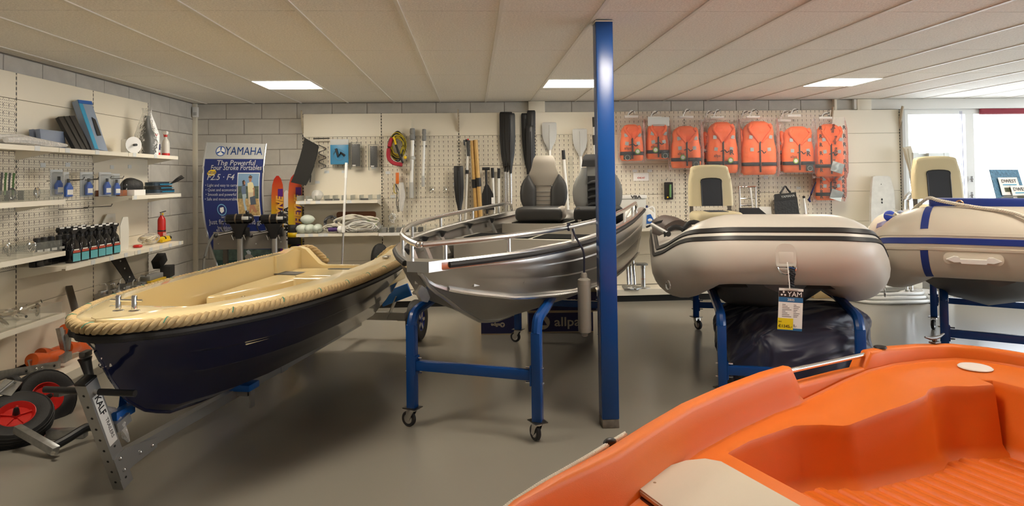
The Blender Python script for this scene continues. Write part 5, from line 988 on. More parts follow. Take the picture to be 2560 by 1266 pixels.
t = thing('jockey_stand', 'black rubber jockey handle standing behind the trolley post', 'handle', tuple(PZ(218, 952, .0))); MB().tube([PY(228, 960, 4.3), PY(222, 935, 4.32), PY(214, 905, 4.34), PY(212, 895, 4.34)], [.03, .026, .034, .042], 12).obj('handle', BLACK, t, world=True); MB().box(*[v for v in (PY(206, 890, 4.36).x, PY(222, 890, 4.36).x)], 4.32, 4.4, PY(212, 894, 4.34).z, PY(212, 880, 4.34).z, .004).obj('clamp', STEEL, t, world=True); MB().tube([PY(228, 960, 4.3), PY(236, 990, 4.28), Vector((PY(240, 1000, 4.27).x, 4.27, .02))], .02, 8).obj('stem', STEEL, t, world=True)
t = thing('galvanised_bar', 'short galvanised square tube lying on the floor behind the wheels', 'bar', tuple(PZ(165, 1085, 0))); MB().bar(PZ(120, 1086, .03), PZ(215, 1082, .03), .05, .055, bev=.002).obj('bar', GALV, t, world=True)
t = thing('caster_plate_bracket', 'galvanised wheel bracket lying at the left edge of the base deck', 'bracket', tuple(PX(20, 985, -3.05))); a = PX(12, 978, -3.0); MB().cbox(a + Vector((.02, 0, .02)), (.10, .12, .006), rot=(.5, .3, .2)).obj('plate', GALV, t, world=True); MB().tube([a + Vector((0, -.06, 0)), a + Vector((.05, 0, .06)), a + Vector((.02, .08, .02))], .008, 6).obj('wire_clip', GALV, t, world=True); MB().lathe([(.02, -.02), (.05, -.02), (.055, 0), (.05, .02), (.02, .02)], 18, PX(34, 960, -3.05), (.3, 1, 0)).obj('small_wheel', RUBBER, t, world=True)
# ================================================================== back wall shelving
def MBk(x): return Matrix.Translation((x, 8.42, 0))
pA = [(.16, .55, 's'), (.55, .94, 's'), (.94, 1.345, 's'), (1.345, 1.755, 's'), (1.755, 2.15, 'p'), (2.15, 2.45, 's')]
pB = [(.16, .55, 's'), (.55, .94, 's'), (.94, 1.345, 'p'), (1.345, 1.755, 'p'), (1.755, 2.15, 'p'), (2.15, 2.45, 's')]
pE = [(.16, .55, 's'), (.55, .94, 's'), (.94, 1.345, 'p'), (1.345, 1.75, 'p'), (1.75, 2.15, 's'), (2.15, 2.45, 'p')]
pF = pB[:5] + [(2.15, 2.45, 'p')]
pH = [(.16, .55, 's'), (.55, .94, 's'), (.94, 1.345, 's'), (1.345, 1.73, 's'), (1.73, 2.13, 's'), (2.13, 2.45, 's')]
labs = ['cream wall shelving with white buoys and ropes behind the rowing boat', 'cream perforated wall bay with boat hook tubes and tow rope', 'cream perforated wall bay with wooden and black oars', 'cream perforated wall bay behind the two grey boat seats', 'cream perforated wall bay with the leftmost life jackets', 'cream perforated wall bay with the middle life jackets', 'cream perforated wall bay with the rightmost life jackets', 'plain cream panelled wall bay beside the window']
UB = [Unit('wall_shelving', labs[i], MBk(-2.18 + i), pp, ends=(i == 0, True), w=1.0 if i < 7 else .985) for i, pp in enumerate((pA, pB, pB, pB, pE, pF, pF, pH))]
for i, u in enumerate(UB):
    MB().box(0, u.w, -.37, -.013, .12, .155).box(0, u.w, -.38, -.37, .085, .16).obj('base_deck', CREAM2, u.t); MB().box(0, u.w, -.34, -.02, 0, .085).obj('plinth', BLACKM, u.t)
UB[0].shelf(1.338, .37, tags=(.08, .15, .27, .65)); UB[0].shelf(.935, .37, tags=(.08, .18, .3, .36)); UB[1].shelf(.93, .37, m=WHITE); UB[4].shelf(.925, .37)
UB[0].bin(1.338, .36, 9, 'clear acrylic divider bin on the upper shelf above the white buoys', h=.07); UB[0].bin(.935, .36, 4, 'clear acrylic edge guard holding buoys and ropes on the lower shelf', h=.06); UB[1].bin(.93, .36, 7, 'clear acrylic bin of small parts behind the aluminium boat bow', h=.085)
for x in (0, 2.0, 8 - .985 * 0 - .03): pass
for X in (-2.175, -.185, 4.83, 5.80):
    t = thing('canopy_bracket', 'small cream bracket at the top of the back panels, %s' % {-2.175: 'leftmost', -.185: 'left of the oars', 4.83: 'beside the last life jacket', 5.80: 'next to the window'}[X], 'bracket', (X, 8.40, 2.2)); MB().prism([(0, .0), (-.03, .05), (-.09, .28), (-.06, .29), (0, .12)], -.008, .008, 'YZ').obj('arm', mat('worn_cream', (.50, .42, .30), .6, var=(20, .3)), t)
for x, z in ((.30, 1.70), (.52, 1.70), (.18, 1.57), (.9, 1.75)): UB[0].tagon(x, z)
for x, z in ((.08, 1.68), (.95, 1.52)): UB[1].tagon(x, z)
UB[1].tagon(.14, 1.37)
for x, z in ((.32, 1.66), (.52, 1.66)): UB[4].tagon(x, z)
for x, z in ((.4, 1.62),): UB[5].tagon(x, z)
for x, z in ((.1, 1.55), (.55, 1.40)): UB[6].tagon(x, z)
# ---- curved show banner: a bowed sheet between two silver rails
PO = Vector((0, 0, 0))
Lr = [(518, 356), (512, 400), (509, 450), (508, 500), (513, 550), (524, 600), (536, 640), (547, 676)]; Rr = [(664, 360), (659, 400), (655, 450), (655, 500), (660, 550), (672, 600), (686, 640), (700, 676)]
def BN(a, b_, off=0.):
    """banner surface: a 0..1 left to right, b 0..1 top to bottom"""
    k = b_ * 7; i = min(6, int(k)); f = k - i; bow = .13 * math.sin(math.pi * min(1, b_ * 1.05)); Y = 7.92 - bow - off
    l = PY(Lr[i][0] + (Lr[i + 1][0] - Lr[i][0]) * f, Lr[i][1] + (Lr[i + 1][1] - Lr[i][1]) * f, Y); r = PY(Rr[i][0] + (Rr[i + 1][0] - Rr[i][0]) * f, Rr[i][1] + (Rr[i + 1][1] - Rr[i][1]) * f, Y)
    return l.lerp(r, a)
BT = thing('display_banner', 'curved blue outboard motor advertising banner with silver side rails, standing in the corner', 'banner', (-2.85, 7.9, 0))
def patch(a0, a1, b0, b1, m, name, off=.002, nx=2, ny=8):
    h = MB(); vs = [BN(a0 + (a1 - a0) * i / nx, b0 + (b1 - b0) * j / ny, off) for j in range(ny + 1) for i in range(nx + 1)]; fs = [[j * (nx + 1) + i, j * (nx + 1) + i + 1, (j + 1) * (nx + 1) + i + 1, (j + 1) * (nx + 1) + i] for j in range(ny) for i in range(nx)]
    return h.add(vs, fs).obj(name, m, BT, world=True, ang=60)
def bpoly(pts, m, name, off=.004): return MB().add([BN(a, b_, off) for a, b_ in pts], [list(range(len(pts)))]).obj(name, m, BT, world=True)
def btext(s_, a, b_, size, m, sx=1., shear=0., bold=0.):
    me = textmesh(s_, 1., sx, shear, bold).copy(); me.materials.clear(); me.materials.append(m); inv = TM[BT.name].inverted(); W = .78; H = 1.58
    for v in me.vertices: v.co = inv @ BN(a + v.co.x * size / W, b_ - v.co.y * size / H, .006)
    o = bpy.data.objects.new('lettering', me); COL.objects.link(o); o.parent = BT; return o
NAVB = mat('banner_navy', (.012, .024, .13), .4); BGREY = mat('banner_grey', (.42, .43, .42), .4); WT = mat('print_white', (.75, .75, .72), .5); YB_ = mat('print_blue', (.015, .08, .32), .4)
patch(0, 1, 0, .135, BGREY, 'header_panel', 0); patch(0, 1, .135, .90, NAVB, 'main_panel', 0, 2, 14); patch(0, 1, .90, 1., mat('sea_green', (.02, .07, .07), .4, var=(8, .5)), 'lower_picture', 0)
patch(.0, 1., .80, .90, mat('shore_print', (.10, .16, .14), .5, var=(14, .6)), 'shore_picture', .001)
for side in (Lr, Rr): MB().tube(smooth_path([PY(x + (-2 if side is Lr else 2), y, 7.92 - .13 * math.sin(math.pi * min(1, i / 7 * 1.05)) - .004) for i, (x, y) in enumerate(side)] + [Vector((PY(side[-1][0] + 14, 0, 7.9).x, 7.86, .02))], 3), .011, 8).obj('side_rail', ALU, BT, world=True)
btext('YAMAHA', .645, .07, .155, YB_, .78)
bpoly([(.25 + .085 * math.cos(i * .3142), .07 + .042 * math.sin(i * .3142)) for i in range(20)], YB_, 'emblem_disc', .003); bpoly([(.25 + .072 * math.cos(i * .3142), .07 + .0355 * math.sin(i * .3142)) for i in range(20)], WT, 'emblem_ring', .004)
for k in range(3): ca, sa = math.cos(R(90 + 120 * k)), math.sin(R(90 + 120 * k)); bpoly([(.25 + x * .5, .07 - y * .25) for x, y in ((ca * .01 - sa * .012, sa * .01 + ca * .012), (ca * .13 - sa * .03, sa * .13 + ca * .03), (ca * .14, sa * .14), (ca * .13 + sa * .03, sa * .13 - ca * .03), (ca * .01 + sa * .012, sa * .01 - ca * .012))], YB_, 'emblem_fork', .005)
btext('The Powerful', .53, .165, .082, WT, 1.15, .15, .008); btext('Four Stroke Portables', .54, .20, .080, WT, .95, .15, .008); btext('F2.5 · F4', .28, .268, .095, WT, 1.1, .25, .008)
bpoly([(.13 + .075 * math.cos(i * .3142) + .02 * math.sin(i * .3142), .235 + .02 * math.sin(i * .3142) - .01 * math.cos(i * .3142)) for i in range(20)], YELLOW, 'new_badge'); btext('NEW', .13, .235, .05, YB_, 1., 0, .004)
for k, s_ in enumerate(('• Light and easy to carry', '• Quiet and economical', '• Smooth and powerful', '• Safe and manoeuvrable')): btext(s_, .30, .325 + .033 * k, .047, WT, .92, 0, .003)
bpoly([(.30 + .08 * math.cos(i * .3142), .50 + .042 * math.sin(i * .3142)) for i in range(20)], mat('ring_cyan', (.18, .42, .62), .5), 'turn_ring', .003); bpoly([(.30 + .068 * math.cos(i * .3142), .50 + .035 * math.sin(i * .3142)) for i in range(20)], NAVB, 'turn_inner', .004); bpoly([(.27, .485), (.33, .48), (.335, .51), (.29, .525), (.265, .51)], WT, 'turn_motor', .005); btext('360°', .31, .553, .028, WT)
btext('Just fit ... start ... and go!', .52, .588, .078, WT, .95, .1, .006); btext('Inpakken', .30, .628, .05, WT, 1.05, .0, .004); btext('en wegwezen!', .34, .645, .05, WT, 1.05, 0, .004)
# printed photograph: sky, trees, rocks and two walking figures (flat print)
patch(.575, .955, .235, .545, WT, 'photo_border', .003); patch(.585, .945, .24, .33, mat('print_sky', (.17, .28, .42), .5), 'photo_sky', .004); patch(.585, .945, .33, .42, mat('print_trees', (.08, .11, .08), .6, var=(30, .5)), 'photo_trees', .004); patch(.585, .945, .42, .54, mat('print_rock', (.48, .33, .14), .6, var=(40, .5)), 'photo_rocks', .004)
SKN = mat('print_skin', (.35, .16, .09), .6); HAIR = mat('print_hair', (.03, .02, .015), .6)
for pts, m, nm in (([(.655, .325), (.70, .315), (.725, .335), (.725, .385), (.66, .39), (.645, .36)], mat('print_top_blue', (.10, .14, .22), .6), 'figure_top'), ([(.66, .39), (.73, .385), (.735, .45), (.725, .505), (.69, .505), (.675, .45)], mat('print_jeans', (.32, .40, .45), .6), 'figure_trousers'), ([(.66, .295), (.69, .285), (.715, .30), (.71, .325), (.67, .33)], HAIR, 'figure_hair'), ([(.69, .298), (.712, .295), (.712, .318), (.69, .32)], SKN, 'figure_face'),
    ([(.75, .31), (.80, .30), (.84, .305), (.86, .33), (.85, .375), (.76, .375)], mat('print_shirt', (.62, .55, .33), .6), 'figure_top'), ([(.76, .375), (.85, .375), (.855, .43), (.84, .46), (.765, .46)], mat('print_trousers', (.50, .42, .30), .6), 'figure_trousers'), ([(.765, .265), (.80, .257), (.825, .27), (.815, .30), (.78, .30)], SKN, 'figure_face'), ([(.76, .268), (.79, .25), (.83, .262), (.825, .275), (.78, .272)], HAIR, 'figure_hair'), ([(.84, .345), (.87, .34), (.875, .40), (.855, .40)], SKN, 'figure_arm'), ([(.79, .41), (.88, .40), (.89, .46), (.80, .465)], mat('print_case', (.06, .08, .11), .6), 'carried_case'), ([(.79, .46), (.85, .46), (.90, .515), (.86, .52), (.81, .49), (.79, .52), (.76, .515)], SKN, 'figure_legs')): bpoly(pts, m, nm, .0055 if nm != 'carried_case' else .0062)
patch(.10, .44, .665, .80, mat('print_surf', (.55, .58, .48), .6, var=(9, .4)), 'surf_picture', .003); patch(.10, .44, .665, .725, mat('print_wave', (.14, .33, .40), .5, var=(12, .5)), 'wave_picture', .0035)
bpoly([(.50, .86), (.58, .835), (.63, .85), (.66, .90), (.66, .96), (.50, .965)], mat('print_grey_top', (.36, .34, .32), .6), 'sitting_figure'); bpoly([(.55, .815), (.60, .805), (.63, .825), (.61, .845), (.56, .84)], mat('print_hat', (.55, .62, .68), .6), 'sitting_hat'); bpoly([(.64, .87), (.76, .905), (.75, .92), (.64, .90)], SKN, 'sitting_arm')
# ---- motor stand with two small outboards
MS = thing('motor_stand', 'grey metal outboard display board between the banner and the skis', 'stand', (-2.62, 7.55, 0))
a, b_ = PY(533, 603, 7.5), PY(714, 601, 7.5); MB().box(a.x, b_.x, 7.5, 7.53, a.z - .10, a.z + .10, .003).obj('clamp_board', mat('board_grey', (.22, .20, .18), .5), MS, world=True)
for x in (a.x + .12, b_.x - .14): MB().bar((x, 7.55, 0), (x, 7.55, a.z), .05, .04, up=(0, 1, 0)).obj('leg', STEEL, MS, world=True); MB().bar((x, 7.3, .02), (x, 7.85, .02), .05, .04).obj('foot', STEEL, MS, world=True)
for px, py in ((546, 585), (546, 610), (702, 583), (702, 605), (640, 585), (640, 610)): MB().ell(PY(px, py, 7.496), (.008, .006, .008), 8, 5).obj('bolt', ALU, MS, world=True)
def outboard(px, label):
    c = PY(px, 548, 7.42); t = thing('outboard_motor', label, 'outboard motor', (c.x, 7.42, .35)); z = c.z
    MB().tube([(c.x - .15, 7.42, z), (c.x - .13, 7.42, z), (c.x + .13, 7.42, z + .005), (c.x + .15, 7.42, z + .005)], [.035, .056, .056, .035], 16).obj('powerhead', BLACKG, t, world=True)
    for dx in (-.03, .05): MB().lathe([(.057, -.008), (.0585, 0), (.057, .008)], 18, (c.x + dx, 7.42, z + .002), (1, 0, 0)).obj('band', mat('brass_band', (.16, .12, .08), .4, .6), t, world=True)
    MB().box(c.x + .05, c.x + .12, 7.35, 7.366, z - .005, z + .03, .002).obj('label', LGREY, t, world=True); MB().lathe([(.02, 0), (.022, .03), (.012, .045)], 12, (c.x + .09, 7.42, z + .05)).obj('fuel_cap', BLACK, t, world=True)
    MB().loft([[Vector((c.x + x, 7.42 + y, zz_)) for x, y in rrect(-a_, a_, -b2, b2, .02, 3)] for zz_, a_, b2 in ((z - .05, .10, .05), (z - .10, .07, .05), (z - .16, .045, .04), (z - .22, .035, .035))], True, True).obj('mid_section', BLACK, t, world=True, ang=50)
    MB().cyl((c.x + .01, 7.42, z - .2), (c.x + .01, 7.42, .36), .033, n=14).obj('drive_leg', ALU, t, world=True)
    MB().box(c.x - .08, c.x + .09, 7.44, 7.50, z - .20, z - .10, .006).obj('clamp_bracket', BLACK, t, world=True)
    for dx in (-.06, .07): q = Vector((c.x + dx, 7.40, z - .18)); MB().tube([q, q + Vector((.0, -.05, 0)), q + Vector((.02, -.06, -.05))], .008, 6).obj('clamp_screw', STEEL, t, world=True)
    MB().tube(smooth_path([(c.x - .05, 7.40, z - .12), (c.x - .14, 7.36, z - .13), (c.x - .16, 7.34, z - .04), (c.x - .12, 7.36, z - .02)], 4), .007, 6).obj('fuel_line', BLACK, t, world=True)
    MB().cyl((c.x - .05, 7.40, z - .14), (c.x - .20, 7.30, z - .17), .012, n=8).obj('tiller', STEEL, t, world=True); MB().ell((c.x - .21, 7.295, z - .172), (.024, .024, .024), 10, 8).obj('tiller_knob', BLACK, t, world=True)
outboard(598, 'small black air-cooled outboard motor in front of the blue banner'); outboard(684, 'small black air-cooled outboard motor beside the water skis')
t = thing('fuel_hose', 'thick grey hose curving down the left of the blue banner', 'hose', (-2.95, 7.4, 0)); MB().tube(smooth_path([PY(535, 588, 7.4), PY(524, 605, 7.4), PY(515, 632, 7.4), PY(509, 668, 7.4), Vector((PY(508, 700, 7.4).x, 7.4, .02))], 5), .015, 8).obj('hose', GREY, t, world=True)
# ---- water skis and white board leaning on the wall
def gradmat(name, z0, z1, stops, axis='Z'):
    m = bpy.data.materials.new(name); m.use_nodes = True; nt = m.node_tree; b = nt.nodes['Principled BSDF']; b.inputs['Roughness'].default_value = .25
    tc = nd(nt, 'ShaderNodeTexCoord'); sp = nd(nt, 'ShaderNodeSeparateXYZ'); nt.links.new(tc.outputs['Object'], sp.inputs[0]); mr = nd(nt, 'ShaderNodeMapRange'); mr.inputs[1].default_value = z0; mr.inputs[2].default_value = z1; nt.links.new(sp.outputs[axis], mr.inputs[0])
    cr = nd(nt, 'ShaderNodeValToRGB'); el = cr.color_ramp.elements
    while len(el) < len(stops): el.new(.5)
    for e_, (p_, c_) in zip(el, stops): e_.position = p_; e_.color = (*c_, 1)
    nt.links.new(mr.outputs[0], cr.inputs[0]); nt.links.new(cr.outputs[0], b.inputs['Base Color']); return m
SKIM = gradmat('ski_fade', .1, 1.65, [(0, (.20, .03, .18)), (.45, (.60, .42, .02)), (.68, (.60, .40, .02)), (.85, (.60, .12, .03)), (1, (.50, .03, .02))])
def ski(px0, px1, ytop, Y, label, txt, bind=True):
    x0, x1 = PY(px0, 550, Y).x, PY(px1, 550, Y).x; zt_ = PY(px0, ytop, Y).z; cx = (x0 + x1) / 2; hw = (x1 - x0) / 2; t = thing('water_ski', label, 'water ski', (cx, Y, 0)); h = MB(); q = []
    for z in [0, .1, .6, zt_ * .72, zt_ * .85, zt_ * .93, zt_ * .975, zt_]:
        w_ = hw * (1 if z < zt_ * .86 else max(.12, math.sqrt(max(0, 1 - ((z - zt_ * .86) / (zt_ * .142)) ** 2)))); y = -.05 * (1 - z / zt_) + .0; q.append([Vector((-w_, y, z)), Vector((-w_, y - .012, z)), Vector((w_, y - .012, z)), Vector((w_, y, z))])
    h.loft(q, True, True).obj('ski', SKIM, t, ang=40)
    MB().loft([[Vector((a_ * hw, b2, z)) for a_, b2 in ((.05, -.0), (.95, 0), (.95, -.0005), (.05, -.0005))] for z in ()] or [[Vector((hw * a_, -.016 - .05 * (1 - z / zt_), z)) for a_ in (.1, .92)] + [Vector((hw * a_, -.0165 - .05 * (1 - z / zt_), z)) for a_ in (.92, .1)] for z in (.3, zt_ * .9)], True, True).obj('purple_panel', mat('ski_purple', (.10, .02, .18), .3), t)
    text(txt, .115, mat('ski_letter', (.70, .36, .05), .4), t, Matrix.Translation((cx + hw * .5, Y - .04, zt_ * .73)) @ Matrix(((0, -1, 0, 0), (0, 0, -1, 0), (1, 0, 0, 0), (0, 0, 0, 1))) , sx=1., shear=.2, bold=.006)
    if bind:
        z = PY(px0, 590, Y).z; MB().loft([[Vector((a_ * hw * .9, -.02 - d_ - .03, zz_)) for a_, d_ in ((-1, 0), (-.9, .05), (-.4, .085), (.4, .085), (.9, .05), (1, 0))] for zz_ in (z - .10, z, z + .10, z + .15)], False, False).obj('binding', RUBBER, t, sol=.006); MB().loft([[Vector((a_ * hw * .92, -.022 - d_ - .03, zz_)) for a_, d_ in ((-1, 0), (-.9, .052), (-.4, .09), (.4, .09), (.9, .052), (1, 0))] for zz_ in (z - .01, z + .05)], False, False).obj('yellow_strap', YELLOW, t, sol=.004)
        MB().ell((0, -.09, z - .17), (hw * .75, .06, .07), 12, 8).obj('heel_cup', RUBBER, t)
    return t
ski(680, 710, 440, 8.30, 'red and yellow water ski with purple panel, left one of the pair', 'HEYNE'); ski(722, 756, 436, 8.37, 'red and yellow water ski with black and yellow binding, right one', 'HEYNE')
t = thing('slalom_board', 'narrow white board with black upright lettering between the two skis', 'board', (PY(717, 550, 8.42).x, 8.42, 0)); MB().loft([[Vector((x, y, z)) for x, y in ((-w_, 0), (w_, 0), (w_, -.012), (-w_, -.012))] for z, w_ in ((0, .05), (1.2, .05), (1.38, .045), (1.44, .03), (1.47, .008))], True, True).obj('board', WHITE, t); text('YAMAHA', .10, BLACK, t, Matrix.Translation((PY(717, 550, 8.42).x, 8.405, 1.03)) @ Matrix(((0, -1, 0, 0), (0, 0, -1, 0), (1, 0, 0, 0), (0, 0, 0, 1))), sx=1.1, bold=.003)
# ---- hanging goods, first bay
t = thing('mesh_bag', 'long black mesh bag hanging at a slant from the shelf corner', 'bag', tuple(PY(757, 462, 8.12))); q = [PY(x, y, 8.12) for x, y in ((762, 345), (796, 364), (793, 385), (783, 420), (772, 450), (764, 464), (728, 456), (735, 440), (750, 395), (758, 365))]; MB().loft([[v + Vector((0, o, 0)) for v in q] for o in (-.02, .02)], True, True).obj('bag', mat('mesh_black', (.018, .017, .015), .85, bump=(300, .4)), t, world=True, ang=50); MB().cyl(PY(757, 342, 8.40), PY(766, 348, 8.10), .005, n=6).obj('hanger', STEEL, t, world=True)
t = thing('ground_anchor', 'black corkscrew ground anchor hanging on the perforated panel', 'anchor', tuple(PY(805, 425, 8.33))); pts = [PY(806 - 9 * math.cos(i * .45), 362 + i * 1.55, 8.33) + Vector((0, .03 * math.sin(i * .45), 0)) for i in range(40)]; MB().tube(pts, .006, 6).obj('screw', STEEL, t, world=True); MB().cyl(PY(784, 347, 8.30), PY(824, 346, 8.30), .009, n=8).obj('cross_handle', STEEL, t, world=True)
def pack(px0, px1, py0, py1, Y, th, name, label, cat, m, **kw):
    a, c = PY(px0, py0, Y), PY(px1, py1, Y); t = thing(name, label, cat, ((a.x + c.x) / 2, Y, c.z)); o = MB().box(a.x, c.x, Y - th, Y, c.z, a.z, min(th * .4, .008)).obj('pack', m, t, world=True); return t, a, c
t, a, c = pack(826, 872, 349, 411, 8.30, .02, 'rope_kit', 'blue plastic pouch with black handle kit on the perforated panel', 'pouch', mat('pouch_blue', (.06, .25, .45), .25)); MB().tube([Vector(((a.x + c.x) / 2 + .07 * math.cos(i * .5), 8.272, a.z - .20 + .07 * math.sin(i * .5))) for i in range(13)], .006, 6, loop=True).obj('coil', CLEAR, t, world=True); MB().tube([((a.x + c.x) / 2 - .04, 8.27, a.z - .12), ((a.x + c.x) / 2 - .01, 8.262, a.z - .22), ((a.x + c.x) / 2 + .02, 8.27, a.z - .17), ((a.x + c.x) / 2 + .07, 8.27, a.z - .21)], .016, 8).obj('handle', BLACK, t, world=True); MB().box(a.x, c.x, 8.276, 8.282, a.z - .07, a.z, .002).obj('header_card', CARD, t, world=True)
for i, (x0, x1, y0, y1, lab) in enumerate(((876, 905, 357, 424, 'clear case with black blade on the perforated panel, left of two'), (922, 948, 362, 426, 'clear case with black blade on the perforated panel, right of two'))):
    t, a, c = pack(x0, x1, y0, y1, 8.32, .05, 'blister_case', lab, 'case', CLEAR); MB().box(a.x + .02, c.x - .02, 8.285, 8.31, c.z + .04, a.z - .02, .004).obj('blade', DARK, t, world=True); MB().box(a.x + .03, a.x + .07, 8.281, 8.284, c.z + .045, c.z + .06).obj('label', PAPER, t, world=True); MB().tube([(a.x + .07, 8.41, a.z + .06), (a.x + .09, 8.30, a.z)], .003, 6).obj('hook', STEEL, t, world=True)
t, a, c = pack(768, 788, 420, 462, 8.35, .03, 'cable_pack', 'small clear pack with black cable half behind the mesh bag', 'pack', CLEAR); MB().tube([(a.x + .03, 8.33, a.z - .02), (a.x + .05, 8.33, a.z - .1), (a.x + .04, 8.33, c.z + .03)], .008, 6).obj('cable', BLACK, t, world=True)
t = thing('telescopic_pole', 'tall white and silver telescopic pole standing behind the rowing boat stern', 'pole', (PY(855, 660, 7.75).x, 7.75, .0)); a, b_ = PY(866, 407, 7.75), PY(855, 650, 7.75); dd = (b_ - a).normalized(); e = a + dd * ((a.z - .0) / abs(dd.z)); MB().cyl(a, a.lerp(e, .10), .017, n=12).obj('grip', WHITE, t, world=True); MB().cyl(a.lerp(e, .10), a.lerp(e, .42), .0145, n=12).obj('upper_tube', WHITEG, t, world=True); MB().cyl(a.lerp(e, .42), a.lerp(e, .46), .021, n=12).obj('lock_collar', WHITE, t, world=True); MB().cyl(a.lerp(e, .46), e, .013, n=12).obj('lower_tube', ALUB, t, world=True)
# ---- shelf goods, first bay
zs1, zs2 = 1.339, .936
p = PY(793, 492, 8.2); t = thing('fittings_bag', 'clear bag of small fittings on the upper back shelf', 'plastic bag', (p.x, 8.2, zs1)); lump('bag', (p.x, 8.2, zs1 + .07), (.075, .07, .07), BAG2, None, None, 8, parent=t); MB().box(p.x - .03, p.x + .03, 8.17, 8.23, zs1, zs1 + .025, .004).obj('fitting', DARK, t, world=True)
for i, px in enumerate((772, 823, 838, 912)): p = PY(px, 500, 8.15); MB().box(p.x - .05, p.x + .05, 8.13, 8.17, zs1, zs1 + .022, .003).obj('cleat', DARK if i else WHITE, None, label='small %s cleat in the upper acrylic bin, %s from the left' % ('dark' if i else 'white', ordn[i]), cat='cleat', group='small cleats on the upper back shelf')
BUOY = mat('buoy_white', (.60, .66, .58), .35)
for i, (px, z, rz) in enumerate(((758, 0, 20), (775, 0, 75), (795, 0, 80), (769, .115, 10))):
    p = PY(px, 560, 8.15); t = thing('pickup_buoy', 'pale green-white oval buoy on the lower back shelf, %s' % ['leftmost of the bottom row', 'middle of the bottom row', 'rightmost of the bottom row', 'stacked on top'][i], 'buoy', (p.x, 8.14, zs2 + z), R(rz), group='oval buoys'); MB().lathe([(.01, -.085), (.035, -.07), (.052, -.035), (.058, 0), (.052, .035), (.035, .07), (.01, .085)], 16, (0, 0, .06), (1, 0, 0)).obj('float', BUOY, t); MB().lathe([(.012, -.006), (.014, 0), (.012, .006)], 10, (.086, 0, .06), (1, 0, 0)).obj('eye', WHITE, t)
def coil(c, rx, rz, n, r, m, label, seed, Y, name='rope_hank'):
    rnd = random.Random(seed); t = thing(name, label, 'rope', (c.x, Y, c.z - rz))
    for k in range(n):
        a1, a2, ph = rx * rnd.uniform(.75, 1.05), rz * rnd.uniform(.6, 1.), rnd.uniform(0, 6); MB().tube(smooth_path([Vector((c.x + a1 * math.cos(a_) + .15 * rz * math.sin(3 * a_ + ph), Y + rnd.uniform(-.04, .04), max(c.z - rz + r, c.z + a2 * math.sin(a_) + .2 * rz * math.cos(a_ * 2 + ph)))) for a_ in [j_ * math.pi / 5 for j_ in range(10)]], 3, True), r, 6, loop=True).obj('turn', m, t, world=True, ang=60)
    return t
p = PY(895, 548, 8.12); coil(Vector((p.x - .02, 0, zs2 + .13)), .27, .09, 8, .009, ROPEW, 'cream rope hank piled on the lower back shelf', 11, 8.12); p = PY(832, 565, 8.12); coil(Vector((p.x, 0, zs2 + .06)), .11, .055, 5, .008, ROPEW, 'small cream rope loop by the purple float on the shelf', 12, 8.10); p = PY(826, 548, 8.2); coil(Vector((p.x, 0, zs2 + .12)), .09, .08, 6, .008, mat('rope_black_white', (.12, .12, .13), .7), 'black and white rope coil behind the white buoys', 13, 8.22)
p = PY(905, 565, 8.1); t = coil(Vector((p.x, 0, zs2 + .075)), .20, .06, 6, .008, WHITE, 'white rope in a clear bag on the lower back shelf', 14, 8.09); lump('bag', (p.x, 8.09, zs2 + .08), (.24, .08, .08), BAG, None, None, 15, parent=t)
p = PY(851, 567, 8.08); t = thing('float_handle', 'white and purple toggle float among the ropes on the shelf', 'float', (p.x, 8.06, zs2)); MB().ell((p.x, 8.05, zs2 + .05), (.035, .04, .045), 12, 8).obj('float', WHITE, t, world=True); MB().cyl((p.x - .14, 8.06, zs2 + .045), (p.x - .03, 8.05, zs2 + .05), .024, n=10).obj('grip', mat('purple_foam', (.06, .02, .14), .6), t, world=True)
a, c = PY(842, 530, 8.32), PY(940, 545, 8.32); t = thing('line_winder', 'wooden line winder with bright green line at the shelf back', 'winder', ((a.x + c.x) / 2, 8.32, zs2)); MB().prism(rrect(a.x, c.x, c.z, a.z + .0, .03, 4), 8.30, 8.335, 'XZ').obj('upper_board', mat('winder_wood', (.16, .055, .02), .5), t, world=True); MB().box(PY(912, 0, 8.32).x, PY(936, 0, 8.32).x, 8.295, 8.34, zs2 + .06, c.z + .0, .01).obj('green_line', mat('lime_line', (.25, .42, .05), .7), t, world=True); MB().box(a.x + .1, c.x - .02, 8.305, 8.33, zs2, zs2 + .06, .008).obj('lower_board', MATS['winder_wood'], t, world=True)
for i in range(7): p = PY(808 + 22 * i, 648, 8.15); MB().lathe([(.02, 0), (.06, .03), (.085, .10), (.075, .16), (.03, .19)], 14, (p.x, 8.16 - .05 * (i % 2), .157)).obj('steel_bowl_buoy', GREY if i % 2 else ALU, None, label='round grey fender ball on the base deck behind the stern, %s from the left' % ordn[i], cat='fender', group='fender balls on the base deck')
t = lump('black_cover', tuple(PY(950, 622, 8.12) + Vector((0, 0, -.12))), (.12, .10, .17), FAB, 'bundled black cover on the base deck by the rowing boat stern', 'cover', 21)
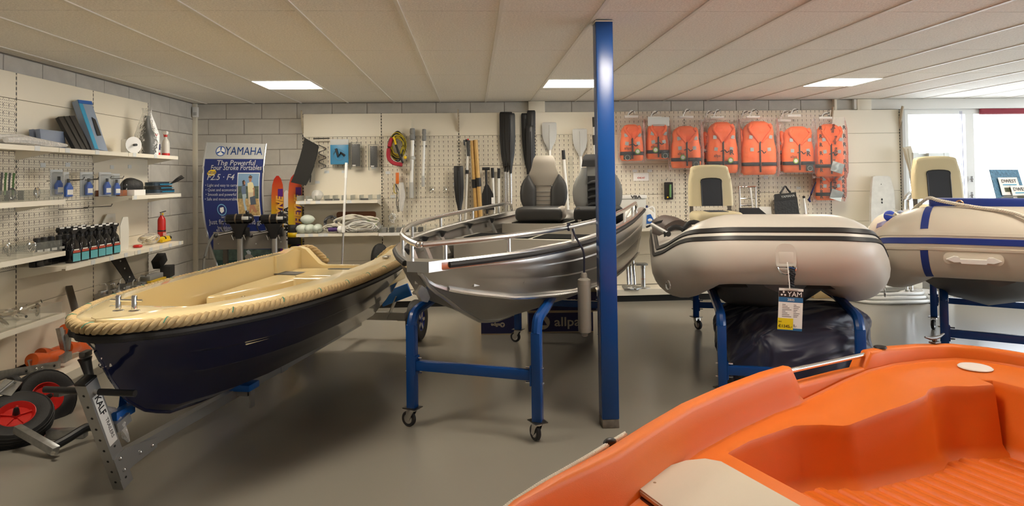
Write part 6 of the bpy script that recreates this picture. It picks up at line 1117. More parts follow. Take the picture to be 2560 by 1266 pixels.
# ---- second bay: tow rope, pole tubes, hooks
t = thing('tow_rope', 'yellow and black ski tow rope hank with red coil on the perforated panel', 'rope', tuple(PY(992, 420, 8.32)))
YR = mat('yellow_rope', (.45, .34, .02), .7, bump=(400, .5)); RR_ = mat('red_rope', (.42, .02, .04), .6, bump=(300, .6)); rnd = random.Random(4)
for k in range(9): MB().tube(smooth_path([PY(993 + (21 - k * .9) * math.cos(a_) + rnd.uniform(-2, 2), 366 + (36 - k * 2) * math.sin(a_) + rnd.uniform(-2, 2), 8.33 - .012 * k) for a_ in [j_ * math.pi / 6 for j_ in range(12)]], 3, True), .009, 6, loop=True).obj('turn', YR if k % 3 else BLACK, t, world=True, ang=60)
MB().tube(smooth_path([PY(x, y, 8.22) for x, y in ((980, 345), (972, 372), (972, 395), (984, 408), (1006, 412))], 5), .026, 10).obj('red_coil', RR_, t, world=True); MB().tube([PY(985, 350, 8.2), PY(998, 385, 8.19), PY(1008, 408, 8.2)], .014, 8).obj('handle', BLACK, t, world=True); MB().lathe([(.012, -.01), (.022, 0), (.012, .01)], 12, PY(1013, 394, 8.2), (0, 1, 0)).obj('end_cap', YELLOW, t, world=True); MB().tube([PY(984, 343, 8.2), PY(990, 362, 8.19)], .014, 8).obj('yellow_grip', YELLOW, t, world=True)
t = thing('throw_line', 'orange handle with black cord and clear bag hanging below the tow rope', 'line', tuple(PY(995, 530, 8.32))); MB().box(*[PY(x, 0, 8.33).x for x in (985, 993)], 8.31, 8.335, PY(989, 460, 8.33).z, PY(989, 432, 8.33).z, .004).obj('orange_handle', mat('orange_tag', (.70, .16, .02), .4), t, world=True)
for dx in (0, 7): MB().tube(smooth_path([PY(989, 460, 8.31), PY(992 + dx, 485, 8.30), PY(991 + dx * .6, 510, 8.30), PY(995 + dx * .4, 530, 8.31)], 4), .005, 6).obj('cord', BLACK, t, world=True)
MB().tube([PY(1003, 457, 8.31), PY(1005, 490, 8.29), PY(1003, 528, 8.31)], [.03, .045, .02], 10).obj('clear_bag', BAG2, t, world=True); MB().tube(smooth_path([PY(986, 460, 8.31), PY(985, 480, 8.30), PY(992, 484, 8.30)], 4), .006, 6).obj('yellow_cord', YR, t, world=True)
t = coil(PY(981, 545, 8.32), .035, .07, 4, .005, WHITE, 'small white cord hank low on the perforated panel', 31, 8.33)
for i, (px, y0, y1, py_j, lab) in enumerate(((1031, 322, 495, 375, 'long white pole tube with grey joint on the perforated panel'), (1060, 324, 467, 360, 'shorter white pole tube with grey joint beside the long one'))):
    t = thing('pole_tube', lab, 'pole', tuple(PY(px, y1, 8.34))); a, b_ = PY(px, y0, 8.34), PY(px - 2, y1, 8.34); r = .024 if i == 0 else .018
    MB().cyl(a - Vector((0, 0, .14)), b_ + Vector((0, 0, .2 if i == 0 else .14)), r, n=12).obj('tube', WHITEG, t, world=True); MB().lathe([(r, 0), (r * 1.5, .01), (r * 1.6, .06), (r * 1.2, .08), (r * 1.5, .10), (r * 1.3, .15), (r, .155)], 12, a - Vector((0, 0, .15))).obj('joint', GREY, t, world=True); MB().cyl(b_, b_ + Vector((0, 0, .2 if i == 0 else .14)), r * 1.12, n=12).obj('end_sleeve', LGREY, t, world=True)
    if i == 0: MB().cyl(a, a + Vector((0, 0, .11)), .013, n=10).obj('clear_tip', CLEAR, t, world=True); MB().lathe([(r * 1.05, 0), (r * 1.35, .005), (r * 1.35, .04), (r * 1.05, .045)], 12, a - Vector((0, 0, .40))).obj('collar', LGREY, t, world=True)
    MB().box(a.x - .03, a.x + .03, 8.36, 8.41, a.z - .22, a.z - .2, .003).obj('clip', STEEL, t, world=True)
for i, px in enumerate((1079, 1112)): p = PY(px, 475, 8.36); t = thing('chrome_clip', 'small chrome clip with white tag on the perforated panel, %s of two' % ('left' if i == 0 else 'right'), 'clip', tuple(p), group='small chrome clips'); MB().box(p.x - .025, p.x + .025, 8.39, 8.405, p.z - .02, p.z + .045, .003).obj('tag', CLEAR, t, world=True); MB().tube([p + Vector((.02 * math.cos(a_), -.01, -.01 + .025 * math.sin(a_))) for a_ in [j_ * .7 for j_ in range(9)]], .008, 6, loop=True).obj('ring', CHROME, t, world=True)
for i in range(6): p = PY(962 + 18 * i, 572, 8.15); MB().box(p.x - .03, p.x + .03, 8.08, 8.2, .931, .99, .006).obj('small_part', DARK if i % 2 else GREY, None, label='small %s part in the acrylic bin behind the aluminium bow, %s from the left' % ('dark' if i % 2 else 'grey', ordn[i]), cat='hardware', group='small parts in the middle bin')
# ---- oars and poles leaning on the wall
def oar(top, bot, Y, label, wb, Lb, shaft_m, blade_m, r=.017, kind='oar', ferrule=None, up=True, grip=None, thick=.018):
    """blade at the top (up) or no blade; top/bot pixels of the visible piece, the shaft runs on to the deck"""
    a, b_ = PY(*top, Y), PY(*bot, Y + .0); d = (b_ - a).normalized(); e = a + d * ((a.z - .157) / abs(d.z)) if d.z < 0 else b_; t = thing(kind, label, kind.replace('_', ' '), (e.x, e.y, e.z))
    s0 = a + d * (Lb * .8 if wb else 0); MB().cyl(s0, e, r, n=12).obj('shaft', shaft_m, t, world=True)
    if wb:
        q = []; sd = Vector((1, 0, 0))
        for s_, w_, y_ in ((0, .80, .3), (.012, .92, .6), (.04, 1, 1), (.45, 1, 1), (.7, .78, 1), (.88, .40, 1.2), (1., .25, 1.6)): c_ = a + d * (Lb * s_); q.append([c_ + sd * wb / 2 * w_, c_ + sd * wb / 2 * w_ * .5 + Vector((0, -thick * y_ * .7, 0)), c_ + Vector((0, -thick * y_, 0)), c_ - sd * wb / 2 * w_ * .5 + Vector((0, -thick * y_ * .7, 0)), c_ - sd * wb / 2 * w_, c_ + Vector((0, thick * .4, 0))])
        bl = MB().loft(q, True, True).obj('blade', blade_m, t, world=True, ang=25)
        MB().tube([a + d * (Lb * .1) + Vector((0, -thick, 0)), a + d * (Lb * .6) + Vector((0, -thick - .004, 0)), a + d * Lb + Vector((0, -thick, 0))], [.006, .010, .014], 8).obj('blade_ridge', blade_m, bl, world=True)
    if ferrule: c_ = a + d * ferrule[0]; MB().cyl(c_, c_ + d * ferrule[1], r * 1.35, n=12).obj('ferrule', BLACK, t, world=True)
    if grip: MB().cyl(a, a + d * grip, r * 1.25, n=12).obj('grip', BLACK, t, world=True)
    return t
WOOD = mat('varnished_wood', (.60, .37, .12), .35, var=(30, .15))
oar((1146, 415), (1150, 560), 8.28, 'single black plastic oar blade left of the wooden oars', .125, .62, ALUB, BLACK)
t = oar((1170, 352), (1164, 540), 8.33, 'white telescopic boat hook with black head beside the wooden oars', 0, 0, WHITEG, BLACK, r=.017, kind='boat_hook', ferrule=(.38, .05)); a = PY(1170, 352, 8.33); MB().tube([a + Vector((.0, 0, -.2)), a, a + Vector((-.03, -.01, .0))], .022, 8).obj('hook_head', BLACK, t, world=True); MB().tube([a + Vector((-.045, -.01, -.06)), a + Vector((-.05, -.01, .01))], .012, 8).obj('hook_tip', BLACK, t, world=True); MB().ell(a + Vector((.0, -.01, .015)), (.014, .014, .012), 8, 6).obj('red_button', RED, t, world=True)
oar((1180, 352), (1192, 560), 8.30, 'yellow varnished wooden oar, left one of the pair', 0, 0, WOOD, WOOD, r=.026, ferrule=(.50, .11)); oar((1189, 350), (1203, 560), 8.27, 'yellow varnished wooden oar, right one of the pair', 0, 0, WOOD, WOOD, r=.026, ferrule=(.49, .11))
t = thing('short_paddle', 'short black paddle with T-handle between the poles', 'paddle', tuple(PY(1218, 540, 8.28))); a, b_ = PY(1215, 422, 8.28), PY(1218, 535, 8.28); MB().cyl(a, b_, .015, n=10).obj('shaft', BLACK, t, world=True); MB().cyl(a + Vector((-.05, 0, 0)), a + Vector((.05, 0, 0)), .02, n=10).obj('t_handle', BLACK, t, world=True); q = [PY(x, y, 8.28) for x, y in ((1213, 462), (1221, 462), (1233, 485), (1236, 525), (1206, 525), (1205, 485))]; MB().loft([[v + Vector((0, o, 0)) for v in q] for o in (-.012, .012)], True, True).obj('blade', BLACK, t, world=True); MB().box(*[PY(x, 0, 8.27).x for x in (1222, 1228)], 8.262, 8.267, PY(1225, 510, 8.27).z, PY(1225, 494, 8.27).z).obj('label', PAPER, t, world=True)
for i, (x, y, x2) in enumerate(((1231, 420, 1236), (1247, 421, 1247))): oar((x, y), (x2, 540), 8.32, 'white pole with black grip right of the short paddle, %s of two' % ('left' if i == 0 else 'right'), 0, 0, WHITEG, BLACK, r=.016, kind='pole', grip=.13)
for i, (x, y, x2, Y) in enumerate(((1261, 280, 1263, 8.34), (1269, 280, 1268, 8.30), (1275, 283, 1278, 8.26))): oar((x, y), (x2, 560), Y, 'aluminium oar with long black blade in the tied bundle of three, %s' % ['left', 'middle', 'right'][i], .13, .78, ALUB, BLACK, r=.017)
MB().lathe([(.055, -.003), (.06, 0), (.055, .003)], 14, PY(1269, 416, 8.28) + Vector((0, .02, 0)), (0, .15, 1)).obj('cable_tie', BLACK, None, label='black cable tie round the bundle of three oars', cat='cable tie')
for i, (x, y, x2, Y, L_) in enumerate(((1313, 283, 1322, 8.34, .8), (1328, 276, 1326, 8.30, .6), (1326, 314, 1330, 8.22, .8))): oar((x, y), (x2, 520), Y, 'black-bladed oar in the bundle behind the left boat seat, %s' % ['left', 'tallest', 'front'][i], .11, L_, ALUB, BLACK)
for i, (x, y, x2, Y) in enumerate(((1373, 306, 1377, 8.30), (1449, 322, 1455, 8.30))): oar((x, y), (x2, 480), Y, 'grey spoon paddle blade above the %s boat seat' % ('left' if i == 0 else 'right'), .19, .36, WHITEG, LGREY, kind='paddle')
oar((1408, 376), (1420, 520), 8.30, 'white pole with black grip between the two boat seats', 0, 0, WHITEG, BLACK, r=.018, kind='pole', grip=.12)
for i, (x, y) in enumerate(((1484, 293), (1489, 294), (1484, 338))): oar((x, y), (x + 6, 420), 8.32 - .03 * i, 'black-gripped pole next to the blue column, %s' % ['leftmost', 'rightmost', 'shortest'][i], 0, 0, WHITEG, BLACK, r=.015, kind='pole', grip=.13)
MB().box(*[PY(x, 0, 8.38).x for x in (1414, 1426)], 8.375, 8.385, 1.25, PY(1420, 390, 8.38).z).obj('clear_strip', CLEAR, None, label='narrow clear plastic strip standing behind the two boat seats', cat='strip')
# ================================================================== life jackets in clear bags
JK = mat('jacket_orange', (1.0, .19, .045), .6, bump=(25, .35), var=(6, .12)); REFL = mat('reflective_patch', (.40, .48, .50), .3); BELT = mat('belt_navy', (.015, .018, .03), .6); GTAG = mat('tag_dark_green', (.05, .06, .055), .5); ECO = mat('eco_green', (.22, .42, .05), .5)
def jacket(px0, px1, py0, py1, Y, label, kind, bagtop, hook, seed):
    a, c = PY(px0, py0, Y), PY(px1, py1, Y); w_, h_, cx, z0 = (c.x - a.x) / 2, a.z - c.z, (a.x + c.x) / 2, c.z; t = thing('life_jacket', label, 'life jacket', (cx, Y, z0), group='orange life jackets hanging in clear bags'); rnd = random.Random(seed)
    sec = []; dp = .075
    for s_, k, d_ in ((0, .84, .5), (.03, .93, .8), (.12, .98, 1), (.22, .97, .92), (.3, .99, 1.), (.5, .96, 1.05), (.62, .88, 1.), (.72, .84, .95), (.80, .86, 1.05), (.88, .80, 1.1), (.95, .62, .95), (1., .36, .5)):
        ring = []
        for j in range(28):
            p_ = 2 * math.pi * j / 28; x, y = math.cos(p_), math.sin(p_); fold = 1 + .05 * math.sin(7 * p_ + s_ * 9 + seed)
            gap = 1 - .55 * math.exp(-(x / .10) ** 2) * (1 if y < 0 and s_ < .86 else 0)
            ring.append(Vector((w_ * k * (abs(x) ** .75) * (1 if x > 0 else -1), dp * d_ * y * fold * gap, s_ * h_)))
        sec.append(ring)
    MB().loft(sec, True, True).obj('vest', JK, t, ang=70)
    f = -dp - .004
    # collar flaps
    for sg in (-1, 1): MB().tube(smooth_path([(sg * .02, f * .8, .60 * h_), (sg * w_ * .35, f * 1., .72 * h_), (sg * w_ * .62, f * .95, .84 * h_), (sg * w_ * .5, f * .7, .94 * h_)], 4), [.012] * 3 + [.02] * 7 + [.026] * 3, 8).obj('collar_flap', JK, t, ang=60)
    bz = .20 * h_
    for sg in (-1, 1): MB().loft([[Vector((sg * w_ * x, y, bz + dz)) for dz in (-.022, .022)] for x, y in ((.05, f * .75), (.12, f * 1.05), (.5, f * 1.06), (.85, f * .72), (.99, f * .2))], False, False).obj('belt', BELT, t, sol=.004)
    MB().box(-.008, .008, f * .75, f * .55, .05 * h_, .62 * h_, .003).obj('zip', BELT, t)
    for x, z in ((-.55, .70), (.55, .70), (-.5, .47), (.45, .47)): MB().cbox((w_ * x, f * .97, z * h_), (.045, .004, .045), rot=(0, R(rnd.uniform(-15, 15)), 0)).obj('reflector', REFL, t)
    MB().tube(smooth_path([(-.05, f * 1.1, .42 * h_), (.0, f * 1.2, .45 * h_), (.03, f * 1.15, .40 * h_), (.06, f * 1.1, .43 * h_)], 3), .006, 6).obj('tie_cord', BELT, t)
    M_ = lambda x, z, rz=0: Matrix.Translation((x, f * 1.1, z)) @ Matrix(((1, 0, 0, 0), (0, 0, -1, 0), (0, 1, 0, 0), (0, 0, 0, 1))) @ Matrix.Rotation(rz, 4, 'Z')
    if kind in (1, 2): text('allpa', .05, BELT, t, M_(-w_ * .45, .34 * h_), world=False)
    if kind == 2: text('R', .09, BELT, t, M_(w_ * .45, .40 * h_), world=False, bold=.002)
    if kind in (1, 2):
        sx = -1 if seed % 2 else 1; x = sx * w_ * .5; MB().box(x - .05, x + .05, f * 1.2, f * 1.16, .03 * h_, .17 * h_, .001).obj('hang_tag', GTAG, t); MB().lathe([(.033, 0), (.033, .002)], 18, (x, f * 1.22, .085 * h_), (0, -1, 0)).obj('tag_ring', LGREY, t); MB().lathe([(.028, 0), (.028, .003)], 18, (x, f * 1.225, .085 * h_), (0, -1, 0)).obj('tag_disc', GTAG, t); x2 = -sx * w_ * .35 if seed % 3 else x; MB().lathe([(.036, 0), (.036, .002)], 18, (x2, f * 1.24, .25 * h_), (0, -1, 0)).obj('eco_sticker', ECO, t); MB().lathe([(.024, 0), (.024, .003)], 18, (x2, f * 1.25, .25 * h_), (0, -1, 0)).obj('eco_mark', PAPER, t)
    if kind == 3:
        for k in range(4): text('allpa', .065, BLACK, t, M_(.035 * math.sin(k), (.25 + .22 * k) * h_, R(80)), world=False, bold=.001)
        for k in range(6):
            for sg in (-1, 1): text('R', .07, BLACK, t, M_(sg * w_ * .78, (.12 + .16 * k) * h_), world=False, bold=.002)
        MB().cbox((w_ * .25, f * 1.2, .17 * h_), (.16, .003, .13), rot=(0, R(18), 0)).obj('instruction_card', mat('card_pale', (.62, .68, .68), .5), t)
    # bag and hanger
    zt_ = PY(px0, bagtop, Y).z - z0; bw = w_ * 1.10
    MB().loft([[Vector((bw * k * x, dp * 1.25 * d_ * y - .005, z)) for x, y in rrect(-1, 1, -1, 1, .5, 4)] for z, k, d_ in ((-.02, .95, .7), (.05, 1., 1.05), (h_ * .5, 1., 1.12), (h_ * .9, .99, 1.), (h_ + .03, .97, .55), (zt_ - .02, .95, .12), (zt_, .95, .08))], True, False).obj('clear_bag', BAG, t, ang=70)
    hx, hz = PY(hook[0], hook[1], Y).x - cx, PY(hook[0], hook[1], Y).z - z0; hg = MB().box(hx - .09, hx + .09, -.01, .01, zt_ - .025, zt_ + .008, .004).obj('hanger_bar', WHITE, t)
    MB().tube(smooth_path([(hx - .05, 0, zt_), (hx - .035, 0, zt_ + .035), (hx + .0, 0, hz + .012), (hx + .035, 0, hz + .0), (hx + .045, 0, hz - .02)], 4), .007, 8).obj('hanger_hook', WHITE, hg)
    MB().cyl((hx + .01, .16 if Y < 8.3 else .1, hz - .02), (hx + .02, -.06, hz + .002), .005, n=6).obj('peg', STEEL, t)
    return t
jacket(1548, 1609, 312, 402, 8.22, 'orange life jacket in a clear bag, leftmost beside the blue column', 1, 291, (1578, 279), 1)
jacket(1614, 1672, 308, 398, 8.24, 'small orange life jacket with grey header card, second from the blue column', 1, 293, (1636, 281), 2)
jacket(1675, 1753, 316, 420, 8.20, 'orange life jacket with green round sticker, third from the blue column', 1, 292, (1716, 276), 4)
jacket(1763, 1846, 306, 433, 8.22, 'tall orange life jacket in a clear bag above the cream seat', 2, 293, (1792, 277), 5)
jacket(1850, 1942, 304, 437, 8.20, 'large plain orange life jacket without logos, fifth from the column', 0, 292, (1882, 276), 6)
jacket(1843, 1860, 322, 432, 8.30, 'orange life jacket half hidden behind the fifth jacket', 0, 300, (1860, 280), 16)
jacket(1750, 1772, 330, 420, 8.30, 'orange life jacket half hidden behind the tall fourth jacket', 0, 300, (1770, 280), 17)
jacket(1942, 1962, 328, 428, 8.30, 'orange life jacket half hidden behind the sixth jacket', 0, 300, (1960, 280), 18)
jacket(1952, 2036, 317, 431, 8.20, 'orange life jacket with reflective squares and R logo, sixth', 2, 288, (1985, 275), 10)
jacket(2036, 2108, 425, 500, 8.30, 'orange life jacket hanging lowest, under the rightmost one', 3, 420, (2070, 424), 7)
jacket(2034, 2112, 311, 441, 8.18, 'orange life jacket in a bag printed with black logos, rightmost', 3, 294, (2063, 284), 8)
MB().box(*[PY(x, 0, 8.2).x for x in (1612, 1665)], 8.155, 8.16, PY(1640, 316, 8.2).z, PY(1640, 294, 8.2).z).obj('header_card', CARD, None, label='grey printed header card above the second life jacket', cat='card')
# ---- cards and blister packs on the right bays
t, a, c = pack(1583, 1622, 433, 452, 8.40, .003, 'price_card', 'white price card reading €40.47 on the perforated wall', 'price card', PAPER); text('€40.47', .035, mat('print_red', (.5, .05, .04), .5), t, wallM(Vector(((a.x + c.x) / 2, 8.395, (a.z + c.z) / 2 - .015))), bold=.0006)
t, a, c = pack(1660, 1682, 456, 499, 8.38, .025, 'torch_pack', 'dark blister pack with green torch hanging below the life jackets', 'blister pack', BLACKM); MB().cyl(((a.x + c.x) / 2 + .012, 8.345, c.z + .03), ((a.x + c.x) / 2 + .016, 8.345, a.z - .03), .014, n=10).obj('torch', mat('torch_green', (.12, .28, .08), .3), t, world=True); MB().ell(((a.x + c.x) / 2 - .02, 8.35, c.z + .03), (.012, .006, .012), 10, 6).obj('yellow_dot', YELLOW, t, world=True); MB().cyl(((a.x + c.x) / 2, 8.41, a.z + .06), ((a.x + c.x) / 2 - .05, 8.30, a.z + .03), .004, n=6).obj('hook', STEEL, t, world=True)
# ---- white boxes and bottle on the shelf beside the aluminium boat
zsh = .926
a, c = PY(1545, 488, 8.25), PY(1609, 566, 8.25); t = thing('toilet_box', 'large off-white lidded box with dark lettering on the back shelf', 'box', ((a.x + c.x) / 2, 8.2, zsh)); MB().box(a.x, c.x, 8.10, 8.38, zsh, a.z - .05, .012).obj('body', mat('off_white_abs', (.62, .62, .58), .4), t, world=True); MB().box(a.x - .01, c.x + .01, 8.09, 8.39, a.z - .048, a.z, .012).obj('lid', WHITE, t, world=True); text('VBA', .05, DARK, t, wallM(Vector(((a.x + c.x) / 2 + .03, 8.088, a.z - .025))), sx=1.4, bold=.003)
a, c = PY(1594, 527, 8.12), PY(1612, 567, 8.12); t = thing('small_canister', 'small off-white canister in front of the white box', 'canister', ((a.x + c.x) / 2, 8.11, zsh)); MB().box(a.x, c.x, 8.06, 8.16, zsh, a.z - .03, .012).obj('body', MATS['off_white_abs'], t, world=True); MB().box(a.x + .015, c.x - .01, 8.08, 8.14, a.z - .03, a.z, .01).obj('cap', WHITE, t, world=True)
a, c = PY(1610, 514, 8.12), PY(1638, 567, 8.12); t = thing('detergent_bottle', 'white handled bottle with blue label and dark blue cap on the shelf', 'bottle', ((a.x + c.x) / 2, 8.12, zsh)); cx, w_, h_ = (a.x + c.x) / 2, (c.x - a.x) / 2, a.z - zsh
MB().loft([[Vector((cx + w_ * k * x + o, 8.12 + .045 * y, zsh + z * h_)) for x, y in rrect(-1, 1, -1, 1, .4, 3)] for z, k, o in ((0, .95, 0), (.04, 1, 0), (.62, 1, 0), (.75, .72, -.02), (.86, .32, -.04), (.9, .28, -.04))], True, True).obj('body', WHITEG, t, world=True, ang=50); MB().cyl((cx - .04, 8.12, zsh + h_ * .89), (cx - .04, 8.12, zsh + h_ * 1.), .022, n=12).obj('cap', NAVY, t, world=True); MB().tube(smooth_path([(cx - .02, 8.12, zsh + .86 * h_), (cx + .04, 8.12, zsh + .93 * h_), (cx + w_ * .9, 8.12, zsh + .75 * h_), (cx + w_ * .92, 8.12, zsh + .5 * h_)], 4), .014, 8).obj('handle', WHITEG, t, world=True); MB().prism([(cx - w_ * .8, zsh + .2 * h_), (cx + w_ * .5, zsh + .2 * h_), (cx + w_ * .6, zsh + .35 * h_), (cx, zsh + .62 * h_), (cx - w_ * .7, zsh + .58 * h_)], 8.070, 8.0745, 'XZ').obj('label', BLUE, t, world=True); MB().ell((cx - .01, 8.069, zsh + .36 * h_), (.03, .003, .02), 12, 6).obj('label_badge', PAPER, t, world=True)
t = thing('outboard_prop_guard', 'two white plastic tubes lying on the aluminium boat stern quarter', 'tube', tuple(PY(1572, 535, 7.0)));
for dx in (0, 14): MB().cyl(PY(1556 + dx, 548, 6.95), PY(1572 + dx, 522, 7.1), .026, n=12).obj('tube', WHITEG, t, world=True); MB().ell(PY(1573 + dx, 521, 7.1), (.034, .034, .034), 12, 8).obj('tube_head', WHITEG, t, world=True)
# base-deck goods under the shelf: chrome pedestal posts
for i, (x0, x1) in enumerate(((1566, 1570), (1573, 1578), (1580, 1587))):
    a, b_ = PY(x0, 628, 8.18), PY(x1, 712, 8.12); t = thing('table_pedestal', 'chrome pedestal tube leaning on the base deck, %s of three' % ['left', 'middle', 'right'][i], 'pedestal', (b_.x, b_.y, .157), group='chrome pedestals'); MB().cyl(a, b_, .017, n=12).obj('tube', CHROME, t, world=True); MB().cbox((b_.x, b_.y - .02, .172), (.14, .14, .025), rot=(R(8), 0, R(20 * i)), bev=.006).obj('foot_plate', GALV, t, world=True)
t = thing('seat_pedestal', 'grey metal seat pedestal with swivel bracket on the base deck', 'pedestal', (PY(1608, 700, 8.15).x, 8.15, .157)); p = PY(1608, 700, 8.15); MB().lathe([(.09, 0), (.09, .012), (.03, .02), (.028, .25), (.034, .255), (.034, .29)], 16, (p.x, 8.15, .157)).obj('post', ALU, t, world=True); MB().box(p.x - .10, p.x + .05, 8.09, 8.21, .45, .475, .004).obj('bracket', GALV, t, world=True); MB().lathe([(.0285, 0), (.030, .004), (.0285, .008)], 16, (p.x, 8.15, .27)).obj('orange_ring', ORANGE, t, world=True)
# ---- cream helm chairs in the two dinghies
def cream_seat(M, label):
    t = thing('helm_chair', label, 'chair', M=M); CV = mat('cream_vinyl', (.62, .54, .34), .45, bump=(300, .1)); NV = mat('slate_fabric', (.035, .04, .05), .75, bump=(500, .3))
    MB().box(-.235, .235, -.22, .20, .02, .14, .05, 4).obj('cushion', CV, t, ang=60); MB().box(-.10, .10, -.15, .12, .125, .146, .01).obj('cushion_inset', NV, t); MB().box(-.18, .18, -.17, .17, 0, .025).obj('base_plate', BLACK, t)
    po = [(-.23, .19), (-.225, .40), (-.20, .55), (-.15, .62), (.15, .62), (.20, .55), (.225, .40), (.23, .19)]
    po = [(v.x, v.y) for v in smooth_path([(x, z, 0) for x, z in po], 4)]
    MB().loft([[Vector((x * k, .17 + (z - .17) * .12 + d_, .19 + (z - .19) * (k * .5 + .5))) for x, z in po] for d_, k in ((.035, .92), (.03, 1.), (-.03, 1.), (-.05, .96), (-.058, .85))], True, True).obj('backrest', CV, t, ang=50)
    pi = [(v.x, v.y) for v in smooth_path([(-.105, .19, 0), (-.105, .40, 0), (-.09, .475, 0), (.09, .475, 0), (.105, .40, 0), (.105, .19, 0)], 4)]
    MB().loft([[Vector((x, .17 + (z - .17) * .12 + d_, z)) for x, z in pi] for d_ in (-.05, -.064)], True, True).obj('back_inset', NV, t, ang=50); MB().tube([(x, .17 + (z - .17) * .12 - .062, z) for x, z in pi], .006, 6).obj('piping', BLACK, t)
    for sg in (-1, 1): MB().bar((sg * .2, .19, .05), (sg * .2, .20, .25), .02, .035).obj('hinge', STEEL, t)
    return t
p = PY(1789, 560, 6.55); cream_seat(Matrix.Translation((p.x, 6.55, 1.075)) @ Matrix.Rotation(R(-6), 4, 'Z'), 'cream boat seat with dark inset standing in the white dinghy')
p = PY(2366, 560, 6.15); cream_seat(Matrix.Translation((p.x, 6.15, 1.128)) @ Matrix.Rotation(R(-14), 4, 'Z'), 'cream boat seat with dark inset in front of the window')
# ---- ladder, hatch, bag, poles behind the white dinghy
t = thing('boarding_ladder', 'small chrome boarding ladder on the perforated wall right of the cream seat', 'ladder', tuple(PY(1868, 545, 8.30))); 
for px in (1848, 1888): MB().cyl(PY(px, 466, 8.33), PY(px + 3, 545, 8.25), .014, n=10).obj('stile', CHROME, t, world=True)
for py in (468, 497, 514): MB().cyl(PY(1848, py, 8.32), PY(1889, py - 1, 8.32), .011, n=8).obj('rung', CHROME, t, world=True)
MB().bar(PY(1876, 470, 8.30), PY(1882, 522, 8.24), .02, .012).obj('brace', ALU, t, world=True)
MB().loft([[PY(x, y, Y) for x, y in ((1847, 520), (1897, 520), (1922, 541), (1850, 548))] for Y in (8.22, 8.24)], True, True).obj('deck_hatch', BLACK, None, label='black square deck hatch propped behind the white dinghy', cat='hatch')
MB().loft([[PY(x, y, Y) for x, y in ((1898, 517), (1928, 517), (1930, 545), (1900, 545))] for Y in (8.29, 8.30)], True, True).obj('white_sheet', WHITE, None, label='white square sheet behind the black deck hatch', cat='sheet')
t = thing('carry_bag', 'black hanging bag with pale lettering behind the white dinghy', 'bag', tuple(PY(1966, 545, 8.28))); MB().loft([[PY(x, y, Y) for x, y in ((1937, 486), (1988, 481), (1993, 495), (2000, 545), (1938, 545), (1935, 500))] for Y in (8.22, 8.32)], True, True).obj('bag', FAB, t, world=True, ang=50); MB().loft([[PY(x, y, 8.21) for x, y in ((1935, 487), (1990, 481), (1992, 497), (1936, 503))], [PY(x, y, 8.218) for x, y in ((1935, 487), (1990, 481), (1992, 497), (1936, 503))]], True, True).obj('flap', BLACKM, t, world=True); MB().tube(smooth_path([PY(x, y, 8.30) for x, y in ((1950, 484), (1957, 474), (1963, 466), (1970, 475), (1976, 482))], 4), .012, 8).obj('carry_loop', BLACK, t, world=True); text('YAMAHA', .045, LGREY, t, wallM(PY(1970, 491, 8.205), rot=R(6)))
t = thing('boat_hook', 'thin white pole with black tip right of the black hanging bag', 'boat hook', (PY(2015, 545, 8.3).x, 8.3, .157)); a = PY(2010, 496, 8.32); b_ = PY(2015, 545, 8.30); d = (b_ - a).normalized(); MB().cyl(a, a + d * (a.z - .16) / abs(d.z), .015, n=10).obj('shaft', WHITEG, t, world=True); MB().cyl(a, a - d * .03, .017, n=10).obj('tip', BLACK, t, world=True)
t = thing('fender_tail', 'dark blue strap tail hanging left of the lowest life jacket', 'strap', tuple(PY(2022, 505, 8.3))); MB().tube([PY(2040, 455, 8.3), PY(2028, 485, 8.29), PY(2022, 500, 8.28), PY(2026, 505, 8.28)], [.008, .012, .02, .012], 8).obj('tail', NAVY, t, world=True)
# ---- kneeboard, step ladder, grey oar blade near the window
t = thing('kneeboard', 'white kneeboard with scuffed face leaning on the plain panels', 'board', (PY(2203, 560, 8.3).x, 8.3, .157)); pts = [(2178, 442), (2186, 440), (2214, 440), (2221, 443), (2231, 480), (2233, 520), (2228, 585), (2174, 590), (2173, 520), (2175, 470)]; q = [PY(x, y, 8.33 - .12 * (y - 440) / 150) for x, y in pts]; low = [v.copy() for v in q]
for v in q: pass
MB().loft([[v + Vector((0, o, 0)) for v in q] for o in (0, -.03, -.042)], True, True).obj('board', mat('scuffed_white', (.66, .65, .60), .4, var=(14, .12)), t, world=True, ang=50); MB().box(PY(2203, 0, 8.25).x - .12, PY(2203, 0, 8.25).x + .12, 8.16, 8.2, .157, .62, .01).obj('tail', MATS['scuffed_white'], t, world=True)
for py in (499, 507, 515): MB().ell(PY(2205, py, 8.235), (.012, .006, .016), 8, 6).obj('slot', BLACK, t, world=True)
MB().ell(PY(2203, 461, 8.27), (.006, .004, .006), 8, 5).obj('hole', BLACK, t, world=True)
t = thing('step_ladder', 'aluminium trestle ladder standing in front of the window', 'ladder', (PY(2325, 560, 8.15).x, 8.15, 0))
for px in (2288, 2365): a = PY(px, 382, 8.15); MB().bar((a.x, 8.15, 0), a, .075, .03, up=(0, 1, 0)).obj('stile', mat('ladder_grey', (.55, .56, .53), .4, .5), t, world=True)
a, b_ = PY(2294, 389, 8.15), PY(2362, 387, 8.15); MB().bar(a, b_, .024, .045).obj('top_rung', MATS['ladder_grey'], t, world=True); MB().bar(PY(2318, 389, 8.12), PY(2338, 389, 8.12), .06, .065).obj('rung_joint', MATS['ladder_grey'], t, world=True)
for z in (1.1, .8, .5, .2): MB().bar((a.x, 8.15, z), (b_.x, 8.15, z), .024, .045).obj('rung', MATS['ladder_grey'], t, world=True)
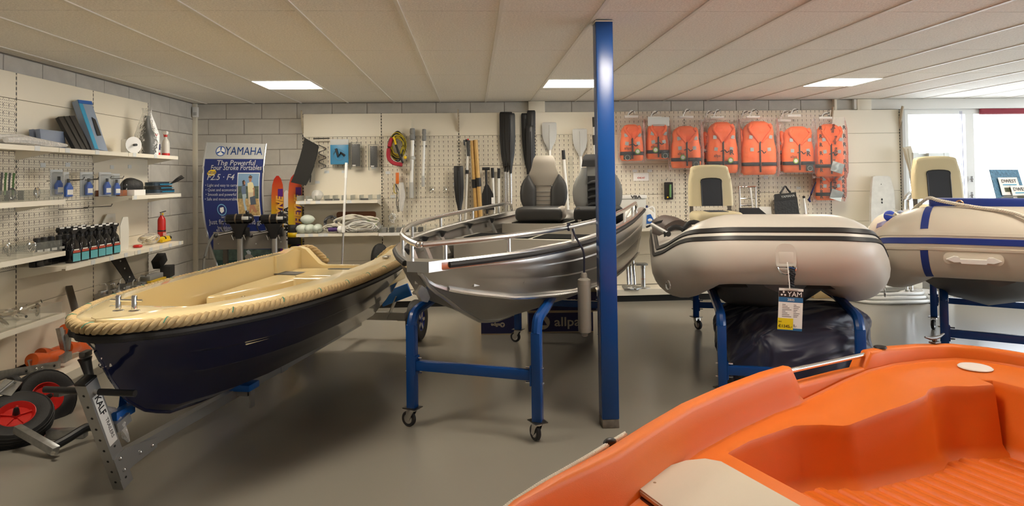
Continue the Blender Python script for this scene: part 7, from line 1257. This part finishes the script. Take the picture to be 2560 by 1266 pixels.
t = thing('oar', 'cream ribbed oar blade standing beside the window ladder', 'oar', (PY(2290, 560, 8.25).x, 8.25, .157)); q = [PY(x, y, 8.25) for x, y in ((2256, 369), (2275, 365), (2281, 384), (2281, 440), (2277, 446), (2262, 395))]; bl = MB().loft([[v + Vector((0, o, 0)) for v in q] for o in (0, -.02)], True, True).obj('blade', mat('oar_cream', (.56, .50, .38), .5), t, world=True)
for dx in (0, 8): MB().tube([PY(2262 + dx, 372, 8.228), PY(2279, 440 - dx * 2, 8.228)], .006, 6).obj('blade_rib', MATS['oar_cream'], bl, world=True)
a, b_ = PY(2276, 430, 8.25), PY(2290, 520, 8.25); MB().cyl(a, Vector((b_.x + .1, 8.25, .16)), .02, n=10).obj('shaft', LGREY, t, world=True)
t = thing('handrail_bend', 'bent chrome handrail tube beside the cream seat at the window', 'tube', tuple(PY(2270, 540, 7.6))); 
for dx in (0, 12): MB().tube(smooth_path([Vector((PY(2262 + dx, 520, 7.6).x, 7.6, .01)), PY(2260 + dx, 525, 7.6), PY(2262 + dx, 500, 7.6), PY(2272 + dx, 484, 7.6), PY(2290 + dx, 480, 7.65)], 5), .017, 10).obj('tube', CHROME, t, world=True)
UB[7].t  # plain bay carries a slotted grey end upright
MB().box(5.812, 5.85, 8.36, 8.42, 0, 2.44).obj('end_post', LGREY, UB[7].t, world=True)
for py, z in ((448, 0), (488, 0)): p = PY(2428, py, 8.49); t = thing('window_latch', 'small metal window latch on the white mullion, %s one' % ('upper' if py < 460 else 'lower'), 'latch', tuple(p)); MB().box(p.x - .012, p.x + .012, 8.47, 8.49, p.z - .04, p.z + .04, .004).obj('latch_plate', STEEL, t, world=True); MB().tube([p + Vector((0, -.03, 0)), p + Vector((-.05, -.04, -.01))], .01, 8).obj('latch_lever', STEEL, t, world=True)
t = thing('blind_cord', 'thin pair of blind cords hanging in the left window', 'cord', tuple(PY(2405, 500, 8.46)));
for dx in (0, 4): MB().tube([PY(2400 + dx, 278, 8.45), PY(2404 + dx, 400, 8.45), PY(2408 + dx, 492, 8.45)], .003, 5).obj('cord', mat('cord_blue', (.10, .10, .25), .6), t, world=True)
# ---- brochure holder on the beige dinghy bow
a, b_, c, d = [PY(x, y, Y) for x, y, Y in ((2493, 500, 4.55), (2568, 498, 4.62), (2545, 424, 4.75), (2474, 424, 4.68))]
t = thing('brochure_holder', 'blue picture brochure holder with white leaflets on the beige dinghy', 'brochure holder', tuple((a + b_) / 2)); n_ = (b_ - a).cross(d - a).normalized(); n_ = n_ if n_.y < 0 else -n_
WP = mat('water_print', (.12, .27, .42), .3, var=(60, .5)); MB().loft([[a, b_, c, d], [v - n_ * .006 for v in (a, b_, c, d)]], True, True).obj('backboard', WP, t, world=True)
e = lambda s_, r_, o=0: a.lerp(b_, s_).lerp(d.lerp(c, s_), r_) + n_ * o
for k, (s0, s1, r0, r1, o) in enumerate(((.15, .82, .12, .70, .012), (.42, 1.05, -.02, .40, .028))):
    lf = MB().loft([[e(s0, r0, o), e(s1, r0, o), e(s1 - .02, r1, o), e(s0, r1, o)], [e(s0, r0, o + .002), e(s1, r0, o + .002), e(s1 - .02, r1, o + .002), e(s0, r1, o + .002)]], True, True).obj('leaflet', PAPER, t, world=True)
    uu, vv = (e(1, .5) - e(0, .5)).normalized(), (e(.5, 1) - e(.5, 0)).normalized(); mm = Matrix((uu, vv, n_)).transposed().to_4x4(); mm.translation = e((s0 + s1) / 2, r1 - .13, o + .004); text('DWEST', .042, BLACK, t, mm, sx=1.1)
    MB().loft([[e(s0 + .1, r1 - .26, o + .003), e(s1 - .1, r1 - .26, o + .003), e(s1 - .1, r1 - .23, o + .003), e(s0 + .1, r1 - .23, o + .003)], [e(s0 + .1, r1 - .26, o + .0035), e(s1 - .1, r1 - .26, o + .0035), e(s1 - .1, r1 - .23, o + .0035), e(s0 + .1, r1 - .23, o + .0035)]], True, True).obj('blue_rule', CYAN, t, world=True)
    MB().loft([[e(s0 + .12, max(r0, r1 - .48), o + .003), e(s1 - .1, max(r0, r1 - .48), o + .003), e(s1 - .1, r1 - .34, o + .003), e(s0 + .12, r1 - .34, o + .003)], [e(s0 + .12, max(r0, r1 - .48), o + .0035), e(s1 - .1, max(r0, r1 - .48), o + .0035), e(s1 - .1, r1 - .34, o + .0035), e(s0 + .12, r1 - .34, o + .0035)]], True, True).obj('leaflet_picture', mat('reed_print', (.10, .11, .06), .5, var=(60, .5)), t, world=True)
MB().loft([[e(.05, 0, .01), e(1., 0, .01), e(1., 0, .05), e(.05, 0, .05)], [e(.05, .04, .01), e(1., .04, .01), e(1., .04, .05), e(.05, .04, .05)]], True, True).obj('tray_lip', CLEAR, t, world=True); MB().loft([[e(.92, -.1, .05), e(1.1, -.1, .05), e(1.1, .22, .05), e(.88, .22, .05)], [e(.92, -.1, .06), e(1.1, -.1, .06), e(1.1, .22, .06), e(.88, .22, .06)]], True, True).obj('card_pocket', WHITE, t, world=True)
# ---- cartons on the floor under the aluminium boat
CBX = mat('carton_navy', (.012, .014, .075), .45); CBE = mat('carton_edge', (.42, .33, .20), .7)
def carton(p0, wx, dy, z0, h_, rz, label, txt, size, flip=False, logo=True):
    M = Matrix.Translation(p0) @ Matrix.Rotation(rz, 4, 'Z'); t = thing('carton', label, 'carton', M=M); MB().box(0, wx, 0, dy, .012, h_ - .012).obj('box', CBX, t); MB().box(.0, wx, .0, dy, 0, .012).obj('bottom_edge', CBE, t); MB().box(0, wx, 0, dy, h_ - .012, h_).obj('top_flaps', CBE, t)
    TX = mat('carton_print_tan', (.46, .40, .30), .6); r = size * .55; s_ = -1 if flip else 1; cx = wx * (.22 if not flip else .62); f = Matrix(((1, 0, 0, 0), (0, 0, -1, 0), (0, 1, 0, 0), (0, 0, 0, 1)))
    if logo: MB().lathe([(r, 0), (r, .0015)], 24, (cx, -.0015, h_ / 2), (0, -1, 0)).obj('logo_disc', TX, t); MB().prism([(cx - s_ * r * .6, h_ / 2 - s_ * r * .4), (cx + s_ * r * .6, h_ / 2 - s_ * r * .4), (cx - s_ * r * .05, h_ / 2 + s_ * r * .7)], -.0042, -.0034, 'XZ').obj('logo_triangle', CBX, t)
    text(txt, size, TX, t, Matrix.Translation((wx * (.60 if not flip else .42), -.003, h_ / 2)) @ f @ Matrix.Rotation(math.pi if flip else 0, 4, 'Z'), world=False, bold=.002, sx=1.15)
    return t
p0 = PZ(1203, 838, 0); p0.z = 0; carton(p0, .35, .42, 0, .20, R(-4), 'small navy carton with upside-down lettering on the floor', 'allpa', .045, flip=True)
p0 = PZ(1322, 834, 0); p0.z = 0.002; carton(p0, .66, .42, 0, .215, R(-3), 'navy carton with large tan lettering and round logo, bottom of the stack', 'allpa', .13)
carton(p0 + Vector((-.02, .0, .217)), .72, .42, 0, .21, R(-5), 'navy carton lying on top of the other navy carton under the aluminium boat', 'com', .13, logo=False)
# ---- goods on the floor by the window
HOSE = mat('white_hose', (.62, .62, .60), .3)
for k in range(3): MB().tube(smooth_path([Vector((5.15 + .48 * math.cos(a_) * (1 - .08 * k), 7.75 + .32 * math.sin(a_) * (1 - .06 * k), .03 + .045 * k + .01 * math.sin(3 * a_))) for a_ in [j_ * math.pi / 6 for j_ in range(12)]], 3, True), .022, 8, loop=True).obj('hose_coil', HOSE, None, label='white hose coil on the floor near the window, %s of three' % ['lowest', 'middle', 'top'][k], cat='hose', group='white hoses on the floor')
t = lump('plastic_wrapping', tuple(PZ(2300, 752, 0) + Vector((0, 0, .07))), (.34, .14, .07), BAG2, 'crumpled clear plastic wrapping on the floor behind the dinghies', 'wrapping', 41)
lump('plastic_wrapping', tuple(PZ(2225, 756, 0) + Vector((0, 0, .05))), (.26, .14, .05), BAG2, 'flat sheet of clear wrapping on the floor behind the white dinghy', 'wrapping', 42)
MB().box(4.3, 4.75, 7.95, 8.03, .0, .19, .01).obj('cardboard_box', mat('kraft', (.42, .30, .14), .8), None, label='low brown cardboard box on the floor by the base deck', cat='box')
